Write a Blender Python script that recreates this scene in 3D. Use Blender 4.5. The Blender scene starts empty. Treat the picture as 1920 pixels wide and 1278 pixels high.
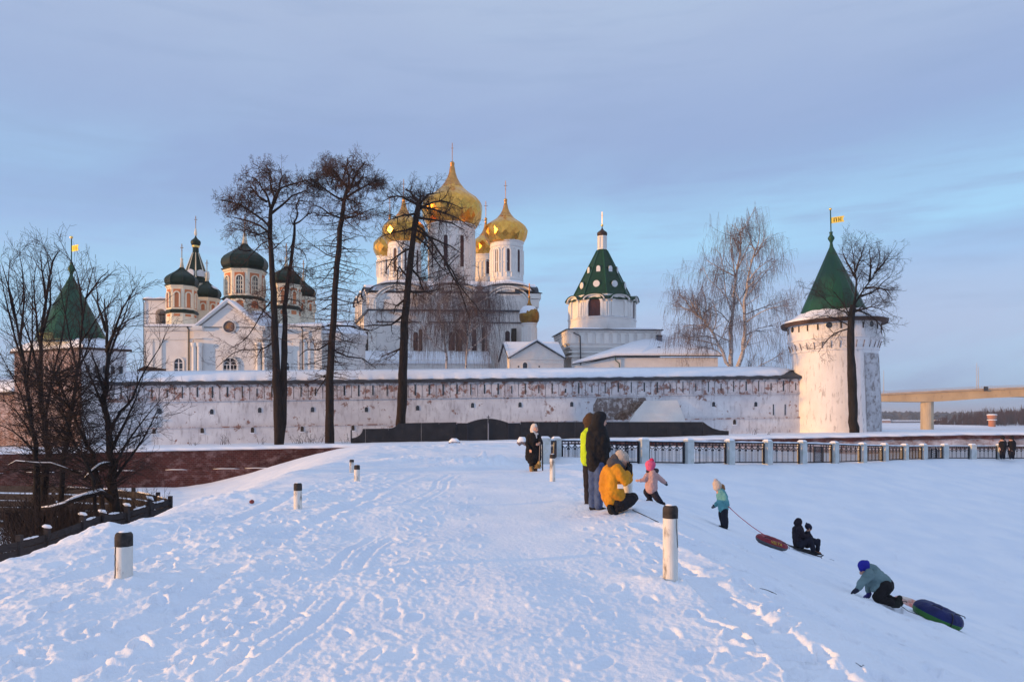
import bpy, math, random
import numpy as np
from mathutils import Vector, Matrix

# ---------------------------------------------------------------- camera, world, sun
F, HZ, CX, CZ = 1440.0, 785.0, 960.0, 1.7
scene = bpy.context.scene
COL = scene.collection
R = math.radians

cam_data = bpy.data.cameras.new('camera')
cam = bpy.data.objects.new('camera', cam_data)
COL.objects.link(cam)
cam.location = (0, 0, CZ)
cam.rotation_euler = (R(90), 0, 0)
cam_data.sensor_width = 36.0
cam_data.lens = 36.0 * F / 1920.0
cam_data.shift_y = (HZ - 639.0) / 1920.0
cam_data.clip_start = 0.05
cam_data.clip_end = 9000.0
scene.camera = cam

SUN_AZ, SUN_EL = 73.0, 5.5            # degrees left of straight-behind the camera, height
SDIR = Vector((-math.sin(R(SUN_AZ)) * math.cos(R(SUN_EL)), -math.cos(R(SUN_AZ)) * math.cos(R(SUN_EL)), math.sin(R(SUN_EL))))
sl = bpy.data.lights.new('sun', 'SUN')
sl.energy = 4.6
sl.angle = R(0.6)
sl.color = (1.0, 0.50, 0.12)
sun = bpy.data.objects.new('sun', sl)
COL.objects.link(sun)
sun.rotation_euler = SDIR.to_track_quat('Z', 'Y').to_euler()
sun.location = (-60, -30, 60)

scene.view_settings.view_transform = 'Standard'
scene.view_settings.look = 'None'
scene.view_settings.exposure = 0.0
scene.view_settings.gamma = 1.0
scene.cycles.max_bounces = 5
scene.cycles.diffuse_bounces = 3
scene.cycles.glossy_bounces = 3
scene.cycles.transmission_bounces = 2
scene.cycles.transparent_max_bounces = 4
scene.cycles.use_denoising = True

def srgb(r, g, b):
    def f(c):
        c /= 255.0
        return c / 12.92 if c <= 0.04045 else ((c + 0.055) / 1.055) ** 2.4
    return (f(r), f(g), f(b), 1.0)

def build_world():
    w = bpy.data.worlds.new('World')
    scene.world = w
    w.use_nodes = True
    nt = w.node_tree
    N, L = nt.nodes, nt.links
    N.clear()
    def math_(op, a, b=None):
        n = N.new('ShaderNodeMath'); n.operation = op
        for i, v in enumerate((a, b)):
            if v is None: continue
            if isinstance(v, (int, float)): n.inputs[i].default_value = v
            else: L.new(v, n.inputs[i])
        return n.outputs[0]
    out = N.new('ShaderNodeOutputWorld')
    sky = N.new('ShaderNodeTexSky')
    sky.sky_type = 'NISHITA'
    sky.sun_disc = False
    sky.sun_elevation = R(SUN_EL)
    sky.sun_rotation = math.atan2(SDIR.x, SDIR.y)
    sky.air_density = 1.0; sky.dust_density = 0.6; sky.ozone_density = 2.5
    bg1 = N.new('ShaderNodeBackground'); bg1.inputs[1].default_value = 0.12
    L.new(sky.outputs[0], bg1.inputs[0])
    tc = N.new('ShaderNodeTexCoord')
    sep = N.new('ShaderNodeSeparateXYZ'); L.new(tc.outputs['Generated'], sep.inputs[0])
    z = sep.outputs[2]
    hl = math_('SQRT', math_('ADD', math_('MULTIPLY', sep.outputs[0], sep.outputs[0]), math_('MULTIPLY', sep.outputs[1], sep.outputs[1])))
    el = math_('DIVIDE', z, math_('MAXIMUM', hl, 0.05))         # tangent of elevation
    az = math_('ARCTAN2', sep.outputs[0], sep.outputs[1])
    # streaky cloud noise: compress the azimuth
    comb = N.new('ShaderNodeCombineXYZ')
    L.new(math_('MULTIPLY', az, 1.5), comb.inputs[0])
    L.new(math_('ADD', math_('MULTIPLY', el, 4.6), math_('MULTIPLY', az, -0.9)), comb.inputs[1])
    n1 = N.new('ShaderNodeTexNoise'); n1.inputs['Scale'].default_value = 1.25; n1.inputs['Detail'].default_value = 5.0
    n1.inputs['Roughness'].default_value = 0.52; n1.inputs['Distortion'].default_value = 0.25
    L.new(comb.outputs[0], n1.inputs['Vector'])
    comb2 = N.new('ShaderNodeCombineXYZ')
    L.new(math_('MULTIPLY', az, 3.0), comb2.inputs[0])
    L.new(math_('MULTIPLY', el, 22.0), comb2.inputs[1])
    n2 = N.new('ShaderNodeTexNoise'); n2.inputs['Scale'].default_value = 1.6; n2.inputs['Detail'].default_value = 6.0
    n2.inputs['Roughness'].default_value = 0.55
    L.new(comb2.outputs[0], n2.inputs['Vector'])
    # elevation ramp of the cloud sheet
    ramp = N.new('ShaderNodeValToRGB')
    cr = ramp.color_ramp
    cr.interpolation = 'B_SPLINE'
    stops = [(0.0, (140, 170, 214)), (0.05, (158, 184, 224)), (0.10, (180, 194, 226)), (0.15, (170, 196, 232)), (0.20, (160, 192, 234)),
             (0.26, (150, 175, 218)), (0.36, (150, 172, 214)), (0.55, (178, 194, 222)), (1.0, (176, 190, 216))]
    cr.elements[0].position = 0.0; cr.elements[0].color = srgb(*stops[0][1])
    cr.elements[1].position = 1.0; cr.elements[1].color = srgb(*stops[-1][1])
    for p, c in stops[1:-1]:
        e = cr.elements.new(p); e.color = srgb(*c)
    wob = math_('MULTIPLY', math_('SUBTRACT', n1.outputs[0], 0.5), 0.22)
    L.new(math_('ADD', math_('MAXIMUM', el, 0.0), wob), ramp.inputs[0])
    # violet-grey cloud against paler blue gaps
    mx = N.new('ShaderNodeMix'); mx.data_type = 'RGBA'; mx.blend_type = 'MIX'
    r2 = N.new('ShaderNodeValToRGB'); r2.color_ramp.elements[0].position = 0.47; r2.color_ramp.elements[1].position = 0.62
    L.new(n1.outputs[0], r2.inputs[0])
    gap = math_('MULTIPLY', r2.outputs[0], 0.50)
    dd = math_('DIVIDE', math_('SUBTRACT', el, math_('ADD', math_('MULTIPLY', az, .13), math_('ADD', .215, math_('MULTIPLY', math_('SUBTRACT', n2.outputs[0], .5), .16)))), .055)
    band = math_('MULTIPLY', math_('EXPONENT', math_('MULTIPLY', math_('MULTIPLY', dd, dd), -1.0)), .75)
    gap = math_('MINIMUM', math_('ADD', gap, band), .95)
    lowmask = N.new('ShaderNodeMapRange'); lowmask.inputs[1].default_value = 0.40; lowmask.inputs[2].default_value = 0.22
    L.new(el, lowmask.inputs[0])
    L.new(math_('MULTIPLY', gap, math_('ADD', lowmask.outputs[0], 0.12)), mx.inputs[0])
    L.new(ramp.outputs[0], mx.inputs[6]); mx.inputs[7].default_value = srgb(166, 212, 246)
    mx2 = N.new('ShaderNodeMix'); mx2.data_type = 'RGBA'
    r3 = N.new('ShaderNodeValToRGB'); r3.color_ramp.elements[0].position = 0.50; r3.color_ramp.elements[1].position = 0.68
    L.new(n2.outputs[0], r3.inputs[0])
    L.new(math_('MULTIPLY', r3.outputs[0], 0.26), mx2.inputs[0])
    L.new(mx.outputs[2], mx2.inputs[6]); mx2.inputs[7].default_value = srgb(146, 168, 206)
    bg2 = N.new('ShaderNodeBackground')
    # brightness added to unseen sky overhead and behind the camera, to lift the snow
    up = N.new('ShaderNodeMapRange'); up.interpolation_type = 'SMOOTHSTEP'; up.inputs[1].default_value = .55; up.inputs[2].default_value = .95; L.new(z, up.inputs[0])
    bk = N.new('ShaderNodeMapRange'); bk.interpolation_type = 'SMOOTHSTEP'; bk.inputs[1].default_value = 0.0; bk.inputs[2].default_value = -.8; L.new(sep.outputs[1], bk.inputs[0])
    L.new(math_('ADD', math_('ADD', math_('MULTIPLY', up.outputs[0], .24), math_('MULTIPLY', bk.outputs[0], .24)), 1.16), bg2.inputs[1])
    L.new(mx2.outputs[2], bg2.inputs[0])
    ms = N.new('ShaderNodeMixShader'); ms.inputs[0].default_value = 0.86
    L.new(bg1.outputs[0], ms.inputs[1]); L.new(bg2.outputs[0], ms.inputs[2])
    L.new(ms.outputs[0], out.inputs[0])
build_world()

# ---------------------------------------------------------------- helpers
def P(px, py, Y):
    return Vector(((px - CX) * Y / F, Y, CZ + (HZ - py) * Y / F))
def PX(px, Y): return (px - CX) * Y / F
def PZ(py, Y): return CZ + (HZ - py) * Y / F

def tag(o, label=None, cat=None, group=None, kind=None):
    if label: o['label'] = label
    if cat: o['category'] = cat
    if group: o['group'] = group
    if kind: o['kind'] = kind
    return o

def thing(name, label, cat, loc=(0, 0, 0), group=None):
    o = bpy.data.objects.new(name, None)
    COL.objects.link(o)
    o.location = loc
    o.empty_display_size = 0.2
    return tag(o, label, cat, group)

def wloc(o):
    v = Vector((0, 0, 0))
    while o is not None:
        v += Vector(o.location); o = o.parent
    return v

def link_mesh(name, me, mat, parent=None, loc=None, smooth=False):
    o = bpy.data.objects.new(name, me)
    COL.objects.link(o)
    if mat: me.materials.append(mat)
    if parent is not None:
        o.parent = parent
    elif loc is not None:
        o.location = loc
    if smooth:
        me.polygons.foreach_set('use_smooth', np.ones(len(me.polygons), dtype=bool))
    return o

class MB:
    def __init__(s): s.v = []; s.f = []
    def add(s, vs, fs):
        o = len(s.v)
        s.v.extend([tuple(v) for v in vs])
        s.f.extend([[i + o for i in f] for f in fs])
        return s
    def box(s, x0, x1, y0, y1, z0, z1):
        return s.add([(x0,y0,z0),(x1,y0,z0),(x1,y1,z0),(x0,y1,z0),(x0,y0,z1),(x1,y0,z1),(x1,y1,z1),(x0,y1,z1)],
                     [(0,3,2,1),(4,5,6,7),(0,1,5,4),(1,2,6,5),(2,3,7,6),(3,0,4,7)])
    def prism(s, pts, z0, z1, scale_top=1.0):
        n = len(pts)
        cx = sum(p[0] for p in pts)/n; cy = sum(p[1] for p in pts)/n
        top = [(cx+(p[0]-cx)*scale_top, cy+(p[1]-cy)*scale_top, z1) for p in pts]
        vs = [(p[0], p[1], z0) for p in pts] + top
        fs = [tuple(range(n-1,-1,-1)), tuple(range(n,2*n))] + [(i,(i+1)%n,(i+1)%n+n,i+n) for i in range(n)]
        return s.add(vs, fs)
    def extrude(s, pts, vec):
        n = len(pts); vec = Vector(vec)
        vs = [tuple(p) for p in pts] + [tuple(Vector(p)+vec) for p in pts]
        fs = [tuple(range(n-1,-1,-1)), tuple(range(n,2*n))] + [(i,(i+1)%n,(i+1)%n+n,i+n) for i in range(n)]
        return s.add(vs, fs)
    def lathe(s, cx, cy, prof, n=24, phase=0.0, cap=True, a0=0.0, a1=2*math.pi):
        full = abs(a1-a0-2*math.pi) < 1e-6
        m = n if full else n+1
        vs = []
        for (r, z) in prof:
            for i in range(m):
                a = a0+(a1-a0)*i/n+phase
                vs.append((cx+r*math.cos(a), cy+r*math.sin(a), z))
        fs = []
        for k in range(len(prof)-1):
            for i in range(n):
                j = (i+1) % m
                fs.append((k*m+i, k*m+j, (k+1)*m+j, (k+1)*m+i))
        if cap and full:
            fs.append(tuple(range(n-1,-1,-1)))
            b = (len(prof)-1)*m
            fs.append(tuple(range(b, b+n)))
        return s.add(vs, fs)
    def tube(s, pts, rads, n=8, cap=True):
        pts = [Vector(p) for p in pts]
        if isinstance(rads, (int, float)): rads = [rads]*len(pts)
        vs = []; prev = None
        for k, p in enumerate(pts):
            if k == 0: t = pts[1]-p
            elif k == len(pts)-1: t = p-pts[k-1]
            else: t = pts[k+1]-pts[k-1]
            if t.length < 1e-9: t = Vector((0,0,1))
            t.normalize()
            if prev is None:
                a = Vector((1,0,0)) if abs(t.x) < 0.8 else Vector((0,1,0))
                u = t.cross(a).normalized()
            else:
                u = (prev - t*prev.dot(t))
                u = u.normalized() if u.length > 1e-6 else t.orthogonal().normalized()
            prev = u
            w = t.cross(u)
            for i in range(n):
                a = 2*math.pi*i/n
                vs.append(p + (u*math.cos(a)+w*math.sin(a))*rads[k])
        fs = []
        for k in range(len(pts)-1):
            for i in range(n):
                j = (i+1) % n
                fs.append((k*n+i, k*n+j, (k+1)*n+j, (k+1)*n+i))
        if cap:
            fs.append(tuple(range(n-1,-1,-1))); b = (len(pts)-1)*n
            fs.append(tuple(range(b, b+n)))
        return s.add(vs, fs)
    def ball(s, c, r, n=12, m=8, sz=1.0):
        prof = [(max(r*math.sin(math.pi*k/m), 1e-4), c[2]-r*sz*math.cos(math.pi*k/m)) for k in range(m+1)]
        return s.lathe(c[0], c[1], prof, n, cap=False)
    def bar(s, a, b, w, d=None):
        """square bar between two points"""
        return s.tube([a, b], w*0.7071, 4) if d is None else s.tube([a, b], w*0.7071, 4)
    def build(s, name, mat, parent=None, smooth=False, loc=None, bevel=0):
        off = wloc(parent) if parent is not None else (Vector(loc) if loc is not None else Vector((0,0,0)))
        me = bpy.data.meshes.new(name)
        me.from_pydata([(v[0]-off.x, v[1]-off.y, v[2]-off.z) for v in s.v], [], s.f)
        me.update()
        o = link_mesh(name, me, mat, parent, loc, smooth)
        if bevel:
            md = o.modifiers.new('bevel', 'BEVEL'); md.width = bevel; md.segments = 2; md.limit_method = 'ANGLE'
        return o

class Facade:
    """a vertical plane through plan points A and B, seen from the camera side"""
    def __init__(s, A, B):
        s.A = Vector((A[0], A[1])); s.B = Vector((B[0], B[1]))
        s.u = (s.B-s.A).normalized(); s.L = (s.B-s.A).length
        n = Vector((s.u.y, -s.u.x))
        if n.dot(-s.A) < 0: n = -n
        s.n = n
    def s_at(s, px):
        k = (px-CX)/F
        return (k*s.A.y - s.A.x)/(s.u.x - k*s.u.y)
    def at(s, px, py):
        t = s.s_at(px); Y = s.A.y + t*s.u.y
        return t, CZ+(HZ-py)*Y/F
    def pt(s, t, z, d=0.0):
        q = s.A + s.u*t + s.n*d
        return Vector((q.x, q.y, z))
    def poly(s, mb, pts, d0, d1):
        a = [s.pt(t, z, d0) for t, z in pts]
        mb.extrude(a, Vector((s.n.x, s.n.y, 0))*(d1-d0)); return mb
    def rect(s, mb, t0, t1, z0, z1, d0, d1):
        return s.poly(mb, [(t0,z0),(t1,z0),(t1,z1),(t0,z1)], d0, d1)
    def arch_pts(s, t0, t1, z0, z1, rise=None, n=10):
        r = (t1-t0)/2; c = (t0+t1)/2
        if rise is None: rise = r
        zs = z1-rise
        return [(t0,z0),(t1,z0)] + [(c+r*math.cos(math.pi*i/n), zs+rise*math.sin(math.pi*i/n)) for i in range(n+1)]
    def arch(s, mb, t0, t1, z0, z1, d0, d1, rise=None, n=10):
        return s.poly(mb, s.arch_pts(t0,t1,z0,z1,rise,n), d0, d1)
    def arch_ring(s, mb, t0, t1, z0, z1, w, d0, d1, rise=None, n=12, legs=True):
        r = (t1-t0)/2; c = (t0+t1)/2
        if rise is None: rise = r
        zs = z1-rise
        outer = [(c+(r+w)*math.cos(math.pi*i/n), zs+(rise+w)*math.sin(math.pi*i/n)) for i in range(n+1)]
        inner = [(c+r*math.cos(math.pi*i/n), zs+rise*math.sin(math.pi*i/n)) for i in range(n+1)]
        if legs:
            outer = [(t1+w,z0)]+outer+[(t0-w,z0)]; inner = [(t1,z0)]+inner+[(t0,z0)]
        for i in range(len(outer)-1):
            s.poly(mb, [inner[i], outer[i], outer[i+1], inner[i+1]], d0, d1)
        return mb

# ---------------------------------------------------------------- noise
def _hash(ix, iy, seed):
    h = (ix.astype(np.int64)*374761393 + iy.astype(np.int64)*668265263 + seed*1274126177) & 0xffffffff
    h = ((h ^ (h >> 13))*1274126177) & 0xffffffff
    h = (h ^ (h >> 16)) & 0xffffffff
    return h/4294967295.0
def vnoise(x, y, seed=0):
    ix = np.floor(x); iy = np.floor(y); fx = x-ix; fy = y-iy
    fx = fx*fx*fx*(fx*(fx*6-15)+10); fy = fy*fy*fy*(fy*(fy*6-15)+10)
    a = _hash(ix,iy,seed); b = _hash(ix+1,iy,seed); c = _hash(ix,iy+1,seed); d = _hash(ix+1,iy+1,seed)
    return (a*(1-fx)+b*fx)*(1-fy)+(c*(1-fx)+d*fx)*fy
def fbm(x, y, seed=0, oct=4, gain=0.5):
    t = 0; a = 1.0; s = 0; c, sn = 0.8, 0.6
    for k in range(oct):
        t = t + a*(vnoise(x, y, seed+k*17)-0.5); s += a*0.5
        x, y = (c*x-sn*y)*2.03+3.1, (sn*x+c*y)*2.03+7.7
        a *= gain
    return t/s
def cells(x, y, seed=0):
    """distance to nearest jittered point, and a random value of that point"""
    ix = np.floor(x); iy = np.floor(y)
    best = np.full(x.shape, 9.0); val = np.zeros(x.shape)
    for dx in (-1,0,1):
        for dy in (-1,0,1):
            jx = ix+dx; jy = iy+dy
            qx = jx+_hash(jx,jy,seed); qy = jy+_hash(jx,jy,seed+5)
            d = np.sqrt((qx-x)**2+(qy-y)**2); m = d < best
            best = np.where(m, d, best); val = np.where(m, _hash(jx,jy,seed+9), val)
    return best, val
def sstep(a, b, x):
    t = np.clip((x-a)/(b-a), 0, 1); return t*t*(3-2*t)

# ---------------------------------------------------------------- terrain height
FENCE_PX = [1022, 1043, 1125, 1207, 1291, 1368, 1439, 1504, 1564, 1617, 1658, 1696, 1731, 1771, 1823, 1875, 1930]
FENCE_Y  = [31.5, 35.0, 35.5, 36.0, 36.8, 38.0, 39.3, 40.8, 42.5, 44.3, 46.0, 47.8, 49.5, 50.5, 51.0, 51.3, 51.5]
FENCE_TOP = [822, 822, 823, 824, 825, 826, 827, 828, 830, 832, 833, 834, 834, 834, 834, 834, 834]
FENCE_BOT = [884, 867, 868, 869, 870, 869, 869, 869, 868, 866, 864, 862, 861, 860, 860, 860, 860]
FX = np.array([PX(p, y) for p, y in zip(FENCE_PX, FENCE_Y)])
FY = np.array(FENCE_Y)
FZB = np.array([PZ(b, y) for b, y in zip(FENCE_BOT, FENCE_Y)])
FZT = np.array([PZ(b, y) for b, y in zip(FENCE_TOP, FENCE_Y)])
def zt(X): return np.clip(-0.94+(X+39.0)*(1.14/70.0), -1.4, 0.35)          # terrace level
def yb(X): return np.clip(60.0+(X+44.0)*(10.0/94.0), 58.0, 72.0)            # retaining wall line
def height(X, Y, detail=True):
    X = np.asarray(X, float); Y = np.asarray(Y, float)
    top = np.interp(Y, [0,20,30,40,50,56,70,90], [0,0.0,-0.12,-0.02,0.08,-0.08,-0.6,-0.6])
    eL = np.interp(Y, [0,8,14,24,40,55,66,75], [-6.6,-6.4,-6.3,-6.9,-7.8,-9.3,-11.5,-12.0])
    wL = np.interp(Y, [0,14,25,45,70], [4.5,4.5,6,11,19])
    lL = np.interp(Y, [0,20,30,50,66], [-2.3,-2.5,-2.9,-3.5,-3.9])
    eL = eL + 0.35*fbm(X*0+3.3, Y*0.25, 61, 3)
    tl = np.clip((eL-X)/wL, 0, 1); tl = tl*tl*(3-2*tl)*0.75+tl*0.25
    left = top+(lL-top)*tl
    left = left - 0.10*np.clip((-4.2-X)/2.2, 0, 1)*np.clip((30-Y)/20, 0, 1)
    eR = np.interp(Y, [0,8,14,18,24,28,34,50], [1.95,1.95,2.25,2.2,2.36,2.5,2.6,4.0])
    soft = 0.5
    dx = X-eR
    hill = -0.38*np.where(dx > 0, np.sqrt(dx*dx+soft*soft)-soft, 0)
    hill = np.maximum(hill, -30)
    fy = np.interp(X, FX, FY); fzb = np.interp(X, FX, FZB)
    d = fy-Y
    bank = fzb-0.17*np.maximum(d-0.4, 0)
    bank = np.where(X < 2.2, -20, bank)
    def smax(a, b, k=0.5):
        h = np.clip(0.5+0.5*(a-b)/k, 0, 1); return b*(1-h)+a*h+k*h*(1-h)
    flo = -4.3+0*X
    right = smax(smax(hill+top*np.clip((36-Y)/8, 0, 1), flo, 0.8), bank, 0.6)
    zb = np.interp(X, [5,12,20,30,38,60], [-.5,-.62,-.90,-1.5,-1.05,-1.0])
    behind = fzb+(zb-fzb)*np.clip((Y-fy)/(69-fy), 0, 1)
    right = np.where(Y > fy, behind, right)
    wr = sstep(0.0, 2.2, X-eR+0.6)
    wr = np.where(Y > 34, sstep(1.0, 9.0, X-1.0+0*(Y)), wr)
    blend = sstep(32, 38, Y)
    w1 = sstep(0.0, 2.2, X-eR+0.6); w2 = sstep(1.5, 7.0, X)
    wr = w1*(1-blend)+w2*blend
    z = left*(1-wr)+right*wr
    # terrace behind the brick retaining wall
    t = np.clip((Y-yb(X)-0.45)/0.5, 0, 1)
    tz = zt(X)
    z = z*(1-t)+np.where(t > 0, np.maximum(tz, np.where(np.abs(X) < 16, np.minimum(z, tz+0.0), -99)), z)*t
    # river bank beyond the terrace
    rb = sstep(0, 40, Y-np.interp(X, [-200,-60,40,48,60,120,400], [150,150,150,96,84,70,60]))
    z = z*(1-rb)+(-9.0)*rb
    far = sstep(1380, 1500, np.sqrt(X*X+Y*Y)); z = z*(1-far)+(-2.0)*far
    if detail:
        r = np.sqrt(X*X+Y*Y)
        near = np.clip((70-r)/40, 0, 1)
        fade = np.clip((26-r)/20, 0, 1)
        land = np.clip((120-r)/50, 0, 1)
        pw = np.exp(-((X-0.35+.02*Y)/1.25)**4)*np.clip((60-Y)/20, 0, 1)              # the trodden middle
        slope_r = sstep(2.0, 4.5, X)
        rough = (1-0.72*pw)*(1-0.62*slope_r)
        road = np.exp(-((X+0.9)/2.3)**4)
        n = 0.085*fbm(X*0.42, Y*0.34, 1, 3)*land
        n = n + 0.050*fbm(X*1.1, Y*0.8, 21, 3, 0.5)*near*(1-.75*road)*(1-.7*slope_r)
        patch = sstep(-0.30, 0.30, fbm(X*0.55, Y*0.35, 77, 3))
        # crumbly trodden crust: sharp little ridges, finest on the road
        def ridge(fx, fy, sd, k=3):
            return 1-2*np.abs(fbm(X*fx, Y*fy, sd, k, .55))
        crust = (0.55+0.9*patch)*(1-.80*slope_r)
        n = n + 0.010*(ridge(3.4, 2.6, 41)-.6)*near*crust*(.45+.55*road)*(1-.72*pw)
        n = n + 0.0095*(ridge(9.5, 7.0, 44)-.6)*fade*crust*(1-.68*pw)
        n = n + 0.0075*fbm(X*26.0, Y*19.0, 55, 2, 0.6)*fade*(1-0.6*slope_r)*(1-.5*pw)
        # foot prints: oval dents with a thrown-up rim
        d1, v1 = cells(X*2.6, Y*1.9, 3)
        fp = -sstep(0.36, 0.12, d1)+0.5*np.exp(-((d1-0.42)/0.09)**2)
        m1 = sstep(-0.15, 0.3, fbm(X*0.30+9, Y*0.13, 91, 2))*(1-0.85*slope_r)*(1-.7*pw)
        leftb = sstep(-2.4, -3.6, X)
        n = n + (0.008+0.022*leftb)*fp*(v1 > 0.5)*m1*near
        # kicked-up lumps
        d2, v2 = cells(X*4.6, Y*3.8, 13)
        n = n + 0.024*np.power(sstep(0.36, 0.0, d2), 1.3)*(v2 > 0.70)*near*(0.2+1.0*sstep(.0, .35, fbm(X*.8, Y*.4, 17, 2)))*(1-0.85*slope_r)*(1-.5*pw)
        d3, v3 = cells(X*10.5, Y*8.5, 23)
        n = n + 0.011*np.power(sstep(0.4, 0.0, d3), 1.2)*(v3 > 0.62)*fade*patch*(1-0.7*slope_r)
        # faint wind and boot texture on the hill
        n = n + 0.022*fbm(X*2.6, Y*2.0, 63, 4, .65)*slope_r*near+0.010*fp*(v1 > .6)*slope_r*near
        # ski and sledge tracks that run up the road
        for tx, w, dep, sd in ((-2.12, .045, .032, 1), (-1.84, .045, .032, 1), (-3.25, .11, .05, 2), (-4.75, .12, .055, 4)):
            c = tx+0.30*fbm(Y*0.17+sd*5.0, Y*0+sd, 7, 2)+np.interp(Y, [5,30], [0,.3])
            q = (X-c)/w
            n = n + (-dep*.7*np.exp(-q*q)+dep*0.3*np.exp(-((np.abs(q)-2.1)/0.8)**2))*np.clip((26-Y)/8, 0, 1)*sstep(0.35, 0.62, 0.5+0.5*fbm(Y*0.5+sd, Y*0+2.0*sd, 8, 2)+0.12)
        # sledge runs down the right-hand hill
        cr_ = X*0.25+Y
        n = n - 0.045*slope_r*sstep(0.15, 0.45, fbm(cr_*1.3, X*0.07, 31, 3))*np.clip((40-Y)/10, 0, 1)
        n = n + 0.06*fbm(X*.9, Y*.7, 66, 4, .6)*slope_r*near+0.012*(ridge(6.5, 5.0, 46)-.6)*slope_r*fade*patch
        # ploughed heaps at the head of the road
        for hx, hy, hr, hh in ((-1.75, 30.5, 1.0, .26), (-0.8, 31.3, .8, .24), (-2.9, 31.5, 1.1, .16), (-4.4, 33, 1.3, .12), (.3, 33.5, 1.2, .1), (-3.0, 47, 2.2, .14), (-5.8, 44, 2.0, .1),
                               (1.45, 7.9, .35, .05), (-4.0, 8.1, .4, .06), (2.08, 13.7, .4, .06), (-6.6, 12, 1.2, .12), (-6.4, 17, 1.2, .12)):
            q = ((X-hx)/hr)**2+((Y-hy)/hr)**2
            n = n + hh*np.exp(-q)*(1+0.9*fbm(X*3.5, Y*3.5, 71, 3))
        z = z+n
    return z
def hit(px, py, y0=4.0, y1=70.0):
    Y = np.linspace(y0, y1, 5000); h = height(PX(px, Y), Y)
    return float(Y[int(np.argmax(PZ(py, Y) < h))])
def H(x, y): return float(height(np.array([x]), np.array([y]))[0])
# ---------------------------------------------------------------- materials
def mat(name, c1, c2=None, scale=3.0, rough=0.8, metal=0.0, bump=0.0, bscale=None, detail=5.0, lo=0.35, hi=0.65, spec=0.3,
        stretch=(1,1,1), c3=None, s3=8.0, lo3=0.6, hi3=0.7, bdist=0.02, coat=0.0, mode='pos'):
    m = bpy.data.materials.new(name); m.use_nodes = True
    nt = m.node_tree; N, L = nt.nodes, nt.links
    b = N['Principled BSDF']
    b.inputs['Roughness'].default_value = rough
    b.inputs['Metallic'].default_value = metal
    b.inputs['Specular IOR Level'].default_value = spec
    if coat: b.inputs['Coat Weight'].default_value = coat
    c1 = tuple(c1)+(1,) if len(c1) == 3 else c1
    b.inputs['Base Color'].default_value = c1
    if mode == 'pos':
        g = N.new('ShaderNodeNewGeometry'); src = g.outputs['Position']
    else:
        g = N.new('ShaderNodeTexCoord'); src = g.outputs['Object']
    mp = N.new('ShaderNodeMapping'); mp.inputs['Scale'].default_value = stretch
    L.new(src, mp.inputs[0])
    def noise(sc, det=detail, ro=0.6):
        n = N.new('ShaderNodeTexNoise'); n.inputs['Scale'].default_value = sc; n.inputs['Detail'].default_value = det
        n.inputs['Roughness'].default_value = ro
        L.new(mp.outputs[0], n.inputs['Vector']); return n
    cur = None
    if c2 is not None:
        c2 = tuple(c2)+(1,) if len(c2) == 3 else c2
        n = noise(scale)
        r = N.new('ShaderNodeValToRGB'); e = r.color_ramp.elements
        e[0].position = lo; e[1].position = hi; e[0].color = c1; e[1].color = c2
        L.new(n.outputs[0], r.inputs[0]); cur = r.outputs[0]
    if c3 is not None:
        c3 = tuple(c3)+(1,) if len(c3) == 3 else c3
        n = noise(s3, 6.0, 0.65)
        r = N.new('ShaderNodeMapRange'); r.inputs[1].default_value = lo3; r.inputs[2].default_value = hi3
        L.new(n.outputs[0], r.inputs[0])
        mx = N.new('ShaderNodeMix'); mx.data_type = 'RGBA'
        L.new(r.outputs[0], mx.inputs[0])
        if cur is not None: L.new(cur, mx.inputs[6])
        else: mx.inputs[6].default_value = c1
        mx.inputs[7].default_value = c3; cur = mx.outputs[2]
    if cur is not None: L.new(cur, b.inputs['Base Color'])
    if bump:
        n = noise(bscale or scale*4, 6.0)
        bp = N.new('ShaderNodeBump'); bp.inputs['Strength'].default_value = bump; bp.inputs['Distance'].default_value = bdist
        L.new(n.outputs[0], bp.inputs['Height']); L.new(bp.outputs[0], b.inputs['Normal'])
    return m

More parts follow.
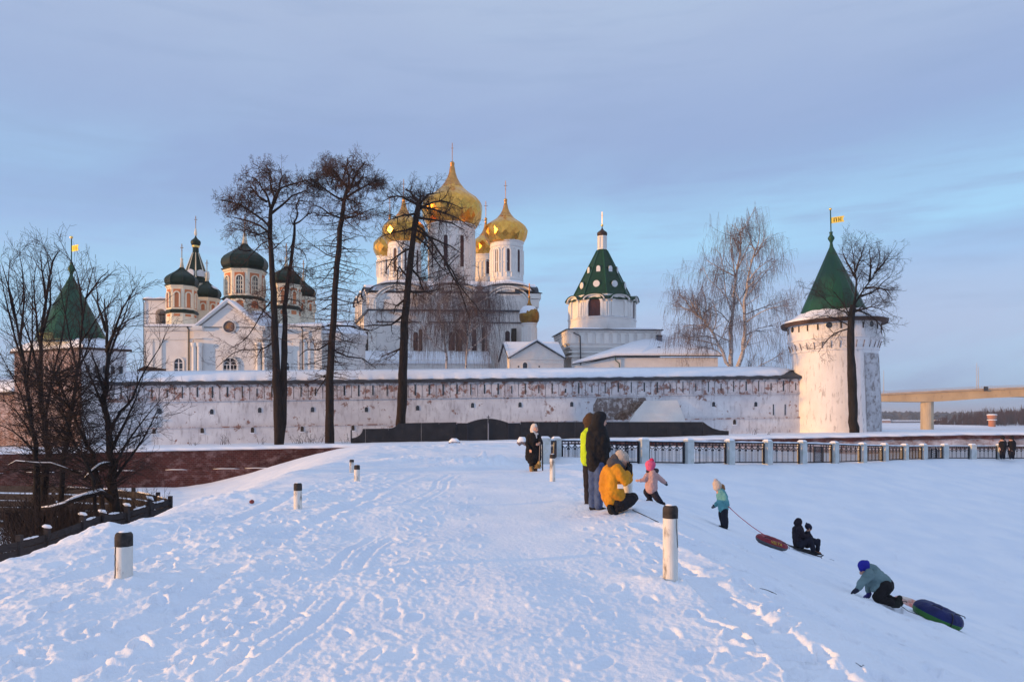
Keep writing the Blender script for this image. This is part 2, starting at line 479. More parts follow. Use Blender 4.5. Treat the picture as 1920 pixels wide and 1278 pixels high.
def plaster(name, base, stain, brick, lo=0.60, hi=0.66, band=None, rough=0.9, s3=0.9, dirt=(0.30,0.29,0.30), dlo=.56, dhi=.72):
    """limewash over brick: stains, and patches where the wash has fallen off"""
    m = bpy.data.materials.new(name); m.use_nodes = True
    nt = m.node_tree; N, L = nt.nodes, nt.links
    b = N['Principled BSDF']; b.inputs['Roughness'].default_value = rough; b.inputs['Specular IOR Level'].default_value = 0.15
    g = N.new('ShaderNodeNewGeometry')
    def noise(sc, det=6.0, ro=0.62, st=(1,1,1)):
        mp = N.new('ShaderNodeMapping'); mp.inputs['Scale'].default_value = st
        L.new(g.outputs['Position'], mp.inputs[0])
        n = N.new('ShaderNodeTexNoise'); n.inputs['Scale'].default_value = sc; n.inputs['Detail'].default_value = det; n.inputs['Roughness'].default_value = ro
        L.new(mp.outputs[0], n.inputs['Vector']); return n.outputs[0]
    def rng(src, a, c):
        r = N.new('ShaderNodeMapRange'); r.inputs[1].default_value = a; r.inputs[2].default_value = c; L.new(src, r.inputs[0]); return r.outputs[0]
    def mix(f, a, c):
        x = N.new('ShaderNodeMix'); x.data_type = 'RGBA'; L.new(f, x.inputs[0])
        for v, i in ((a, 6), (c, 7)):
            if isinstance(v, tuple): x.inputs[i].default_value = v+(1,) if len(v) == 3 else v
            else: L.new(v, x.inputs[i])
        return x.outputs[2]
    def mul(a, c):
        x = N.new('ShaderNodeMath'); x.operation = 'MULTIPLY'; x.use_clamp = True
        for v, i in ((a, 0), (c, 1)):
            if isinstance(v, (int, float)): x.inputs[i].default_value = v
            else: L.new(v, x.inputs[i])
        return x.outputs[0]
    col = mix(rng(noise(0.55), .35, .7), base, stain)
    col = mix(mul(rng(noise(3.2, st=(1,1,.25)), dlo, dhi), 0.75), col, dirt)
    br = N.new('ShaderNodeTexBrick'); br.inputs['Scale'].default_value = 2.2
    br.inputs['Color1'].default_value = brick+(1,); br.inputs['Color2'].default_value = tuple(c*0.7 for c in brick)+(1,)
    br.inputs['Mortar'].default_value = (0.35,0.30,0.29,1); br.inputs['Mortar Size'].default_value = 0.03
    sp = N.new('ShaderNodeSeparateXYZ'); L.new(g.outputs['Position'], sp.inputs[0])
    cb = N.new('ShaderNodeCombineXYZ')
    ad = N.new('ShaderNodeMath'); ad.operation = 'ADD'; L.new(sp.outputs[0], ad.inputs[0]); L.new(sp.outputs[1], ad.inputs[1])
    L.new(ad.outputs[0], cb.inputs[0]); L.new(sp.outputs[2], cb.inputs[1]); L.new(cb.outputs[0], br.inputs['Vector'])
    fall = rng(noise(s3, 8.0, 0.72), lo, hi)
    col = mix(fall, col, br.outputs[0])
    L.new(col, b.inputs['Base Color'])
    bp = N.new('ShaderNodeBump'); bp.inputs['Strength'].default_value = 0.5; bp.inputs['Distance'].default_value = 0.03
    L.new(noise(2.6, 8.0, 0.7), bp.inputs['Height']); L.new(bp.outputs[0], b.inputs['Normal'])
    return m

def brick_mat(name, c1, c2, mortar, scale=2.0, wash=(0.45,0.42,0.44), wlo=.58, whi=.7):
    m = plaster(name, c1, c2, c1, 0.9, 0.95)
    m = bpy.data.materials.new(name); m.use_nodes = True
    nt = m.node_tree; N, L = nt.nodes, nt.links
    b = N['Principled BSDF']; b.inputs['Roughness'].default_value = 0.9; b.inputs['Specular IOR Level'].default_value = 0.15
    g = N.new('ShaderNodeNewGeometry')
    sp = N.new('ShaderNodeSeparateXYZ'); L.new(g.outputs['Position'], sp.inputs[0])
    cb = N.new('ShaderNodeCombineXYZ')
    L.new(sp.outputs[0], cb.inputs[0]); L.new(sp.outputs[2], cb.inputs[1])
    br = N.new('ShaderNodeTexBrick'); br.inputs['Scale'].default_value = scale
    br.inputs['Color1'].default_value = c1+(1,); br.inputs['Color2'].default_value = c2+(1,); br.inputs['Mortar'].default_value = mortar+(1,)
    br.inputs['Mortar Size'].default_value = 0.025
    L.new(cb.outputs[0], br.inputs['Vector'])
    n = N.new('ShaderNodeTexNoise'); n.inputs['Scale'].default_value = 1.1; n.inputs['Detail'].default_value = 9; n.inputs['Roughness'].default_value = 0.75
    mp = N.new('ShaderNodeMapping'); mp.inputs['Scale'].default_value = (1,1,1.6); L.new(g.outputs['Position'], mp.inputs[0]); L.new(mp.outputs[0], n.inputs['Vector'])
    r = N.new('ShaderNodeMapRange'); r.inputs[1].default_value = wlo; r.inputs[2].default_value = whi; L.new(n.outputs[0], r.inputs[0])
    mx = N.new('ShaderNodeMix'); mx.data_type = 'RGBA'; L.new(r.outputs[0], mx.inputs[0]); L.new(br.outputs[0], mx.inputs[6]); mx.inputs[7].default_value = wash+(1,)
    n2 = N.new('ShaderNodeTexNoise'); n2.inputs['Scale'].default_value = 0.35; n2.inputs['Detail'].default_value = 4
    r2 = N.new('ShaderNodeMapRange'); r2.inputs[1].default_value = .35; r2.inputs[2].default_value = .65; r2.inputs[3].default_value = 0.65; r2.inputs[4].default_value = 1.25
    L.new(g.outputs['Position'], n2.inputs['Vector']); L.new(n2.outputs[0], r2.inputs[0])
    m2 = N.new('ShaderNodeVectorMath'); m2.operation = 'SCALE'; L.new(mx.outputs[2], m2.inputs[0]); L.new(r2.outputs[0], m2.inputs['Scale'])
    L.new(m2.outputs[0], b.inputs['Base Color'])
    bp = N.new('ShaderNodeBump'); bp.inputs['Strength'].default_value = 0.6; bp.inputs['Distance'].default_value = 0.03
    L.new(n.outputs[0], bp.inputs['Height']); L.new(bp.outputs[0], b.inputs['Normal'])
    return m

M = {}
def snow_ground():
    m = bpy.data.materials.new('snow_ground'); m.use_nodes = True
    nt = m.node_tree; N, L = nt.nodes, nt.links
    b = N['Principled BSDF']; b.inputs['Roughness'].default_value = 0.62; b.inputs['Specular IOR Level'].default_value = 0.25
    g = N.new('ShaderNodeNewGeometry')
    n0 = N.new('ShaderNodeTexNoise'); n0.inputs['Scale'].default_value = 0.7; n0.inputs['Detail'].default_value = 6
    L.new(g.outputs['Position'], n0.inputs['Vector'])
    r = N.new('ShaderNodeValToRGB'); e = r.color_ramp.elements
    e[0].position = .35; e[0].color = (.76,.82,.92,1); e[1].position = .65; e[1].color = (.86,.89,.95,1)
    L.new(n0.outputs[0], r.inputs[0]); L.new(r.outputs[0], b.inputs['Base Color'])
    n1 = N.new('ShaderNodeTexNoise'); n1.inputs['Scale'].default_value = 14; n1.inputs['Detail'].default_value = 6; n1.inputs['Roughness'].default_value = .65
    n2 = N.new('ShaderNodeTexNoise'); n2.inputs['Scale'].default_value = 75; n2.inputs['Detail'].default_value = 3
    for n in (n1, n2): L.new(g.outputs['Position'], n.inputs['Vector'])
    b1 = N.new('ShaderNodeBump'); b1.inputs['Strength'].default_value = 0.55; b1.inputs['Distance'].default_value = 0.03
    b2 = N.new('ShaderNodeBump'); b2.inputs['Strength'].default_value = 0.45; b2.inputs['Distance'].default_value = 0.005
    L.new(n1.outputs[0], b1.inputs['Height']); L.new(n2.outputs[0], b2.inputs['Height']); L.new(b1.outputs[0], b2.inputs['Normal'])
    L.new(b2.outputs[0], b.inputs['Normal'])
    return m
M['snow_ground'] = snow_ground()
M['snow'] = mat('snow', (.86,.88,.93), (.80,.83,.90), 1.5, .7, bump=.4, bscale=5, bdist=.05, spec=.2)
M['ice'] = mat('river_snow', (.84,.86,.92), (.74,.78,.87), .03, .6, spec=.2, stretch=(1,.3,1))
M['wall'] = plaster('limewashed_wall', (.77,.76,.77), (.58,.57,.60), (.30,.14,.10), .60, .635, dirt=(.34,.31,.32), dlo=.52, dhi=.72)
M['wall_worn'] = plaster('worn_limewash', (.74,.70,.70), (.54,.50,.52), (.34,.14,.09), .525, .565, s3=1.5, dirt=(.26,.23,.24), dlo=.50, dhi=.68)
M['tower_wall'] = plaster('tower_limewash', (.79,.78,.79), (.69,.68,.69), (.40,.30,.27), .66, .72)
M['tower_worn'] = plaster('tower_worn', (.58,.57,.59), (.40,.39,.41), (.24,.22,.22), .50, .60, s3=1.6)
M['brick_tower'] = plaster('brick_tower', (.44,.37,.38), (.32,.23,.22), (.22,.10,.075), .49, .56, s3=.9, dirt=(.18,.13,.13), dlo=.5, dhi=.65)
M['church'] = mat('church_white', (.80,.76,.72), (.72,.68,.65), .8, .85, bump=.2, bscale=3, c3=(.50,.49,.51), s3=2.2, lo3=.62, hi3=.78)
M['bare'] = plaster('exposed_masonry', (.62,.58,.57), (.42,.38,.37), (.13,.080,.058), .45, .50, s3=2.4, dirt=(.12,.09,.08), dlo=.42, dhi=.6)
M['church_clean'] = mat('church_clean', (.82,.79,.75), (.77,.74,.70), 1.2, .85)
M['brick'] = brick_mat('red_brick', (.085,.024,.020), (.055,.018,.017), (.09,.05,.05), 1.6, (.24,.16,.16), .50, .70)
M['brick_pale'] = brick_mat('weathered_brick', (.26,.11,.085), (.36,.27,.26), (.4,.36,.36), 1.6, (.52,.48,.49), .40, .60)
M['cream'] = mat('cream_plaster', (.80,.72,.55), (.72,.64,.50), 2.0, .8)
M['orange'] = mat('orange_plaster', (.62,.22,.09), (.54,.19,.08), 3.0, .8)
M['green_dome'] = mat('green_dome_metal', (.004,.024,.016), (.003,.015,.011), 1.2, .48, metal=.0, spec=.22, bump=.15, bscale=3)
M['green_roof'] = mat('green_roof_metal', (.006,.080,.032), (.004,.045,.028), .7, .45, spec=.4, bump=.2, bscale=2.0, stretch=(1,1,.3))
M['green_tent'] = mat('green_tent_tile', (.005,.050,.020), (.004,.030,.016), 1.5, .5, bump=.3, bscale=6)
M['dark_roof'] = mat('dark_roof_iron', (.045,.055,.075), (.03,.035,.045), 1.0, .5, spec=.4)
M['eave'] = mat('brown_eave', (.09,.055,.045), (.06,.04,.035), 1.5, .8)
M['grey_eave'] = mat('grey_eave_iron', (.055,.060,.075), (.035,.038,.045), 1.2, .7)
M['gold'] = mat('gold_leaf', (.92,.50,.10), (.70,.33,.06), 1.6, .24, metal=1.0, bump=.12, bscale=2.5, lo=.3, hi=.7)
M['gold_dull'] = mat('dull_gold', (.36,.20,.05), (.22,.12,.035), 2.2, .45, metal=1.0, bump=.2, bscale=3)
M['copper'] = mat('aged_gold_neck', (.72,.36,.10), (.52,.24,.08), 2.0, .35, metal=1.0)
M['gilt'] = mat('gilt_metal', (.95,.62,.20), None, rough=.3, metal=1.0)
M['flag'] = mat('gilt_flag', (1.0,.72,.12), None, rough=.55, metal=.3)
M['dark_metal'] = mat('dark_metal', (.03,.03,.035), None, rough=.6, metal=.3)
M['glass'] = mat('dark_glass', (.02,.025,.035), None, rough=.12, spec=.6)
M['glass_red'] = mat('window_maroon', (.075,.025,.028), (.04,.02,.025), 4, .4)
M['shutter'] = mat('iron_shutter', (.035,.028,.022), (.05,.035,.025), 3, .7)
M['white_paint'] = mat('white_paint', (.76,.76,.77), (.68,.67,.68), 4, .6)
M['icon'] = mat('icon_gold', (.42,.20,.06), (.10,.09,.12), 2.0, .5)
M['fence_black'] = mat('black_hoarding', (.008,.009,.013), (.022,.020,.024), .9, .6, bump=.3, bscale=3, c3=(.035,.028,.026), s3=1.6, lo3=.55, hi3=.7)
M['iron'] = mat('black_iron', (.012,.013,.022), (.02,.02,.028), 5, .5)
M['post_white'] = mat('post_white', (.60,.62,.62), (.48,.51,.50), 3, .85, c3=(.42,.45,.36), s3=5, lo3=.58, hi3=.75, bump=.2)
M['bollard_white'] = mat('bollard_white', (.74,.71,.66), (.62,.60,.57), 6, .8, c3=(.20,.18,.16), s3=7, lo3=.55, hi3=.68, bump=.6, bscale=14, bdist=.012, stretch=(1,1,.45))
M['bollard_black'] = mat('bollard_black', (.022,.020,.020), (.06,.05,.045), 12, .85, bump=.5, bscale=30, bdist=.01)
M['old_wood'] = mat('old_wood', (.022,.020,.023), (.045,.040,.042), 6, .9, stretch=(1,1,8), bump=.5, bscale=9)
M['bark_larch'] = mat('larch_bark', (.012,.009,.009), (.030,.018,.015), 5, .95, stretch=(1,1,.35), bump=.9, bscale=10, bdist=.08)
M['twig_larch'] = mat('larch_twigs', (.085,.040,.030), (.045,.026,.022), 2, .95)
M['bark_dark'] = mat('dark_bark', (.010,.009,.010), (.024,.020,.020), 4, .95, stretch=(1,1,.4), bump=.9, bscale=9, bdist=.06)
M['twig_dark'] = mat('dark_twigs', (.034,.022,.021), (.022,.018,.020), 1.5, .95)
M['bark_birch'] = mat('birch_bark', (.42,.37,.35), (.58,.53,.51), 3, .9, c3=(.05,.04,.04), s3=3.0, lo3=.54, hi3=.6, stretch=(1,1,2.0))
M['twig_birch'] = mat('birch_twigs', (.15,.105,.10), (.12,.105,.125), .8, .95)
M['concrete'] = mat('bridge_concrete', (.46,.34,.20), (.36,.26,.15), .12, .85, stretch=(1,1,.4), c3=(.20,.14,.09), s3=.5, lo3=.58, hi3=.75)
M['pier'] = mat('pier_concrete', (.50,.42,.30), (.36,.30,.22), .3, .85, stretch=(1,1,.25))
M['far_wood'] = mat('far_woodland', (.040,.045,.060), (.055,.052,.062), .01, 1.0)
M['near_wood'] = mat('winter_woodland', (.105,.050,.045), (.065,.042,.045), .05, 1.0)
M['skin'] = mat('skin', (.55,.30,.22), None, rough=.6)
# ---------------------------------------------------------------- ground sheet
def build_ground():
    fine = np.linspace(-47, 50, 1180)
    left = np.linspace(-180, -47, 70)[:-1]; right = np.linspace(50, 180, 70)[1:]
    ang = np.radians(np.concatenate([left, fine, right]))
    rr = [0.5]
    while rr[-1] < 7500:
        r = rr[-1]
        if r < 4: k = .04
        elif r < 16: k = .0048
        elif r < 45: k = .0058
        elif r < 95: k = .0062
        elif r < 160: k = .02
        else: k = .08
        rr.append(r*(1+k))
    rr = np.array(rr)
    A, Rr = np.meshgrid(ang, rr)
    X = Rr*np.sin(A); Y = Rr*np.cos(A)
    Z = height(X, Y)
    # separate boot prints, stamped along the trails people have taken, and the polished sledge runs
    rng = random.Random(77)
    def stamp(x, y, hd, sc=1.0, dep=.05):
        rc = math.hypot(x, y); ac = math.atan2(x, y)
        i0, i1 = np.searchsorted(rr, rc-.4), np.searchsorted(rr, rc+.4)
        j0, j1 = np.searchsorted(ang, ac-.45/rc), np.searchsorted(ang, ac+.45/rc)
        if i1-i0 < 3 or j1-j0 < 3: return
        dx = X[i0:i1, j0:j1]-x; dy = Y[i0:i1, j0:j1]-y
        u = (dx*math.cos(hd)+dy*math.sin(hd))/(.15*sc); v = (-dx*math.sin(hd)+dy*math.cos(hd))/(.062*sc)
        q = (np.abs(u)**2.6+np.abs(v*(1+.18*u))**2.6)**(1/2.6)
        Z[i0:i1, j0:j1] += dep*(.62 if x < 1.6 else .9)*(-sstep(1.12, .82, q)+.42*np.exp(-((q-1.45)/.28)**2)*(.6+.8*vnoise(X[i0:i1, j0:j1]*9, Y[i0:i1, j0:j1]*9, 5)))
    def trail(pix, dep=.05, stride=.62, jit=.05):
        pts = []
        for px, py in pix:
            yy = hit(px, py, 4.2, 60); pts.append(Vector((PX(px, yy), yy)))
        sd = 1; rest_ = 0
        for a, b in zip(pts[:-1], pts[1:]):
            L = (b-a).length; d = (b-a)/max(L, 1e-6); n_ = Vector((-d.y, d.x)); s = rest_
            while s < L:
                p = a+d*s+n_*sd*(.11+rng.gauss(0, .02))+Vector((rng.gauss(0, jit), rng.gauss(0, jit)))
                stamp(p.x, p.y, math.atan2(d.y, d.x)+sd*.12+rng.gauss(0, .12), rng.uniform(.85, 1.1), dep*rng.uniform(.6, 1.2)); sd = -sd; s += stride*rng.uniform(.85, 1.15)
            rest_ = s-L
    for pix, dep in ((((-60,1225),(150,1120),(330,1050),(500,985),(620,915)), .055), (((60,1290),(260,1160),(430,1070),(530,1000),(640,930)), .05), (((380,1290),(470,1150),(560,1040),(640,960)), .04),
                     (((300,1290),(340,1130),(300,1040),(380,975)), .055), (((0,1110),(180,1050),(300,1010),(420,960)), .05),
                     (((1300,1290),(1290,1180),(1215,1060),(1150,985)), .035), (((1080,1290),(1120,1150),(1130,1030),(1110,960)), .025), (((1560,1290),(1420,1150),(1330,1060),(1270,1000)), .04),
                     (((1960,1270),(1800,1210),(1640,1140),(1500,1080),(1400,1030),(1330,1000)), .045), (((1960,1230),(1840,1200),(1660,1150),(1480,1065),(1370,1012)), .045), (((1700,1290),(1620,1210),(1500,1140),(1380,1060)), .04),
                     (((1920,1040),(1760,1000),(1600,960),(1500,920),(1420,885)), .04), (((1930,950),(1800,930),(1700,900),(1640,880)), .05), (((1340,1290),(1400,1210),(1540,1150)), .035),
                     (((700,1290),(760,1120),(800,1010),(830,930)), .022), (((820,1290),(850,1130),(880,1000),(880,930)), .014), (((640,1290),(700,1150),(730,1060),(780,960)), .035)):
        trail(pix, dep)
    for _ in range(170):
        px, py = (rng.uniform(0, 560), rng.uniform(1000, 1270)) if rng.random() < .5 else (rng.uniform(1250, 1900), rng.uniform(1010, 1270))
        if px < 560 and py < 1100-px*.28: continue
        yy = hit(px, py, 4.2, 40); stamp(PX(px, yy), yy, rng.uniform(0, 6.28), rng.uniform(.7, 1.1), rng.uniform(.015, .045))
    slope_m = (X > 1.8) & (Y > 3) & (Y < 34)
    for pix, w in ((((1230,955),(1340,1003),(1480,1050),(1660,1135),(1960,1260)), .26), (((1215,985),(1380,1060),(1560,1150),(1800,1290)), .24), (((1200,935),(1360,965),(1560,1010),(1960,1120)), .26), (((1200,1020),(1330,1110),(1500,1240),(1560,1290)), .22)):
        pts = []
        for px, py in pix:
            yy = hit(px, py, 4.2, 40); pts.append((PX(px, yy), yy))
        xs = X[slope_m]; ys = Y[slope_m]; best = np.full(xs.shape, 9.0)
        for (ax, ay), (bx, by) in zip(pts[:-1], pts[1:]):
            dx, dy = bx-ax, by-ay; tt = np.clip(((xs-ax)*dx+(ys-ay)*dy)/(dx*dx+dy*dy), 0, 1)
            best = np.minimum(best, np.hypot(xs-ax-tt*dx, ys-ay-tt*dy))
        q = best/w
        Z[slope_m] += -.035*sstep(1.15, .75, q)+.020*np.exp(-((q-1.35)/.22)**2)*sstep(.35, .75, vnoise(xs*3.1, ys*2.3, 9))*(.4+vnoise(xs*9, ys*9, 19))
    m, n = Z.shape
    co = np.stack([X, Y, Z], -1).reshape(-1, 3)
    co = np.vstack([co, [[0, 0, float(height(np.array([0.]), np.array([0.]))[0])]]])
    i = np.arange(m-1)[:, None]*n; j = np.arange(n-1)[None, :]
    a = (i+j).ravel(); q = np.stack([a, a+n, a+n+1, a+1], -1)[:, ::-1]
    c = m*n
    tri = np.stack([np.arange(n-1), np.arange(1, n), np.full(n-1, c)], -1)[:, ::-1]
    me = bpy.data.meshes.new('snow_ground')
    nv = len(co); nq = len(q); nt_ = len(tri)
    me.vertices.add(nv); me.vertices.foreach_set('co', co.ravel())
    me.loops.add(nq*4+nt_*3)
    me.loops.foreach_set('vertex_index', np.concatenate([q.ravel(), tri.ravel()]).astype(np.int32))
    me.polygons.add(nq+nt_)
    starts = np.concatenate([np.arange(nq)*4, nq*4+np.arange(nt_)*3]).astype(np.int32)
    me.polygons.foreach_set('loop_start', starts)
    me.update(calc_edges=True)
    o = link_mesh('snow_ground', me, M['snow_ground'], smooth=True)
    # face upward?
    if me.polygons[0].normal.z < 0: me.flip_normals()
    tag(o, kind='structure')
build_ground()

mb = MB(); mb.lathe(0, 900, [(1, -6.2), (1350, -6.2)], 48, cap=False)
mb.add([(-1350+2700*i, -450+2700*j, -6.2) for i, j in ((0,0),(1,0),(1,1),(0,1))], [(0,1,2,3)])
mb = MB(); mb.add([(-7000, 95, -5.0), (7000, 95, -5.0), (7000, 1480, -5.0), (-7000, 1480, -5.0)], [(0,1,2,3)])
tag(mb.build('river', M['ice']), kind='structure')

# far woodland: a low irregular mass, and the nearer reddish wood on the right
def far_wood(name, x0, x1, Y, depth, hmin, hmax, zb, mt, cell, seed, taper=None, n=2600):
    rng = np.random.default_rng(seed)
    xs = rng.uniform(x0, x1, n); ys = rng.uniform(Y, Y+depth, n)
    base = hmin+(hmax-hmin)*(0.5+0.5*fbm(xs/(cell*9), ys/(cell*30), seed, 3))
    hs = base*rng.uniform(.72, 1.08, n)
    if taper is not None: hs = hs*taper(xs)
    V = []; Fc = []
    k = 0
    for x, y, h in zip(xs, ys, hs):
        w = cell*rng.uniform(.6, 1.3)
        a = rng.uniform(0, 6.28)
        ring = [(x+w*.75*math.cos(a+i*2.094), y+w*.75*math.sin(a+i*2.094)) for i in range(3)]
        ring2 = [(x+w*.6*math.cos(a+1+i*2.094), y+w*.6*math.sin(a+1+i*2.094)) for i in range(3)]
        V += [(p[0], p[1], zb-1) for p in ring]+[(p[0], p[1], zb+h*rng.uniform(.6,.82)) for p in ring2]+[(x+w*rng.uniform(-.3,.3), y, zb+h)]
        for i in range(3):
            j = (i+1) % 3
            Fc += [(k+i, k+j, k+3+j, k+3+i), (k+3+i, k+3+j, k+6)]
        k += 7
    me = bpy.data.meshes.new(name); me.from_pydata(V, [], Fc); me.update()
    o = link_mesh(name, me, mt)
    return o
o = far_wood('far_woodland', -1500, 1500, 1490, 200, 17, 22, -3.5, M['far_wood'], 14, 3, n=4500)
tag(o, 'blue-grey line of woodland along the far side of the frozen river', 'woodland', kind='stuff')

# ---------------------------------------------------------------- perimeter wall
def roof_sweep(fc, prof_fn, t0, t1, n, name, mt, parent, smooth=False):
    V = []; Fc = []
    m = None
    for i in range(n+1):
        t = t0+(t1-t0)*i/n
        pr = prof_fn(t, i)
        m = len(pr)
        for d, z in pr: V.append(tuple(fc.pt(t, z, d)))
    for i in range(n):
        for k in range(m):
            j = (k+1) % m
            Fc.append((i*m+k, (i+1)*m+k, (i+1)*m+j, i*m+j))
    Fc.append(tuple(range(m))); Fc.append(tuple(n*m+k for k in range(m-1, -1, -1)))
    mb = MB(); mb.add(V, Fc)
    o = mb.build(name, mt, parent, smooth=smooth)
    return o

def build_wall():
    A = (PX(185, 75.6), 75.6); B = (PX(1502, 85.1), 85.1)
    fc = Facade(A, B)
    L = fc.L
    base = lambda t: float(zt(fc.A.x+fc.u.x*t))
    w = thing('fortress_wall', 'long whitewashed brick fortress wall with arched parapet and snowy roof between two towers', 'wall', (fc.pt(L/2, base(L/2))))
    def band(mb, za, zb_, d0, d1, a=0, b=None):
        b = L if b is None else b
        fc.poly(mb, [(a, base(a)+za), (b, base(b)+za), (b, base(b)+zb_), (a, base(a)+zb_)], d0, d1)
    mb = MB(); band(mb, -1.5, 4.33, -1.5, 0); band(mb, -1.5, 1.60, 0, .16)
    mb.build('wall_face', M['wall'], w)
    mb = MB(); band(mb, 4.37, 6.02, -1.5, .03)
    n = int(L/1.42); sp = L/n
    for i in range(n):
        t = i*sp; c = t+sp/2; r = sp/2-.035
        b0 = base(c)
        pts = [(c-r, b0+4.42), (c+r, b0+4.42)]+[(c+r*math.cos(math.pi*k/8), b0+5.45+r*.72*math.sin(math.pi*k/8)) for k in range(9)]
        fc.poly(mb, pts, .03, .17)
    mb.build('parapet', M['wall_worn'], w)
    mb = MB(); band(mb, 1.60, 1.72, -.02, .26)
    band(mb, 4.27, 4.40, -.02, .21)
    mb.build('ledge', M['wall_worn'], w)
    # loopholes
    me = None
    rng = random.Random(4)
    for i in range(0, n):
        c = i*sp+sp/2; b0 = base(c)
        k = rng.random()
        ln = 1.15 if i % 2 else (.8 if k < .6 else 1.0)
        if k > .93: ln = .45
        wd = .11 if k < .6 else .16
        z0 = b0+4.58+(0 if i % 2 else .1)
        mb = MB(); fc.rect(mb, c-wd/2, c+wd/2, z0, z0+ln, .15, .185)
        mb.build('loophole', M['glass' if k > .3 else 'shutter'], w)
    for px, py in ((300,770),(397,771),(487,768),(586,767),(687,767),(783,764),(886,759),(975,758),(1072,757),(1338,757),(1417,757)):
        t, z = fc.at(px, py)
        mb = MB(); fc.arch(mb, t-.17, t+.17, z-.28, z+.24, -.01, .03, n=6); mb.build('gun_port', M['glass'], w)
    for px, py in ((290,808),(380,807),(474,806),(567,804),(662,802),(1376,791)):
        t, z = fc.at(px, py)
        mb = MB(); fc.arch(mb, t-.16, t+.16, z-.25, z+.28, .15, .19, n=6); mb.build('gun_port', M['shutter'], w)
        mb = MB(); fc.rect(mb, t-.24, t+.24, z-.33, z-.25, .15, .24); mb.build('port_sill', M['snow'], w)
    for px in (1450, 1472):
        t, z = fc.at(px, 766)
        mb = MB(); fc.rect(mb, t-.06, t+.06, z-.7, z+.5, -.01, .03); mb.build('loophole', M['glass'], w)
    # roof, eave and snow
    def metal(t, i):
        b0 = base(t)
        return [(-1.9, b0+6.95), (-1.9, b0+7.1), (.62, b0+6.18+.03*math.sin(i*1.7)), (.62, b0+5.95), (.1, b0+5.93), (-.1, b0+6.0)]
    roof_sweep(fc, metal, 0, L, 120, 'roof', M['grey_eave'], w)
    def sn(t, i):
        b0 = base(t); a = .10*math.sin(i*.9)+.06*math.sin(i*2.3+1)
        e = max(0, (t-(L-2.6))/2.6)
        dd = .36+a*.5-2.1*e
        h = 1-e*.9
        return [(-1.95, b0+7.08), (-1.95, b0+7.08+.38*h), (-.9, b0+6.86+.32*h+.02*a), (dd-.12, b0+6.26+.30*h-(dd-.36)*.36), (dd, b0+6.22-(dd-.36)*.36), (dd-.1, b0+6.12-(dd-.36)*.36)]
    roof_sweep(fc, sn, 0, L-.2, 260, 'roof_snow', M['snow'], w, smooth=True)
    # worn patch, brown exposed core and the pale sloping buttress
    rng = random.Random(8)
    mb = MB()
    pts = []
    for px, py in ((1150,781),(1165,770),(1180,765),(1183,756),(1200,752),(1207,755),(1197,763),(1190,771),(1178,778),(1172,790),(1156,790)):
        pts.append(fc.at(px, py))
    fc.poly(mb, pts, .0, .12); mb.build('bare_masonry', mat('bare_rubble', (.10,.062,.045), (.26,.19,.155), 4, .95, bump=1.0, bscale=5, bdist=.15, lo=.42, hi=.6), w)
    mb = MB()
    pts = [fc.at(px, py) for px, py in ((1113,794),(1170,794),(1176,780),(1196,764),(1212,752),(1210,745),(1120,746),(1112,760))]
    fc.poly(mb, pts, .0, .05); mb.build('crumbled_render', M['bare'], w)
    mb = MB()
    q = [fc.at(px, py) for px, py in ((1173,795),(1283,795),(1269,750),(1208,751),(1197,764),(1189,772))]
    dz = [.75, .75, .18, .18, .3, .45]
    front = [fc.pt(t, z, d) for (t, z), d in zip(q, dz)]
    back = [fc.pt(t, z, .0) for t, z in q]
    nn = len(q)
    mb.add(back+front, [tuple(range(nn, 2*nn)), tuple(range(nn-1, -1, -1))]+[(i, (i+1)%nn, (i+1)%nn+nn, i+nn) for i in range(nn)])
    mb.build('buttress', M['church'], w)
    return fc, base, w
WALL, WBASE, WTHING = build_wall()

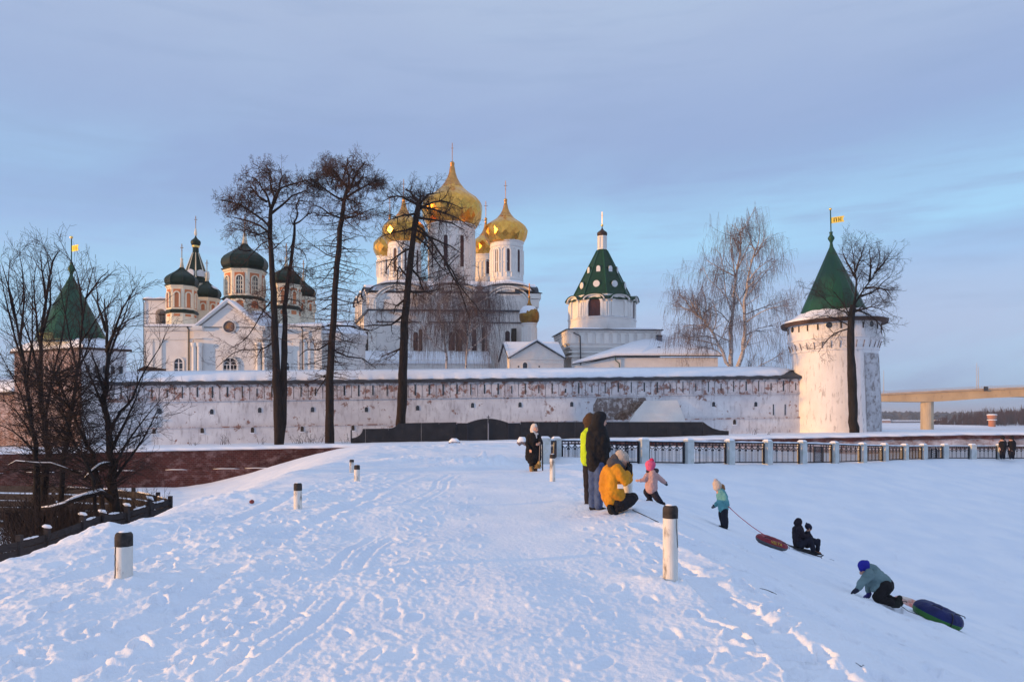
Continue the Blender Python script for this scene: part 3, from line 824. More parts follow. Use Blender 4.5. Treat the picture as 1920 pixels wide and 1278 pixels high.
# ---------------------------------------------------------------- brick retaining wall with its snow cap
def build_retaining():
    w = thing('retaining_wall', 'low red brick retaining wall with a snow cap below the white fortress wall', 'wall', (0, 64, -1))
    def piece(x0, x1, name, mt, zoff=0.0, zlow=-6.5):
        mb = MB(); n = max(2, int((x1-x0)/1.5))
        V = []; Fc = []
        for i in range(n+1):
            x = x0+(x1-x0)*i/n; y = float(yb(x)); z = float(zt(x))-.12+zoff
            V += [(x, y, zlow), (x, y, z), (x, y+1.0, z), (x, y+1.0, zlow)]
        for i in range(n):
            for k in range(4):
                j = (k+1) % 4
                Fc.append((i*4+k, i*4+j, (i+1)*4+j, (i+1)*4+k))
        Fc += [(0,1,2,3), (n*4+3, n*4+2, n*4+1, n*4)]
        mb.add(V, Fc); return mb.build(name, mt, w)
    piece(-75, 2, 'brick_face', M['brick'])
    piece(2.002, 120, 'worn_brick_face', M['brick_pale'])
    # coping course
    mb = MB(); V = []; Fc = []; n = 150
    for i in range(n+1):
        x = 3+(118-3)*i/n; y = float(yb(x)); z = float(zt(x))-.12
        j = .04*math.sin(i*1.9)+.03*math.sin(i*4.1)
        V += [(x, y-.14+j*.5, z-.32+j), (x, y-.14+j*.5, z+.01), (x, y+.3, z+.01), (x, y+.3, z-.32)]
    for i in range(n):
        for k in range(4):
            j = (k+1) % 4
            Fc.append((i*4+k, i*4+j, (i+1)*4+j, (i+1)*4+k))
    mb.add(V, Fc); mb.build('coping', M['brick'], w)
    # ledge with snow at the left, low down
    mb = MB(); mb2 = MB(); x = -47.0
    rng = random.Random(3)
    V = []; Fc = []
    x0, x1, n = -60, -14, 40
    for i in range(n+1):
        x = x0+(x1-x0)*i/n; y = float(yb(x)); z = -2.55+.012*(x+40)
        V += [(x, y-.28, z-3), (x, y-.28, z), (x, y+.05, z), (x, y+.05, z-3)]
    for i in range(n):
        for k in range(4):
            j = (k+1) % 4
            Fc.append((i*4+k, i*4+j, (i+1)*4+j, (i+1)*4+k))
    mb.add(V, Fc); mb.build('plinth', M['brick'], w)
    x = -55.0
    mb = MB()
    while x < -18:
        ln = rng.uniform(.4, 3.0); 
        y = float(yb(x+ln/2)); z = -2.55+.012*(x+ln/2+40)
        mb.tube([(x, y-.16, z+.01), (x+ln*.3, y-.16, z+.03), (x+ln*.8, y-.15, z+.03), (x+ln, y-.16, z+.01)], [.01, .045, .035, .01], 6)
        x += ln+rng.uniform(.2, 2.5)
    mb.build('ledge_snow', M['snow'], w, smooth=True)
    # snow cap
    V = []; Fc = []; x0, x1, n = -75, 118, 520; m = 7
    for i in range(n+1):
        x = x0+(x1-x0)*i/n; y = float(yb(x)); z = float(zt(x))-.12
        a = .05*math.sin(i*.55)+.04*math.sin(i*1.31+2)+rng.uniform(-.02, .02)
        e = -.20+a
        V += [(x, y+1.6, z-.3), (x, y+1.6, z+.10), (x, y+.6, z+.26+a*.3), (x, y+.1, z+.26+a*.5), (x, y+e+.06, z+.20), (x, y+e, z+.08), (x, y+e+.07, z+.005)]
    for i in range(n):
        for k in range(m):
            j = (k+1) % m
            Fc.append((i*m+k, i*m+j, (i+1)*m+j, (i+1)*m+k))
    mb = MB(); mb.add(V, Fc); mb.build('snow_cap', M['snow'], w, smooth=True)
build_retaining()

# ---------------------------------------------------------------- corner tower on the right
def build_right_tower():
    cx, cy = PX(1568, 86.0), 86.0
    k = cy/F
    z = lambda py: PZ(py, cy)
    bz = 0.15
    t = thing('round_tower', 'round whitewashed corner tower with a green cone roof and gilded flag', 'tower', (cx, cy, bz))
    mb = MB(); mb.lathe(cx, cy, [(77.5*k, bz-2), (77*k, z(800)), (76*k, z(740)), (75*k, z(662)), (76.5*k, z(660)), (76.5*k, z(656)), (80.8*k, z(641)), (81*k, z(639)), (81*k, z(633)), (81*k, z(606))], 64)
    mb.build('tower_body', M['tower_wall'], t, smooth=False)
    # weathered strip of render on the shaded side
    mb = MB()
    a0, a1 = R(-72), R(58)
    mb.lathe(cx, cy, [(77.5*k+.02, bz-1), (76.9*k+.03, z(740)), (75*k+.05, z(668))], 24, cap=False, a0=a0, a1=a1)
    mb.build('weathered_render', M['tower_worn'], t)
    for dz, r in ((639, 82.0), (660, 76.3)):
        mb = MB(); mb.lathe(cx, cy, [(r*k-.2, z(dz)-.06), (r*k+.08, z(dz)-.06), (r*k+.08, z(dz)+.08), (r*k-.2, z(dz)+.08)], 64, cap=False)
        mb.build('cornice', M['tower_wall'], t)
    # consoles under the gallery and openings
    for i in range(34):
        a = 2*math.pi*i/34
        mb = MB()
        ca, sa = math.cos(a), math.sin(a)
        p = lambda r, zz: (cx+r*ca, cy+r*sa, zz)
        mb.bar(p(76.9*k, z(657)), p(81.0*k, z(645)), .06)
        mb.build('machicolation', M['bare'], t)
    for i in range(26):
        a = 2*math.pi*(i+.5)/26
        ca, sa = math.cos(a), math.sin(a)
        if i % 4 == 1:
            mb = MB(); mb.tube([(cx+(81*k-.2)*ca, cy+(81*k-.2)*sa, z(617)), (cx+(81*k+.03)*ca, cy+(81*k+.03)*sa, z(617))], .33, 14)
            mb.build('gun_port', M['glass'], t)
            mb = MB(); mb.tube([(cx+(81*k-.2)*ca, cy+(81*k-.2)*sa, z(617)), (cx+(81*k+.02)*ca, cy+(81*k+.02)*sa, z(617))], .42, 14)
            mb.build('port_surround', M['church_clean'], t)
        else:
            mb = MB(); mb.bar((cx+(81*k-.03)*ca, cy+(81*k-.03)*sa, z(624)), (cx+(81*k-.03)*ca, cy+(81*k-.03)*sa, z(613)), .15)
            mb.build('loophole', M['shutter'], t)
    # shot window low down
    for px, py, w_, h_ in ((1565, 756, .22, .75), (1628, 758, .07, .5)):
        a = math.atan2(-math.sqrt(max(0, 1-((px-1570)/76)**2)), (px-1570)/76)
        ca, sa = math.cos(a), math.sin(a)
        r = 76.3*k
        fcx = Facade((cx+r*ca+sa*-1*.5, cy+r*sa+ca*.5), (cx+r*ca+sa*.5, cy+r*sa-ca*.5))
        mb = MB(); fcx.arch(mb, .5-w_, .5+w_, z(py)-h_/2, z(py)+h_/2, -.2, .05, n=6); mb.build('window', M['glass'], t)
    # eave disc
    mb = MB(); mb.lathe(cx, cy, [(80*k, z(610)), (92*k, z(612)), (94*k, z(606)), (92*k, z(603)), (60*k, z(596))], 64); mb.build('eave', M['eave'], t)
    # snow skirt
    mb = MB(); prof = [(93*k, z(604.5)), (92*k, z(602)), (78*k, z(597)), (64*k, z(589)), (59*k, z(586)), (50*k, z(580))]
    vs = []; n = 64
    for r, zz in prof:
        for i in range(n):
            a = 2*math.pi*i/n; j = .07*math.sin(a*5+1)+.05*math.sin(a*11)
            vs.append((cx+(r+j*(r < 80*k))*math.cos(a), cy+(r+j*(r < 80*k))*math.sin(a), zz))
    mb.add(vs, [(q*n+i, q*n+(i+1) % n, (q+1)*n+(i+1) % n, (q+1)*n+i) for q in range(len(prof)-1) for i in range(n)])
    mb.build('roof_snow', M['snow'], t, smooth=True)
    mb = MB(); mb.lathe(cx, cy, [(60*k, z(588)), (3.6*k, z(463)), (2.2*k, z(455))], 16)
    rf = mb.build('cone_roof', M['green_roof'], t)
    mb = MB(); mb.lathe(cx, cy, [(2.2*k, z(456)), (3.0*k, z(453)), (6*k, z(448)), (5.8*k, z(445)), (3*k, z(441)), (2.6*k, z(438)), (3.6*k, z(435)), (1.0*k, z(435)), (1.0*k, z(394))], 14)
    mb.build('finial', M['green_roof'], rf, smooth=True)
    mb = MB(); mb.ball((cx, cy, z(392)), 2.6*k, 12, 8); mb.build('finial_ball', M['gilt'], rf, smooth=True)
    flag(cx, cy, k, z(419), z(406), 1.0*k, 22*k, t)
    t.rotation_euler = (0, -R(1.5), 0)
def flag(cx, cy, k, z0, z1, off, w, t):
    h = z1-z0
    th = .05
    mb = MB()
    pts = [(0,0.02),(1,.14),(.90,.5),(1,.98),(0,.86)]
    mb.extrude([(cx+off+p[0]*w, cy-th/2-p[0]*w*.25, z0+p[1]*h) for p in pts], (0, th, 0))
    f = mb.build('flag', M['flag'], t)
    # the two pierced letters
    mb = MB()
    for (a, b, c, d) in ((.18,.2,.24,.75),(.36,.2,.42,.75),(.24,.66,.36,.75),(.54,.2,.60,.78),(.60,.44,.70,.54),(.70,.54,.76,.8),(.70,.2,.76,.44)):
        x0, x1 = a*w, c*w
        mb.add([(cx+off+x0, cy-th/2-.012-x0*.25, z0+b*h), (cx+off+x1, cy-th/2-.012-x1*.25, z0+b*h), (cx+off+x1, cy-th/2-.012-x1*.25, z0+d*h), (cx+off+x0, cy-th/2-.012-x0*.25, z0+d*h)], [(0,1,2,3)])
    mb.build('flag_letters', M['gold_dull'], f)
build_right_tower()

# ---------------------------------------------------------------- square tower on the left, and the wall beyond it
def build_left_tower():
    Yc = 74.0
    C = Vector((PX(153, 74.3), 74.3))              # the near corner
    Lp = Vector((PX(28, 79.0), 79.0)); Rp = Vector((PX(237, 77.0), 77.0))
    Bp = Lp+Rp-C
    cen = (C+Bp)/2
    bz = -1.2
    t = thing('square_tower', 'square brick and whitewash corner tower with a green cone roof behind bare trees', 'tower', (cen.x, cen.y, bz))
    ez = PZ(655, 75)
    pts = [(p.x, p.y) for p in (C, Rp, Bp, Lp)]
    mb = MB(); mb.prism(pts, bz-1.5, ez); mb.build('tower_body', M['tower_wall'], t)
    fl = Facade(Lp, C); fr = Facade(C, Rp)
    mb = MB(); fl.rect(mb, .02, fl.L-.02, bz-1.4, ez-.05, .003, .06); mb.build('brick_side', M['brick_tower'], t)
    for fc, mt in ((fl, M['brick_tower']), (fr, M['tower_wall'])):
        for z0 in (ez-1.2, ez-2.6, 2.2, .6):
            mb = MB(); fc.rect(mb, 0, fc.L, z0, z0+.14, .05, .2); mb.build('string_course', mt, t)
        for i in range(5):
            tt = fc.L*(i+.7)/5.4
            mb = MB(); fc.arch(mb, tt-.16, tt+.16, ez-2.3, ez-1.5, .05, .10, n=6); mb.build('loophole', M['glass'], t)
    # eave and snow
    def ring(sc, z): return [(cen.x+(p[0]-cen.x)*sc, cen.y+(p[1]-cen.y)*sc, z) for p in pts]
    mb = MB(); mb.add(ring(1.0, ez-.05)+ring(1.1, ez-.05)+ring(1.1, ez+.15)+ring(.6, ez+.7), [(k*4+i, k*4+(i+1) % 4, (k+1)*4+(i+1) % 4, (k+1)*4+i) for k in range(3) for i in range(4)])
    mb.build('eave', M['eave'], t)
    mb = MB(); mb.add(ring(1.085, ez+.16)+ring(1.07, ez+.4)+ring(.8, ez+.95)+ring(.45, ez+1.5), [(k*4+i, k*4+(i+1) % 4, (k+1)*4+(i+1) % 4, (k+1)*4+i) for k in range(3) for i in range(4)])
    mb.build('roof_snow', M['snow'], t)
    cx, cy = PX(134, cen.y), cen.y
    k = cy/F; z = lambda py: PZ(py, cy)
    mb = MB(); mb.lathe(cx, cy, [(58*k, z(640)), (57.5*k, z(629)), (30*k, z(573)), (5*k, z(522)), (2.4*k, z(515))], 20)
    rf = mb.build('cone_roof', M['green_roof'], t)
    mb = MB(); mb.lathe(cx, cy, [(2.4*k, z(516)), (3.4*k, z(511)), (6.2*k, z(506)), (6*k, z(502)), (3*k, z(497)), (2.6*k, z(494)), (3.4*k, z(492)), (1*k, z(492)), (1*k, z(448))], 14)
    mb.build('finial', M['green_roof'], rf, smooth=True)
    mb = MB(); mb.ball((cx, cy, z(445)), 2.8*k, 12, 8); mb.build('finial_ball', M['gilt'], rf, smooth=True)
    flag(cx, cy, k, z(472), z(459), 1.0*k, 14*k, t)
    # west wall stretch
    A = (PX(-300, 92.0), 92.0); B = (PX(32, 80.5), 80.5)
    fc = Facade(A, B)
    w = thing('side_wall', 'brick fortress wall running out of view behind the square tower', 'wall', fc.pt(fc.L/2, -1.3))
    mb = MB(); fc.rect(mb, 0, fc.L, -3, 4.3, -1.4, 0); mb.build('wall_face', M['brick_tower'], w)
    mb = MB(); fc.rect(mb, 0, fc.L, 4.3, 4.5, -1.6, .5); mb.build('eave', M['eave'], w)
    def sn(tt, i): return [(-2.0, 4.5), (-2.0, 6.3), (-.6, 5.7+.05*math.sin(i)), (.4, 4.75), (.45, 4.51)]
    roof_sweep(fc, sn, 0, fc.L, 40, 'roof_snow', M['snow'], w, True)
    # brown-roofed shed peeping over the wall by the church
    Ys = 84.0
    s = thing('brown_roofed_shed', 'small shed with a rusty brown roof peeping above the wall left of the church', 'shed', (PX(262, Ys), Ys+3, -.9))
    mb = MB(); mb.box(PX(250, Ys), PX(272, Ys), Ys, Ys+5, -1, PZ(708, Ys)); mb.build('shed_wall', M['brick_tower'], s)
    mb = MB()
    mb.add([(PX(246,Ys),Ys-.3,PZ(706,Ys)),(PX(273,Ys),Ys-.3,PZ(706,Ys)),(PX(273,Ys),Ys-.3,PZ(686,Ys)),(PX(262,Ys),Ys-.3,PZ(692,Ys)),
            (PX(246,Ys),Ys+5,PZ(706,Ys)),(PX(273,Ys),Ys+5,PZ(706,Ys)),(PX(273,Ys),Ys+5,PZ(686,Ys)),(PX(262,Ys),Ys+5,PZ(692,Ys))],
           [(0,1,2,3),(4,7,6,5),(0,3,7,4),(3,2,6,7),(1,5,6,2),(0,4,5,1)])
    mb.build('roof', mat('rusty_roof', (.16,.07,.035), (.10,.05,.03), 2, .8), s)
build_left_tower()

# ---------------------------------------------------------------- bridge over the river
def build_bridge():
    b = thing('road_bridge', 'long concrete road bridge over the frozen river behind the round tower', 'bridge', (PX(1743, 482), 482, -5))
    def Yat(px): return 500-(px-1600)*.10
    xs = [1590, 1645, 1690, 1743, 1790, 1850, 1920, 2010, 2150, 2300]
    top = [738, 736, 733.5, 731, 728.5, 726, 723.5, 721.5, 722, 729]
    bot = [752, 752, 752.5, 753, 750.5, 746, 743, 744, 752, 752]
    V = []; Fc = []
    for x, a, c in zip(xs, top, bot):
        Y = Yat(x)
        V += [(PX(x, Y), Y, PZ(c, Y)), (PX(x, Y), Y, PZ(a+5, Y)), (PX(x, Y), Y+14, PZ(a+5, Y)), (PX(x, Y), Y+14, PZ(c, Y))]
    for i in range(len(xs)-1):
        for k in range(4):
            j = (k+1) % 4; Fc.append((i*4+k, i*4+j, (i+1)*4+j, (i+1)*4+k))
    mb = MB(); mb.add(V, Fc); mb.build('girder', M['concrete'], b)
    V = []
    for x, a in zip(xs, top):
        Y = Yat(x)
        V += [(PX(x, Y), Y-1.2, PZ(a+5, Y)), (PX(x, Y), Y-1.2, PZ(a+1.5, Y)), (PX(x, Y), Y+15, PZ(a+1.5, Y)), (PX(x, Y), Y+15, PZ(a+5, Y))]
    mb = MB(); mb.add(V, Fc); mb.build('deck', mat('deck_edge', (.30,.22,.16), (.42,.33,.25), .4, .8), b)
    mb = MB()
    for z_ in (0.5, 1.15):
        mb.tube([(PX(x, Yat(x)), Yat(x)-1.0, PZ(a+1.5, Yat(x))+z_) for x, a in zip(xs, top)], .09, 4)
    for i in range(150):
        x = 1595+i*4.2; Y = Yat(x); a = np.interp(x, xs, top)
        mb.tube([(PX(x, Y), Y-1.0, PZ(a+1.5, Y)), (PX(x, Y), Y-1.0, PZ(a+1.5, Y)+1.2)], .06, 4)
    mb.build('railing', mat('bridge_rail', (.35,.30,.28), None, rough=.7), b)
    for x in (1743, 2250):
        Y = Yat(x)+3
        mb = MB(); c = PX(x, Y); hw = 10.5*Y/F
        pts = [(c+hw*math.cos(2*math.pi*i/20)*1.0, Y+3+hw*1.3*math.sin(2*math.pi*i/20)) for i in range(20)]
        mb.prism(pts, -6, PZ(752, Y), .98)
        mb.build('pier', M['pier'], b)
    for x, py in ((1646, 690), (1657, 694), (1831.5, 680), (1834.5, 688)):
        Y = Yat(x)+(2 if x in (1646, 1831.5) else 10); a = np.interp(x, xs, top)
        mb = MB(); mb.tube([(PX(x, Y), Y, PZ(a+3, Y)), (PX(x, Y), Y, PZ(py, Y))], [.22, .12], 6)
        mb.build('lamp_post', mat('pole_grey', (.45,.42,.42), None, rough=.6), b)
    x = 1848; Y = Yat(x)-1.5
    mb = MB(); mb.box(PX(1844.5, Y), PX(1852, Y), Y-.3, Y, PZ(733, Y), PZ(724.5, Y)); mb.build('sign_box', M['dark_metal'], b)
build_bridge()

# wood on the right bank, small things on the far shore
def wood_right():
    tp = lambda xs: np.clip((xs-PX(1745, 620))/40.0, .16, 1)*np.clip(.55+(xs-PX(1800,620))/90.0, .45, 1)
    rng = np.random.default_rng(12)
    T = []
    x0, x1 = PX(1798, 620), PX(2150, 620)
    for i in range(900):
        x = rng.uniform(x0, x1); y = rng.uniform(600, 680)
        f = min(1, max(.25, (x-x0)/30.0+.3))*min(1, .62+max(0, (x-PX(1850, 620)))/60)
        h = rng.uniform(11, 19)*f
        w = rng.uniform(1.3, 3.0)
        T.append((x, y, h, w))
    V = []; Fc = []; k = 0
    for x, y, h, w in T:
        # a trunk and a spray of thin upright twig blades
        zb = -5.2
        def blade(ax, ay, az, bx, by, bz, wd):
            nonlocal k
            V.extend([(ax-wd, ay, az), (ax+wd, ay, az), (bx+wd*.2, by, bz), (bx-wd*.2, by, bz), (ax, ay+wd, az), (bx, by+wd*.2, bz)])
            Fc.extend([(k, k+1, k+2, k+3), (k+1, k+4, k+5, k+2), (k+4, k, k+3, k+5)]); k += 6
        blade(x, y, zb, x, y, zb+h*.8, .16)
        for j in range(16):
            z0 = zb+h*rng.uniform(.12, .75); an = rng.uniform(0, 6.28); rr = w*rng.uniform(.3, 1)
            blade(x, y, z0, x+rr*math.cos(an), y+rr*math.sin(an), min(zb+h, z0+rng.uniform(2, 6)), rng.uniform(.10, .26))
    me = bpy.data.meshes.new('bank_wood'); me.from_pydata(V, [], Fc); me.update()
    o = link_mesh('bank_woodland', me, M['near_wood'])
    tag(o, 'reddish leafless wood on the right bank of the river beyond the bridge', 'woodland', kind='stuff')
    mb = MB(); n = 40
    V = [(x0-60, 590, -5.1), (x1+200, 590, -5.1), (x1+200, 800, -5.1), (x0-60, 800, -5.1)]
    # bank
    V = []; Fc = []; nx = 60; prof = [(560, -5.4), (590, -4.4), (600, -3.6), (760, -3.4), (800, -5.4)]
    for i in range(nx+1):
        x = x0-50+(x1+300-x0+50)*i/nx; e = min(1, i/6)
        for y, z in prof: V.append((x, y+6*math.sin(i*.8), -5.4+(z+5.4)*e*(1+.2*math.sin(i*1.3))))
    m = len(prof)
    for i in range(nx):
        for q in range(m-1): Fc.append((i*m+q, (i+1)*m+q, (i+1)*m+q+1, i*m+q+1))
    mb.add(V, Fc); tag(mb.build('river_bank', M['ice'], smooth=True), kind='structure')
    Y = 588
    c = thing('round_pump_house', 'small round brick tower with snowy ledges beside the reddish wood', 'building', (PX(1860, Y), Y, -5))
    k = Y/F; cx = PX(1860, Y)
    mb = MB(); mb.lathe(cx, Y, [(6.0*k, -6), (6.0*k, PZ(788, Y)), (5*k, PZ(787, Y)), (5*k, PZ(784.5, Y)), (7.5*k, PZ(784, Y)), (8.6*k, PZ(778, Y))], 16); mb.build('drum', mat('far_brick', (.42,.17,.09), None), c)
    mb = MB(); mb.lathe(cx, Y, [(8.9*k, PZ(778, Y)), (8.9*k, PZ(777, Y)), (7*k, PZ(776, Y)), (.1, PZ(775.6, Y))], 16); mb.lathe(cx, Y, [(6.0*k, PZ(787.6, Y)), (8.3*k, PZ(787.4, Y)), (8*k, PZ(786, Y)), (5*k, PZ(785.6, Y))], 16, cap=False)
    mb.build('snow_ledge', M['snow'], c)
    # low sheds along the far shore
    Y = 1300
    for px0, px1, h, lab, mt in ((1652, 1670, 5.0, 'low reddish shed on the far shore just right of the round tower', (.40,.24,.20)),
                                 (1676, 1730, 3.6, 'long low pale-roofed shed on the far shore left of the bridge pier', (.12,.13,.18)),
                                 (1758, 1777, 4.6, 'short reddish shed with snowy roof just right of the bridge pier', (.38,.22,.18)),
                                 (1784, 1801, 3.6, 'low pale shed on the far shore left of the reddish wood', (.30,.26,.30))):
        x0, x1 = PX(px0, Y), PX(px1, Y)
        s = thing('shore_shed', lab, 'shed', ((x0+x1)/2, Y, -5), 'sheds on the far shore')
        mb = MB(); mb.box(x0, x1, Y, Y+12, -5.2, -5+h*.8); mb.build('shed_wall', mat('far_shed', mt, tuple(c*.8 for c in mt), .1), s)
        mb = MB(); mb.extrude([(x0-1, Y-1, -5+h*.8), (x0-1, Y+13, -5+h*.8), (x0-1, Y+6, -5+h*1.25)], (x1-x0+2, 0, 0)); mb.build('roof', M['snow'], s)
wood_right()
# ---------------------------------------------------------------- domes
ONION = [(0.0,.77),(.04,.83),(.10,.91),(.17,.965),(.24,.995),(.30,1.0),(.37,.975),(.43,.91),(.48,.81),(.53,.675),(.59,.51),(.66,.36),(.74,.24),(.82,.155),(.90,.10),(1.0,.065)]
def resample(prof, n):
    pts = np.array(prof, float)
    d = np.concatenate([[0], np.cumsum(np.hypot(np.diff(pts[:, 0]), np.diff(pts[:, 1])))])
    s = np.linspace(0, d[-1], n)
    return np.stack([np.interp(s, d, pts[:, 0]), np.interp(s, d, pts[:, 1])], 1)
def onion_prof(R_, H_, z0): return [(r*R_, z0+h*H_) for h, r in ONION]
def scaly_dome(cx, cy, R_, H_, z0, n, seed=0, jit=.017):
    """onion dome of lozenge plates, each plate a little out of true"""
    prof = onion_prof(R_, H_, z0)
    fine = resample(prof, 400)
    rows = [fine[0]]; acc = 0
    for a, b in zip(fine[:-1], fine[1:]):
        acc += math.hypot(*(b-a))
        if acc >= max(.16*R_*.6, b[0]*math.pi/n*.98):
            rows.append(b); acc = 0
    rows.append(fine[-1])
    rng = random.Random(seed)
    V = []; Fc = []
    for k, (r, z) in enumerate(rows):
        for i in range(n):
            a = 2*math.pi*(i+(.5 if k % 2 else 0))/n
            rr = r*(1+rng.uniform(-jit, jit))
            V.append((cx+rr*math.cos(a), cy+rr*math.sin(a), z+rng.uniform(-jit, jit)*R_*.5))
    m = len(rows)
    for k in range(1, m-1):
        for i in range(n):
            if k % 2 == 0: l, r_ = (i-1) % n, i
            else: l, r_ = i, (i+1) % n
            # diamond: below (k-1), left/right on row k, above (k+1)
            Fc.append(((k-1)*n+(r_ if k % 2 == 0 else r_), k*n+i, (k+1)*n+(r_ if k % 2 == 0 else r_), k*n+(i+1) % n) if False else
                      ((k-1)*n+((i) if k % 2 == 0 else (i+1) % n), k*n+(i+1) % n, (k+1)*n+((i) if k % 2 == 0 else (i+1) % n), k*n+i))
    for i in range(n):                    # bottom and top fringe triangles
        Fc.append((0*n+i, 0*n+(i+1) % n, 1*n+i))
        k = m-1
        if k % 2 == 0: Fc.append((k*n+(i+1) % n, k*n+i, (k-1)*n+i))
        else: Fc.append((k*n+(i+1) % n, k*n+i, (k-1)*n+(i+1) % n))
    mb = MB(); mb.add(V, Fc); mb.lathe(cx, cy, [(R_*.3, z0+.02), (R_*.75, z0-.12), (R_*.79, z0+.02)], n, cap=True)
    return mb
def cross(mb, cx, cy, z0, z1, w, th):
    h = z1-z0
    mb.bar((cx, cy, z0), (cx, cy, z1), th)
    mb.bar((cx-w, cy, z0+h*.72), (cx+w, cy, z0+h*.72), th*.8)
    mb.bar((cx-w*.5, cy, z0+h*.86), (cx+w*.5, cy, z0+h*.86), th*.7)
    mb.bar((cx-w*.5, cy, z0+h*.56), (cx+w*.5, cy, z0+h*.50), th*.7)
    for x in (cx-w, cx+w): mb.ball((x, cy, z0+h*.72), th*.9, 6, 4)
    return mb

def gold_head(par, cx_px, Y, hw, y_bot, y_neck, y_ball, y_top, n, seed, mt='gold', plain=False):
    cx = PX(cx_px, Y); k = Y/F
    R_ = hw*k; z0 = PZ(y_bot, Y); H_ = PZ(y_neck, Y)-z0
    d = scaly_dome(cx, Y, R_, H_, z0, n, seed).build('dome', M[mt], par)
    # reddish sheeted neck of the onion, lying just proud of the plates
    prof = [(r*R_+.07, z0+h*H_) for h, r in ONION if h >= .655]
    mb = MB(); mb.lathe(cx, Y, [(prof[0][0]-.1, prof[0][1])]+prof, 16, cap=False); mb.build('neck', M['copper' if mt == 'gold' else 'gold_dull'], d, smooth=False)
    mb = MB(); rb = max(.24, 2.4*k*hw/34)*1.1; mb.ball((cx, Y, PZ(y_ball, Y)), rb, 14, 10)
    mb.tube([(cx, Y, z0+H_-.1), (cx, Y, PZ(y_ball, Y))], R_*.07, 8)
    mb.build('finial_ball', M['copper'], d, smooth=True)
    mb = MB(); cross(mb, cx, Y, PZ(y_ball, Y)+rb*.8, PZ(y_top, Y), (2.6*k if hw < 50 else 1.6*k) if hw > 20 else 2*k, .065*Y/125); mb.build('cross', M['gold_dull'], d)
    return d
def round_drum(par, cx_px, Y, hw, y_bot, y_top, windows, seed=0, ww=.27):
    cx = PX(cx_px, Y); k = Y/F; R_ = hw*k; zb = PZ(y_bot, Y); zt_ = PZ(y_top, Y)
    H_ = zt_-zb
    mb = MB(); mb.lathe(cx, Y, [(R_*1.04, zb-1.5), (R_*1.04, zb+.5), (R_, zb+.6), (R_, zt_-1.0), (R_*1.04, zt_-.95), (R_*1.04, zt_-.6), (R_*1.01, zt_-.55), (R_*1.01, zt_-.3), (R_*1.08, zt_-.2), (R_*1.08, zt_)], 32)
    dr = mb.build('drum', M['church'], par)
    # slender engaged columns and their arcade
    mb = MB(); n = 20
    for i in range(n):
        a = 2*math.pi*i/n
        x, y = cx+R_*math.cos(a), Y+R_*math.sin(a)
        mb.tube([(x, y, zb+.55), (x, y, zt_-1.7)], .13, 6)
        mb.ball((x, y, zb+H_*.45), .2, 6, 4)
        a2 = 2*math.pi*(i+1)/n; pts = []
        for j in range(7):
            u = j/6; aa = a+(a2-a)*u
            pts.append((cx+(R_+.03)*math.cos(aa), Y+(R_+.03)*math.sin(aa), zt_-1.7+.45*math.sin(math.pi*u)))
        mb.tube(pts, .10, 4)
    mb.build('arcade', M['church_clean'], dr)
    for a in windows:
        a = R(a)
        ca, sa = math.cos(a), math.sin(a)
        r = R_+.02
        fc = Facade((cx+r*ca+sa, Y+r*sa-ca), (cx+r*ca-sa, Y+r*sa+ca))
        n_ = Vector((ca, sa)); fc.n = n_
        mb = MB(); fc.arch(mb, 1-ww, 1+ww, zb+H_*.22, zb+H_*.76, -.3, .06, n=6); wn = mb.build('window', M['glass_red'], dr)
        mb = MB(); fc.arch_ring(mb, 1-ww-.02, 1+ww+.02, zb+H_*.20, zb+H_*.77, .22, -.3, .16, n=8); mb.build('window_frame', M['church_clean'], dr)

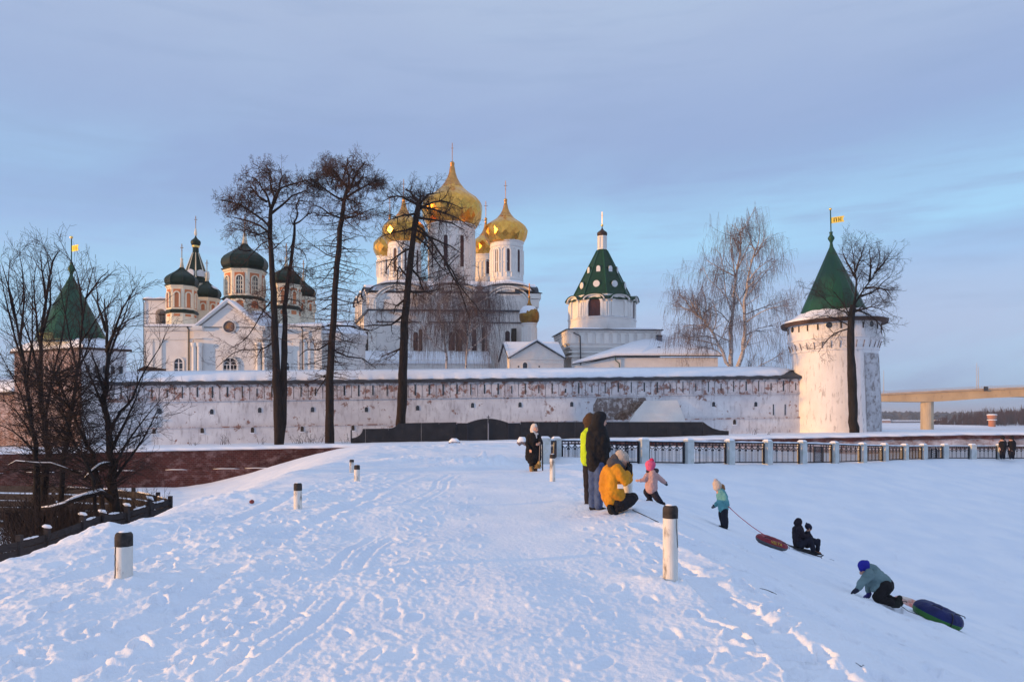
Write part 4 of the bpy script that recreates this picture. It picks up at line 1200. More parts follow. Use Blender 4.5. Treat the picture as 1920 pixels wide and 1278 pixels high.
def build_cathedral():
    A = Vector((PX(692, 120), 120)); B = Vector((PX(1003, 121.5), 121.5)); Cb = Vector((PX(668, 137), 137)); D = B+(Cb-A)*.9+Vector((2.0, 0))
    c = thing('golden_domed_cathedral', 'white cathedral with five scaly golden onion domes and rounded gables', 'cathedral', ((A.x+D.x)/2, (A.y+D.y)/2, -.5))
    zt_ = PZ(531, 120)
    zs = PZ(547.5, 120)
    mb = MB(); mb.prism([(p.x, p.y) for p in (A, B, D, Cb)], -2, zs)
    f = Facade(A, B); l = Facade(Cb, A); l.n = Vector((l.u.y, -l.u.x)); 
    if l.n.x > 0: l.n = -l.n
    r = Facade(B, D); r.n = -Vector((r.u.y, -r.u.x))
    if r.n.x < 0: r.n = -r.n
    mb.build('wall', M['church'], c)
    # zakomary: rows of rounded gables on each side, with deep archivolts
    z1 = PZ(582, 120.5)
    def bays(fc, ts, top=zt_):
        for a, b in zip(ts[:-1], ts[1:]):
            m = MB(); fc.arch(m, a, b, zs-.3, top, -1.0, 0.004, rise=(top-zs), n=18); g = m.build('rounded_gable', M['church'], c)
            m = MB(); fc.arch_ring(m, a+1.05, b-1.05, z1+.1, top-.80, .30, 0, .22, rise=(top-z1)*.72, n=18)
            fc.arch_ring(m, a+.75, b-.75, z1+.1, top-.40, .22, 0, .34, rise=(top-z1)*.72, n=18)
            m.build('archivolt', M['church_clean'], g)
            m = MB(); fc.arch_ring(m, a+.02, b-.02, zs, top+.02, .13, -3.2, .62, rise=(top-zs), n=18, legs=False); m.build('gable_roof', M['dark_roof'], g)
            m = MB(); fc.arch_ring(m, a+.9, b-.9, zs, top+.17, .34, -3.0, .40, rise=(top-zs)*.95, n=18, legs=False); m.build('gable_snow', M['snow'], g, smooth=False)
    L = f.L
    bays(f, [L*i/3.0 for i in range(4)])
    bays(l, [.05+(l.L-.1)*i/3 for i in range(4)], zt_-.3)
    bays(r, [.05+(r.L-.1)*i/3 for i in range(4)])
    # pilasters, cornices
    for i in range(4):
        t = L*i/3.0
        a = max(0, t-.55); b = min(L, t+.55)
        if i in (0, 3): a, b = (0, 1.1) if i == 0 else (L-1.1, L)
        m = MB(); f.rect(m, a, b, -2, zs-.4, -.5, .30); f.rect(m, a-.1, b+.1, zs-.9, zs-.45, .3, .5); f.rect(m, a-.1, b+.1, z1-.5, z1-.2, .3, .45)
        m.build('pilaster', M['church_clean'], c)
    z1 = PZ(582, 120.5)
    m = MB(); f.rect(m, 0, L, z1-.12, z1+.12, -.1, .5); f.rect(m, 0, L, z1-1.9, z1-1.75, -.1, .2); l.rect(m, 0, l.L, z1-.12, z1+.12, -.1, .35); m.build('cornice', M['dark_roof'], c)
    # stepped returns at the top right corner
    m = MB()
    for k, (za, zb_, d) in enumerate(((zs-.9, zs-.1, .9), (zs-2.2, zs-1.0, .6), (zs-3.6, zs-2.4, .35))):
        f.rect(m, L-1.0, L+d, za, zb_, -3.0, .45+d*.3)
    f.rect(m, L-.9, L+.25, zs-9, zs-3, -2.4, .36)
    m.build('corner_cornice', M['church_clean'], c)
    # main roof
    cen = (A+B+D+Cb)/4
    def rg(s_, z): return [(cen.x+(p.x-cen.x)*s_, cen.y+(p.y-cen.y)*s_, z) for p in (A, B, D, Cb)]
    m = MB(); m.add(rg(1.0, zs-.1)+rg(1.025, zs+.1)+rg(.88, zs+1.1)+rg(.70, zs+2.0)+rg(.3, zs+2.6), [(q*4+i, q*4+(i+1) % 4, (q+1)*4+(i+1) % 4, (q+1)*4+i) for q in range(4) for i in range(4)]+[(16,17,18,19)])
    rf = m.build('roof', M['dark_roof'], c)
    m = MB(); m.add(rg(.86, zs+1.25)+rg(.84, zs+1.55)+rg(.66, zs+2.35)+rg(.2, zs+2.9), [(q*4+i, q*4+(i+1) % 4, (q+1)*4+(i+1) % 4, (q+1)*4+i) for q in range(3) for i in range(4)]+[(12,13,14,15)])
    m.build('roof_snow', M['snow'], rf, smooth=False)
    m = MB(); m.extrude([f.pt(L-2.6, zs+.65, .55), f.pt(L+1.1, zs-.02, .9), f.pt(L+.6, zs+.5, -2.5), f.pt(L-2.8, zs+1.5, -2.5)], (0, 0, -.12)); m.build('corner_roof', M['dark_roof'], c)
    # windows with one leaf of the iron shutters open
    for (p0, p1, s0, s1, y0, y1) in ((841, 853, 854, 867, 657, 618), (885, 897, 898.5, 909, 657, 614), (947, 956, 958.5, 968, 639.5, 616), (775, 784, 785, 792, 657, 618)):
        a, z0 = f.at(p0, y0); b, _ = f.at(p1, y0); _, z2 = f.at(p0, y1+4)
        m = MB(); f.arch(m, a, b, z0, z2, 0, .05, n=8); w = m.build('window', M['glass_red'], c)
        m = MB(); f.arch_ring(m, a, b, z0, z2, .12, 0, .14, n=8); m.build('window_frame', M['church_clean'], w)
        m = MB()
        for q in range(1, 4): f.rect(m, a, b, z0+(z2-z0)*q/4.5-.02, z0+(z2-z0)*q/4.5+.02, .05, .09)
        for q in range(1, 3): f.rect(m, a+(b-a)*q/3-.015, a+(b-a)*q/3+.015, z0, z2-.2, .05, .09)
        m.build('window_grille', M['shutter'], w)
        a2, _ = f.at(s0, y0); b2, _ = f.at(s1, y0); _, z3 = f.at(s0, y1)
        m = MB(); pa = f.pt(a2, z0-.1, .1); pb = f.pt(b2, z0-.1, .55); pc = f.pt(b2, z3, .55); pd = f.pt(a2, z3, .1)
        m.extrude([pa, pb, pc, pd], (0, .06, 0)); m.build('shutter', M['shutter'], c)
        m = MB(); f.arch_ring(m, a-.9, b+.4, z0+1.0, z3+.9, .16, 0, .1, n=12); f.rect(m, a-.3, b2+.2, z0-.35, z0-.2, 0, .3); m.build('hood_mould', M['church_clean'], c)
    # the tall open shutter on the sunlit side
    p0 = P(683.5, 663, 121.5); p1 = P(697, 661, 120.8)
    m = MB(); m.extrude([P(684, 664, 122), P(697.5, 661, 119.8), P(697.5, 620.5, 119.8), P(684, 622, 122)], (.05, .08, 0)); m.build('shutter', M['shutter'], c)
    m = MB()
    l.arch(m, l.L*.45, l.L*.55, 6, 10, 0, .1, n=8); m.build('window', M['glass_red'], c)
    # lower gallery with its snowed roof
    m = MB(); f.rect(m, -1, L*.72, -2, PZ(676, 118), 0, 4.0); m.build('gallery_wall', M['church'], c)
    m = MB()
    q = [f.pt(-1.2, PZ(681, 116), 4.2), f.pt(L*.73, PZ(681, 116), 4.2), f.pt(L*.72, PZ(662, 120), .3), f.pt(-.6, PZ(662, 120), .3)]
    m.extrude(q, (0, 0, .35)); m.build('gallery_snow', M['snow'], c)
    # five drums and heads
    round_drum(c, 847, 131, 42.5, 530, 425, (-100, -60, -140, 170, 10, 60), 1, ww=.34)
    gold_head(c, 848, 131, 57, 427, 313, 307, 268, 26, 1)
    round_drum(c, 950, 126, 30, 530, 455, (-85, -125, -45, 170, 10), 2)
    gold_head(c, 948, 126, 41.5, 457, 383, 375, 339, 18, 2)
    round_drum(c, 758, 126, 29, 530, 453, (-75, -115, 170, -30, 20), 3)
    gold_head(c, 757, 126, 41.5, 456, 380, 371, 336, 18, 3)
    round_drum(c, 911, 140, 24, 528, 480, (-80, 170, 20), 4)
    gold_head(c, 911, 140, 31, 483, 420, 410.5, 377, 16, 4)
    round_drum(c, 730, 140, 22, 528, 481, (-90, 170, -160), 5)
    gold_head(c, 731, 140, 31, 483, 415, 404, 372, 16, 5)
    m = MB()
    for cx_px, Y, hw, yy in ((950, 126, 33, 529), (758, 126, 32, 529)):
        m.lathe(PX(cx_px, Y), Y, [(hw*Y/F*1.3, PZ(yy, Y)-1.3), (hw*Y/F*1.15, PZ(yy, Y)-.5), (hw*Y/F, PZ(yy, Y)-.1)], 24, cap=False)
    m.build('drum_snow', M['snow'], c, smooth=True)
build_cathedral()

def build_chapel():
    Y = 109.0
    FL = Vector((PX(955, Y), Y)); FR = Vector((PX(1057, Y+.4), Y+.4)); BL = Vector((PX(936.5, Y+7), Y+7)); BR = FR+(BL-FL)
    c = thing('gabled_chapel', 'low white gabled building with a snowy cross roof in front of the cathedral', 'chapel', ((FL.x+BR.x)/2, Y+4, -.5))
    ez = PZ(671, Y); rz = PZ(641.5, Y)
    m = MB(); m.prism([(p.x, p.y) for p in (FL, FR, BR, BL)], -2, ez)
    fm = (FL+FR)/2; lm = (FL+BL)/2; rm = (FR+BR)/2; bm = (BL+BR)/2; cen = (FL+BR)/2
    # front gable
    m.extrude([(FL.x, FL.y, ez), (FR.x, FR.y, ez), (fm.x, fm.y, rz)], (0, .5, 0))
    m.extrude([(FL.x, FL.y, ez), (BL.x, BL.y, ez), (lm.x, lm.y, rz)], (.4, 0, 0))
    m.build('wall', M['church'], c)
    def pane(o1, o2, cc, th, dz, name, mt):
        m = MB(); a = Vector((o1[0], o1[1], o1[2]+dz)); b = Vector((o2[0], o2[1], o2[2]+dz)); d = Vector((cc[0], cc[1], cc[2]+dz))
        m.extrude([a, b, d], (0, 0, th)); return m
    def v(p, z, out=0):
        q = p+(p-cen)*out; return (q.x, q.y, z)
    roof = MB(); snow = MB()
    pts = {'FL': v(FL, ez-.15, .06), 'FR': v(FR, ez-.15, .06), 'BL': v(BL, ez-.15, .06), 'BR': v(BR, ez-.15, .06),
           'f': v(fm, rz+.1, .10), 'l': v(lm, rz+.1, .06), 'r': v(rm, rz+.1, .06), 'b': v(bm, rz+.1, .06), 'c': (cen.x, cen.y, rz+.1)}
    for a, b in (('f','FL'), ('f','FR'), ('l','FL'), ('l','BL'), ('r','FR'), ('r','BR'), ('b','BL'), ('b','BR')):
        roof.extrude([pts[a], pts[b], pts['c']], (0, 0, .16))
        A_, B_, C_ = (Vector(pts[k]) for k in (a, b, 'c'))
        g = (A_+B_+C_)/3
        snow.extrude([g+(q-g)*.965+Vector((0, 0, .165)) for q in (A_, B_, C_)], (0, 0, .20))
    roof.build('roof', M['dark_roof'], c); snow.build('roof_snow', M['snow'], c)
    f = Facade(FL, FR)
    t0, z0 = f.at(980.5, 694); t1, z1 = f.at(988.5, 679)
    m = MB(); f.arch(m, t0, t1, z0, z1, 0, .05, n=6); m.build('window', M['glass'], c)
    m = MB(); f.arch_ring(m, t0-.02, t1+.02, z0, z1, .12, 0, .1, n=6); m.build('window_frame', M['church_clean'], c)
    for px in (972, 1011):
        t, z = f.at(px, 687); m = MB(); f.rect(m, t-.09, t+.09, z-.12, z+.12, 0, .04); m.build('vent', M['glass'], c)
    m = MB(); f.rect(m, 0, f.L, ez-.2, ez-.08, 0, .12); f.rect(m, f.L*.45, f.L-.3, ez-.75, ez-.66, 0, .1); m.build('string_course', M['church_clean'], c)
    # little head behind it
    Yh = 117
    t = thing('small_gold_cupola', 'small dull gold onion cupola with a snowy top on a white drum beside the cathedral', 'cupola', (PX(992.5, Yh), Yh, PZ(700, Yh)))
    k = Yh/F; cx = PX(992.5, Yh)
    m = MB(); m.lathe(cx, Yh, [(13.8*k, PZ(712, Yh)), (13.8*k, PZ(616, Yh)), (13*k, PZ(615, Yh)), (13*k, PZ(609, Yh)), (15*k, PZ(608, Yh)), (15*k, PZ(606, Yh))], 24)
    dr = m.build('drum', M['church'], t)
    m = MB()
    for i in range(14):
        a = 2*math.pi*i/14; m.tube([(cx+13.9*k*math.cos(a), Yh+13.9*k*math.sin(a), PZ(640, Yh)), (cx+13.9*k*math.cos(a), Yh+13.9*k*math.sin(a), PZ(614, Yh))], .08, 5)
    m.build('arcade', M['church_clean'], dr)
    prof = [(14.5*k, 606), (17.5*k, 602), (19*k, 594), (18.3*k, 587), (15*k, 580), (10*k, 575.5), (6*k, 573.5), (3*k, 568), (1.2*k, 560), (.8*k, 557)]
    m = MB(); m.lathe(cx, Yh, [(r_, PZ(p, Yh)) for r_, p in prof], 14); d = m.build('dome', M['gold_dull'], t)
    m = MB(); m.lathe(cx-.1, Yh, [(18.0*k, PZ(588.5, Yh)), (15.6*k, PZ(579.5, Yh)), (10.4*k, PZ(574.6, Yh)), (5*k, PZ(573, Yh)), (4*k, PZ(574, Yh))], 20, cap=False); m.build('dome_snow', M['snow'], d, smooth=True)
    m = MB(); m.ball((cx, Yh, PZ(557, Yh)), 2.4*k, 10, 7); cross(m, cx, Yh, PZ(555, Yh), PZ(531, Yh), 2*k, .09); m.build('cross', M['gold_dull'], d)
build_chapel()

# ---------------------------------------------------------------- bell tower with the green tent roof
def build_bell_tower():
    Y = 116.0; k = Y/F
    cx, cy = PX(1130.5, Y), Y+1.0
    t = thing('tent_roofed_bell_tower', 'white bell tower with a green eight-sided tent roof and small dark onion', 'tower', (cx, cy, -.5))
    z = lambda py: PZ(py, Y)
    # square base, flared cornice
    FLp = Vector((PX(1066, 111.5), 111.5)); FR = Vector((PX(1238, 112.3), 112.3)); BL = Vector((PX(1040, 121.5), 121.5)); BR = FR+(BL-FLp)+Vector((1.2, 0))
    cen = (FLp+BR)/2
    def ring(s_, zz): return [(cen.x+(p.x-cen.x)*s_, cen.y+(p.y-cen.y)*s_, zz) for p in (FLp, FR, BR, BL)]
    levels = [(.93, -2), (.93, PZ(656, 111.5)), (.965, PZ(653, 111.5)), (.965, PZ(646, 111.5)), (.99, PZ(643, 111.5)), (.99, PZ(624, 111.5)), (1.02, PZ(622, 111.5)), (1.02, PZ(618, 111.5)), (.5, PZ(614, 111.5))]
    vs = []
    for s_, zz in levels: vs += ring(s_, zz)
    nl = len(levels)
    m = MB(); m.add(vs, [(q*4+i, q*4+(i+1) % 4, (q+1)*4+(i+1) % 4, (q+1)*4+i) for q in range(nl-1) for i in range(4)]+[tuple((nl-1)*4+i for i in range(4))])
    m.build('base', M['church'], t)
    for a, b, side in ((FLp, FR, 0), (BL, FLp, 1), (FR, BR, 2)):
        A2 = cen+(a-cen)*.99; B2 = cen+(b-cen)*.99
        f = Facade(A2, B2)
        nn = Vector((f.u.y, -f.u.x)); f.n = nn if nn.dot(A2-cen) > 0 else -nn
        m = MB(); n = max(3, int(f.L/1.15))
        for i in range(n):
            c = f.L*(i+.5)/n; w = f.L/n*.28
            f.rect(m, c-w, c+w, PZ(643, 111.5), PZ(624, 111.5), 0, .16)
            f.rect(m, c-w*1.3, c+w*1.3, PZ(626, 111.5), PZ(623.5, 111.5), 0, .24)
        for py in (650, 660, 668): f.rect(m, 0, f.L, PZ(py, 111.5)-.06, PZ(py, 111.5)+.12, -.6, .05)
        m.build('frieze', M['church_clean'], t)
        m = MB(); f.rect(m, -.3, f.L+.3, PZ(618, 111.5), PZ(616.6, 111.5), -.6, .5); m.build('gutter', M['dark_roof'], t)
        if side == 0:
            m = MB(); m.tube([f.pt(.6, PZ(624, 111.5), .5), f.pt(1.6, PZ(630, 111.5), .25), f.pt(1.7, PZ(690, 111.5), .25)], .09, 6); m.build('downpipe', M['dark_roof'], t)
    m = MB(); m.add(ring(1.0, PZ(616.5, 111.5))+ring(.86, PZ(612.5, 111.5)), [(i, (i+1) % 4, (i+1) % 4+4, i+4) for i in range(4)]+[(4,5,6,7)]); m.build('base_snow', M['snow'], t)
    # octagon
    ph = R(2)
    R8 = 64*k
    m = MB(); m.lathe(cx, cy, [(R8*1.01, z(622)), (R8*1.01, z(602)), (R8*1.03, z(601)), (R8*1.03, z(599.5)), (R8*.97, z(599)), (R8*.97, z(558))], 8, ph)
    m.build('octagon', M['church'], t)
    m = MB(); m.lathe(cx, cy, [(R8*1.0, z(599.4)), (R8*1.035, z(598.6)), (R8*.96, z(597))], 8, ph, cap=False); m.build('ledge_snow', M['snow'], t)
    tentz = [(R8*1.02, z(563)), (9.6*k, z(466))]
    for i in range(8):
        a0 = ph+2*math.pi*i/8; a1 = ph+2*math.pi*(i+1)/8
        A2 = (cx+R8*.97*math.cos(a0), cy+R8*.97*math.sin(a0)); B2 = (cx+R8*.97*math.cos(a1), cy+R8*.97*math.sin(a1))
        f = Facade(A2, B2); am = (a0+a1)/2; nn = Vector((f.u.y, -f.u.x)); f.n = nn if nn.dot(Vector((math.cos(am), math.sin(am)))) > 0 else -nn
        mid = f.L/2; w = f.L*.24
        open_ = i in (5, 7, 1, 3)
        m = MB(); f.arch(m, mid-w, mid+w, z(598), z(563), -.02, .05, n=10); m.build('arch_opening', M['glass_red'] if open_ else M['church_clean'], t)
        m = MB(); f.arch_ring(m, mid-w, mid+w, z(598), z(563), .40, 0, .30, n=10)
        f.arch_ring(m, mid-w-.55, mid+w+.55, z(569), z(559.5), .16, 0, .65, rise=z(559.5)-z(569)-.1, n=10, legs=False)
        for q in (.04, .115, .885, .96): m.tube([f.pt(f.L*q, z(598), .1), f.pt(f.L*q, z(572), .1)], .17, 6)
        f.rect(m, 0, f.L, z(600), z(598), 0, .22)
        m.build('arch_surround', M['church_clean'], t)
        m = MB(); f.arch_ring(m, mid-w-.75, mid+w+.75, z(567), z(558.2), .10, -.3, .78, rise=z(558.2)-z(567)-.1, n=10, legs=False); m.build('arch_roof', M['green_tent'], t)
    m = MB(); m.lathe(cx, cy, [(R8*1.06, z(567)), (R8*1.05, z(565)), (R8*.86, z(556)), (10*k, z(467)), (9*k, z(465))], 8, ph)
    tent = m.build('tent_roof', M['green_tent'], t)
    m = MB()
    for i in range(8):
        a = ph+2*math.pi*i/8
        m.tube([(cx+R8*.87*math.cos(a), cy+R8*.87*math.sin(a), z(556)), (cx+10.1*k*math.cos(a), cy+10.1*k*math.sin(a), z(467))], .09, 5)
    m.build('ridge_rib', M['green_roof'], tent)
    for i in range(8):
        am = ph+2*math.pi*(i+.5)/8
        for py, wd, hh, rnd in ((536.5, .50, .50, True), (505, .30, .36, False)):
            fr = (556-py)/(556-467.0)
            rad = (R8*.86*(1-fr)+10*k*fr)*math.cos(R(22.5))
            o = Vector((cx+(rad-.25)*math.cos(am), cy+(rad-.25)*math.sin(am), z(py))); nv = Vector((math.cos(am), math.sin(am), 0)); u = Vector((-math.sin(am), math.cos(am), 0))
            pts = [o+u*(wd*math.cos(2*math.pi*j/14))+Vector((0, 0, hh*math.sin(2*math.pi*j/14))) for j in range(14)] if rnd else \
                  [o+u*(-wd)+Vector((0,0,-hh-.2)), o+u*wd+Vector((0,0,-hh-.2))]+[o+u*(wd*math.cos(math.pi*j/8))+Vector((0,0,hh*math.sin(math.pi*j/8))) for j in range(9)]
            m = MB(); m.extrude(pts, nv*.50); m.build('dormer', M['white_paint'], tent)
            pts2 = [o+(p-o)*1.2+Vector((0,0,.03)) for p in pts]
            m = MB(); m.extrude(pts2, nv*.40); m.build('dormer_hood', M['green_tent'], tent)
    m = MB(); m.lathe(cx, cy, [(9.4*k, z(467)), (9.4*k, z(464)), (7.8*k, z(463)), (7.8*k, z(443)), (9*k, z(442)), (9*k, z(440))], 8, ph); lt = m.build('lantern', M['church_clean'], t)
    m = MB()
    for i in range(8):
        a = ph+2*math.pi*i/8; m.tube([(cx+8*k*math.cos(a), cy+8*k*math.sin(a), z(463)), (cx+8*k*math.cos(a), cy+8*k*math.sin(a), z(442))], .09, 5)
    m.build('lantern_rib', M['church'], lt)
    m = MB(); m.lathe(cx, cy, onion_prof(9.8*k, z(422)-z(441), z(441)), 20); d = m.build('dome', mat('dark_onion', (.035,.022,.018), (.05,.03,.025), 2, .55), t, smooth=True)
    m = MB(); m.ball((cx, cy, z(419.5)), 2.6*k, 10, 7); cross(m, cx, cy, z(418), z(394), 1.8*k, .055); m.build('cross', M['gilt'], d)
build_bell_tower()

def build_long_house():
    Y = 106.0
    c = thing('long_snowy_house', 'long low white building with a hipped snow roof below the bell tower', 'building', (PX(1210, Y), Y+4, -.5))
    x0, x1 = PX(1076, Y), PX(1346, Y)
    ez = PZ(669, Y); lz = PZ(684.5, Y)
    m = MB()
    m.extrude([(x0+.3, Y, -2), (x1, Y, -2), (x1, Y, ez-.05), (PX(1152, Y), Y, ez-.05), (x0+.3, Y, lz-.1)], (0, 8, 0)); m.build('wall', M['church'], c)
    rid = PZ(637, 114)
    def slab(dz, th, ins, name, mt, sm=False):
        p = [(x0-.3+ins, Y-.4+ins, lz+dz), (PX(1152, Y), Y-.5+ins, ez+dz), (PX(1200, Y), Y-.5+ins, ez+.02+dz), (x1+.4-ins, Y-.5+ins, ez+dz)]
        back = [(PX(1214, 114)-.0, 113.5, rid+dz), (PX(1240, 114), 114, rid+.3+dz), (x1-4, 114, rid-.25+dz)]
        pts = p+back
        lowb = (x0+4, 114, lz+1.6+dz)
        V = pts+[lowb]; V2 = [(a, b, c_+th) for a, b, c_ in V]
        n = len(V)
        F_ = [(0,1,4,7),(1,2,5,4),(2,3,6,5)]
        m = MB(); m.add(V+V2, [tuple(reversed(q)) for q in F_]+[tuple(i+n for i in q) for q in F_]+[(0,1,1+n,n),(1,2,2+n,1+n),(2,3,3+n,2+n),(3,6,6+n,3+n),(6,5,5+n,6+n),(5,4,4+n,5+n),(4,7,7+n,4+n),(7,0,n,7+n)])
        return m.build(name, mt, c, smooth=sm)
    slab(0, .14, 0, 'roof', M['dark_roof'])
    slab(.145, .32, .12, 'roof_snow', M['snow'])
    k = Y/F
    m = MB(); m.box(PX(1231, 112), PX(1240, 112), 111.5, 112.4, PZ(645, 112), PZ(630.5, 112)); ch = m.build('chimney', mat('chimney_grey', (.12,.13,.16), None, rough=.8), c)
    m = MB(); m.box(PX(1230, 112), PX(1241, 112), 111.3, 112.6, PZ(630.4, 112), PZ(629, 112)); m.build('chimney_cap', M['dark_roof'], ch)
    # half round dormer
    x, y_, z_ = PX(1235.5, 108.6), 108.6, PZ(655, 108.6)
    m = MB(); m.extrude([(x-.38, y_, z_)]+[(x+.38*math.cos(math.pi*(1-j/8)), y_, z_+.42*math.sin(math.pi*j/8)) for j in range(1, 8)]+[(x+.38, y_, z_)], (0, .9, 0)); m.build('dormer', M['dark_roof'], c)
    m = MB(); xx = PX(1158, Y); m.tube([(PX(1153, Y), Y-.35, ez), (PX(1154, Y), Y-.3, PZ(676, Y)), (PX(1161, Y), Y-.15, PZ(681, Y)), (PX(1161.5, Y), Y-.12, PZ(695, Y))], .08, 6); m.build('downpipe', mat('green_pipe', (.05,.12,.10), None), c)
build_long_house()

# ---------------------------------------------------------------- church of the green domes
def oct_drum(par, cx_px, Y, hw, y_bot, y_top, y_mid=None, glass=False, lower=True, y_b2=None):
    cx = PX(cx_px, Y); k = Y/F; ph = R(22.5+4)
    R8 = hw*k*1.02; z = lambda py: PZ(py, Y)
    yb2 = y_b2 or y_bot
    m = MB(); m.lathe(cx, Y, [(R8*1.0, z(yb2)-1.6), (R8*1.0, z(y_top)-.35), (R8*1.07, z(y_top)-.25), (R8*1.07, z(y_top)+.05)], 8, ph)
    dr = m.build('drum', M['cream'], par)
    for i in range(8):
        a0 = ph+2*math.pi*i/8; a1 = ph+2*math.pi*(i+1)/8
        f = Facade((cx+R8*math.cos(a0), Y+R8*math.sin(a0)), (cx+R8*math.cos(a1), Y+R8*math.sin(a1)))
        am = (a0+a1)/2; nn = Vector((f.u.y, -f.u.x)); f.n = nn if nn.dot(Vector((math.cos(am), math.sin(am)))) > 0 else -nn
        L = f.L; mid = L/2; w = L*.20
        zt_ = z(y_top)-.55; zm = z(y_mid) if y_mid else z(y_bot)+.1
        m = MB(); f.rect(m, L*.17, L*.83, zm+.35, zt_, 0, .04); m.build('coloured_panel', M['orange'], dr)
        H_ = zt_-zm
        m = MB(); f.arch(m, mid-w, mid+w, zm+.38, zt_-.45, .04, .06, n=8); wn = m.build('window' if glass else 'blind_window', M['glass'] if glass else M['orange'], dr)
        m = MB(); f.arch_ring(m, mid-w, mid+w, zm+.38, zt_-.45, .16, .03, .22, n=8); 
        if glass:
            for q in (.33, .66): f.rect(m, mid-w+2*w*q-.05, mid-w+2*w*q+.05, zm+.4, zt_-.6, .06, .11)
            for q in (.25, .5, .75): f.rect(m, mid-w, mid+w, zm+.4+(zt_-zm-1)*q-.05, zm+.4+(zt_-zm-1)*q+.05, .06, .11)
        m.build('window_frame', M['cream'], dr)
        if y_mid and lower:
            if glass:
                m = MB(); f.arch(m, L*.22, L*.78, z(y_bot)-.3, z(y_mid)-.55, 0, .05, n=8); m.build('coloured_panel', M['orange'], dr)
                m = MB(); f.arch_ring(m, L*.22, L*.78, z(y_bot)-.3, z(y_mid)-.55, .3, 0, .2, n=8); m.build('window_frame', M['cream'], dr)
            else:
                m = MB(); f.rect(m, L*.24, L*.76, z(y_bot)+.35, z(y_mid)-.55, 0, .05); m.build('coloured_panel', M['orange'], dr)
    if y_mid:
        m = MB(); m.lathe(cx, Y, [(R8*.98, z(y_mid)-.42), (R8*1.13, z(y_mid)-.32), (R8*1.13, z(y_mid)-.18), (R8*.98, z(y_mid)+.16)], 8, ph, cap=False); m.build('drum_skirt', M['green_dome'], dr)
    m = MB(); m.lathe(cx, Y, [(R8*1.08, z(y_top)-.02), (R8*1.15, z(y_top)+.03), (R8*1.15, z(y_top)+.14), (R8*.8, z(y_top)+.18)], 8, ph); m.build('drum_cornice', M['green_dome'], dr)
GP = [(0,.80),(.05,.90),(.13,.97),(.24,1.0),(.36,.97),(.47,.87),(.57,.70),(.67,.50),(.77,.32),(.88,.17),(1.0,.07)]
def green_head(par, cx_px, Y, hw, y_bot, y_top, y_ball, y_cross, snow=False):
    cx = PX(cx_px, Y); k = Y/F; z = lambda py: PZ(py, Y); ph = R(22.5+4)
    z0 = z(y_bot); H_ = z(y_top)-z0; R_ = hw*k*1.03
    m = MB(); m.lathe(cx, Y, [(r*R_, z0+h*H_) for h, r in GP], 8, ph); d = m.build('dome', M['green_dome'], par)
    m = MB()
    for i in range(8):
        a = ph+2*math.pi*i/8
        m.tube([(cx+r*R_*math.cos(a), Y+r*R_*math.sin(a), z0+h*H_) for h, r in GP], .055, 5)
    m.build('dome_rib', M['green_dome'], d)
    m = MB(); m.lathe(cx, Y, [(R_*.13, z0+H_*.95), (R_*.05, z(y_ball)+.05), (R_*.04, z(y_ball)+.1)], 10); m.ball((cx, Y, z(y_ball)), max(.2, 2.1*k*hw/32), 10, 7); m.build('finial', M['cream'], d, smooth=True)
    m = MB(); cross(m, cx, Y, z(y_ball)+.2, z(y_cross), 2.2*k if hw < 32 else 3*k, .075); m.build('cross', M['gold_dull'], d)
    if snow:
        m = MB(); a = ph+R(45)*6.55
        pts = [(cx+(r*R_+.04)*math.cos(a+da), Y+(r*R_+.04)*math.sin(a+da), z0+h*H_) for (h, r), da in (((.50,.84), 0), ((.62,.62), 0), ((.60,.65), .5), ((.52,.80), .62), ((.45,.90), .4))]
        m.extrude(pts, (.02, -.04, .10)); m.build('dome_snow', M['snow'], d)
def onion_tent(par):
    Y = 117.0; cx = PX(367, Y); k = Y/F; z = lambda py: PZ(py, Y); ph = R(22.5)
    m = MB(); m.lathe(cx, Y, [(24*k, z(600)), (24*k, z(530))], 8, ph); dr = m.build('bell_stage', M['cream'], par)
    m = MB(); m.lathe(cx, Y, [(26*k, z(533)), (22*k, z(522)), (5.6*k, z(473)), (5.2*k, z(464)), (5.2*k, z(459))], 8, ph); tn = m.build('tent_roof', M['green_dome'], par)
    m = MB()
    for i in range(8):
        a = ph+2*math.pi*i/8
        for j in range(22):
            u = j/22.0; r = (22*(1-u)+5.8*u)*k
            m.ball((cx+r*math.cos(a), Y+r*math.sin(a), z(522-49*u)), .13*(1-.5*u), 5, 4)
    m.build('rib_beads', M['cream'], tn)
    for i in range(8):
        a = ph+2*math.pi*(i+.5)/8; r = 19*k
        o = Vector((cx+(r-.6)*math.cos(a), Y+(r-.6)*math.sin(a), z(521))); u = Vector((-math.sin(a), math.cos(a), 0)); nv = Vector((math.cos(a), math.sin(a), 0))
        pts = [o-u*.45, o+u*.45]+[o+u*(.45*math.cos(math.pi*j/8))+Vector((0,0,.55+.45*math.sin(math.pi*j/8))) for j in range(9)]
        m = MB(); m.extrude(pts, nv*1.0); m.build('dormer', M['white_paint'], tn)
    m = MB(); m.lathe(cx, Y, [(5.6*k, z(464.5)), (7.2*k, z(463)), (7.2*k, z(461)), (5.4*k, z(460))], 12, cap=False); m.build('gold_ring', M['gilt'], tn)
    m = MB(); m.lathe(cx, Y, onion_prof(9*k, z(440)-z(460.5), z(460.5)), 16); d = m.build('dome', M['green_dome'], par, smooth=True)
    m = MB(); m.lathe(cx, Y, [(1.6*k, z(442)), (2.6*k, z(438)), (2.3*k, z(434)), (1.2*k, z(432)), (1.9*k, z(430)), (.5*k, z(428))], 10); m.build('finial', M['cream'], d, smooth=True)
    m = MB(); cross(m, cx, Y, z(429), z(405), 2.2*k, .07); m.build('cross', M['gold_dull'], d)

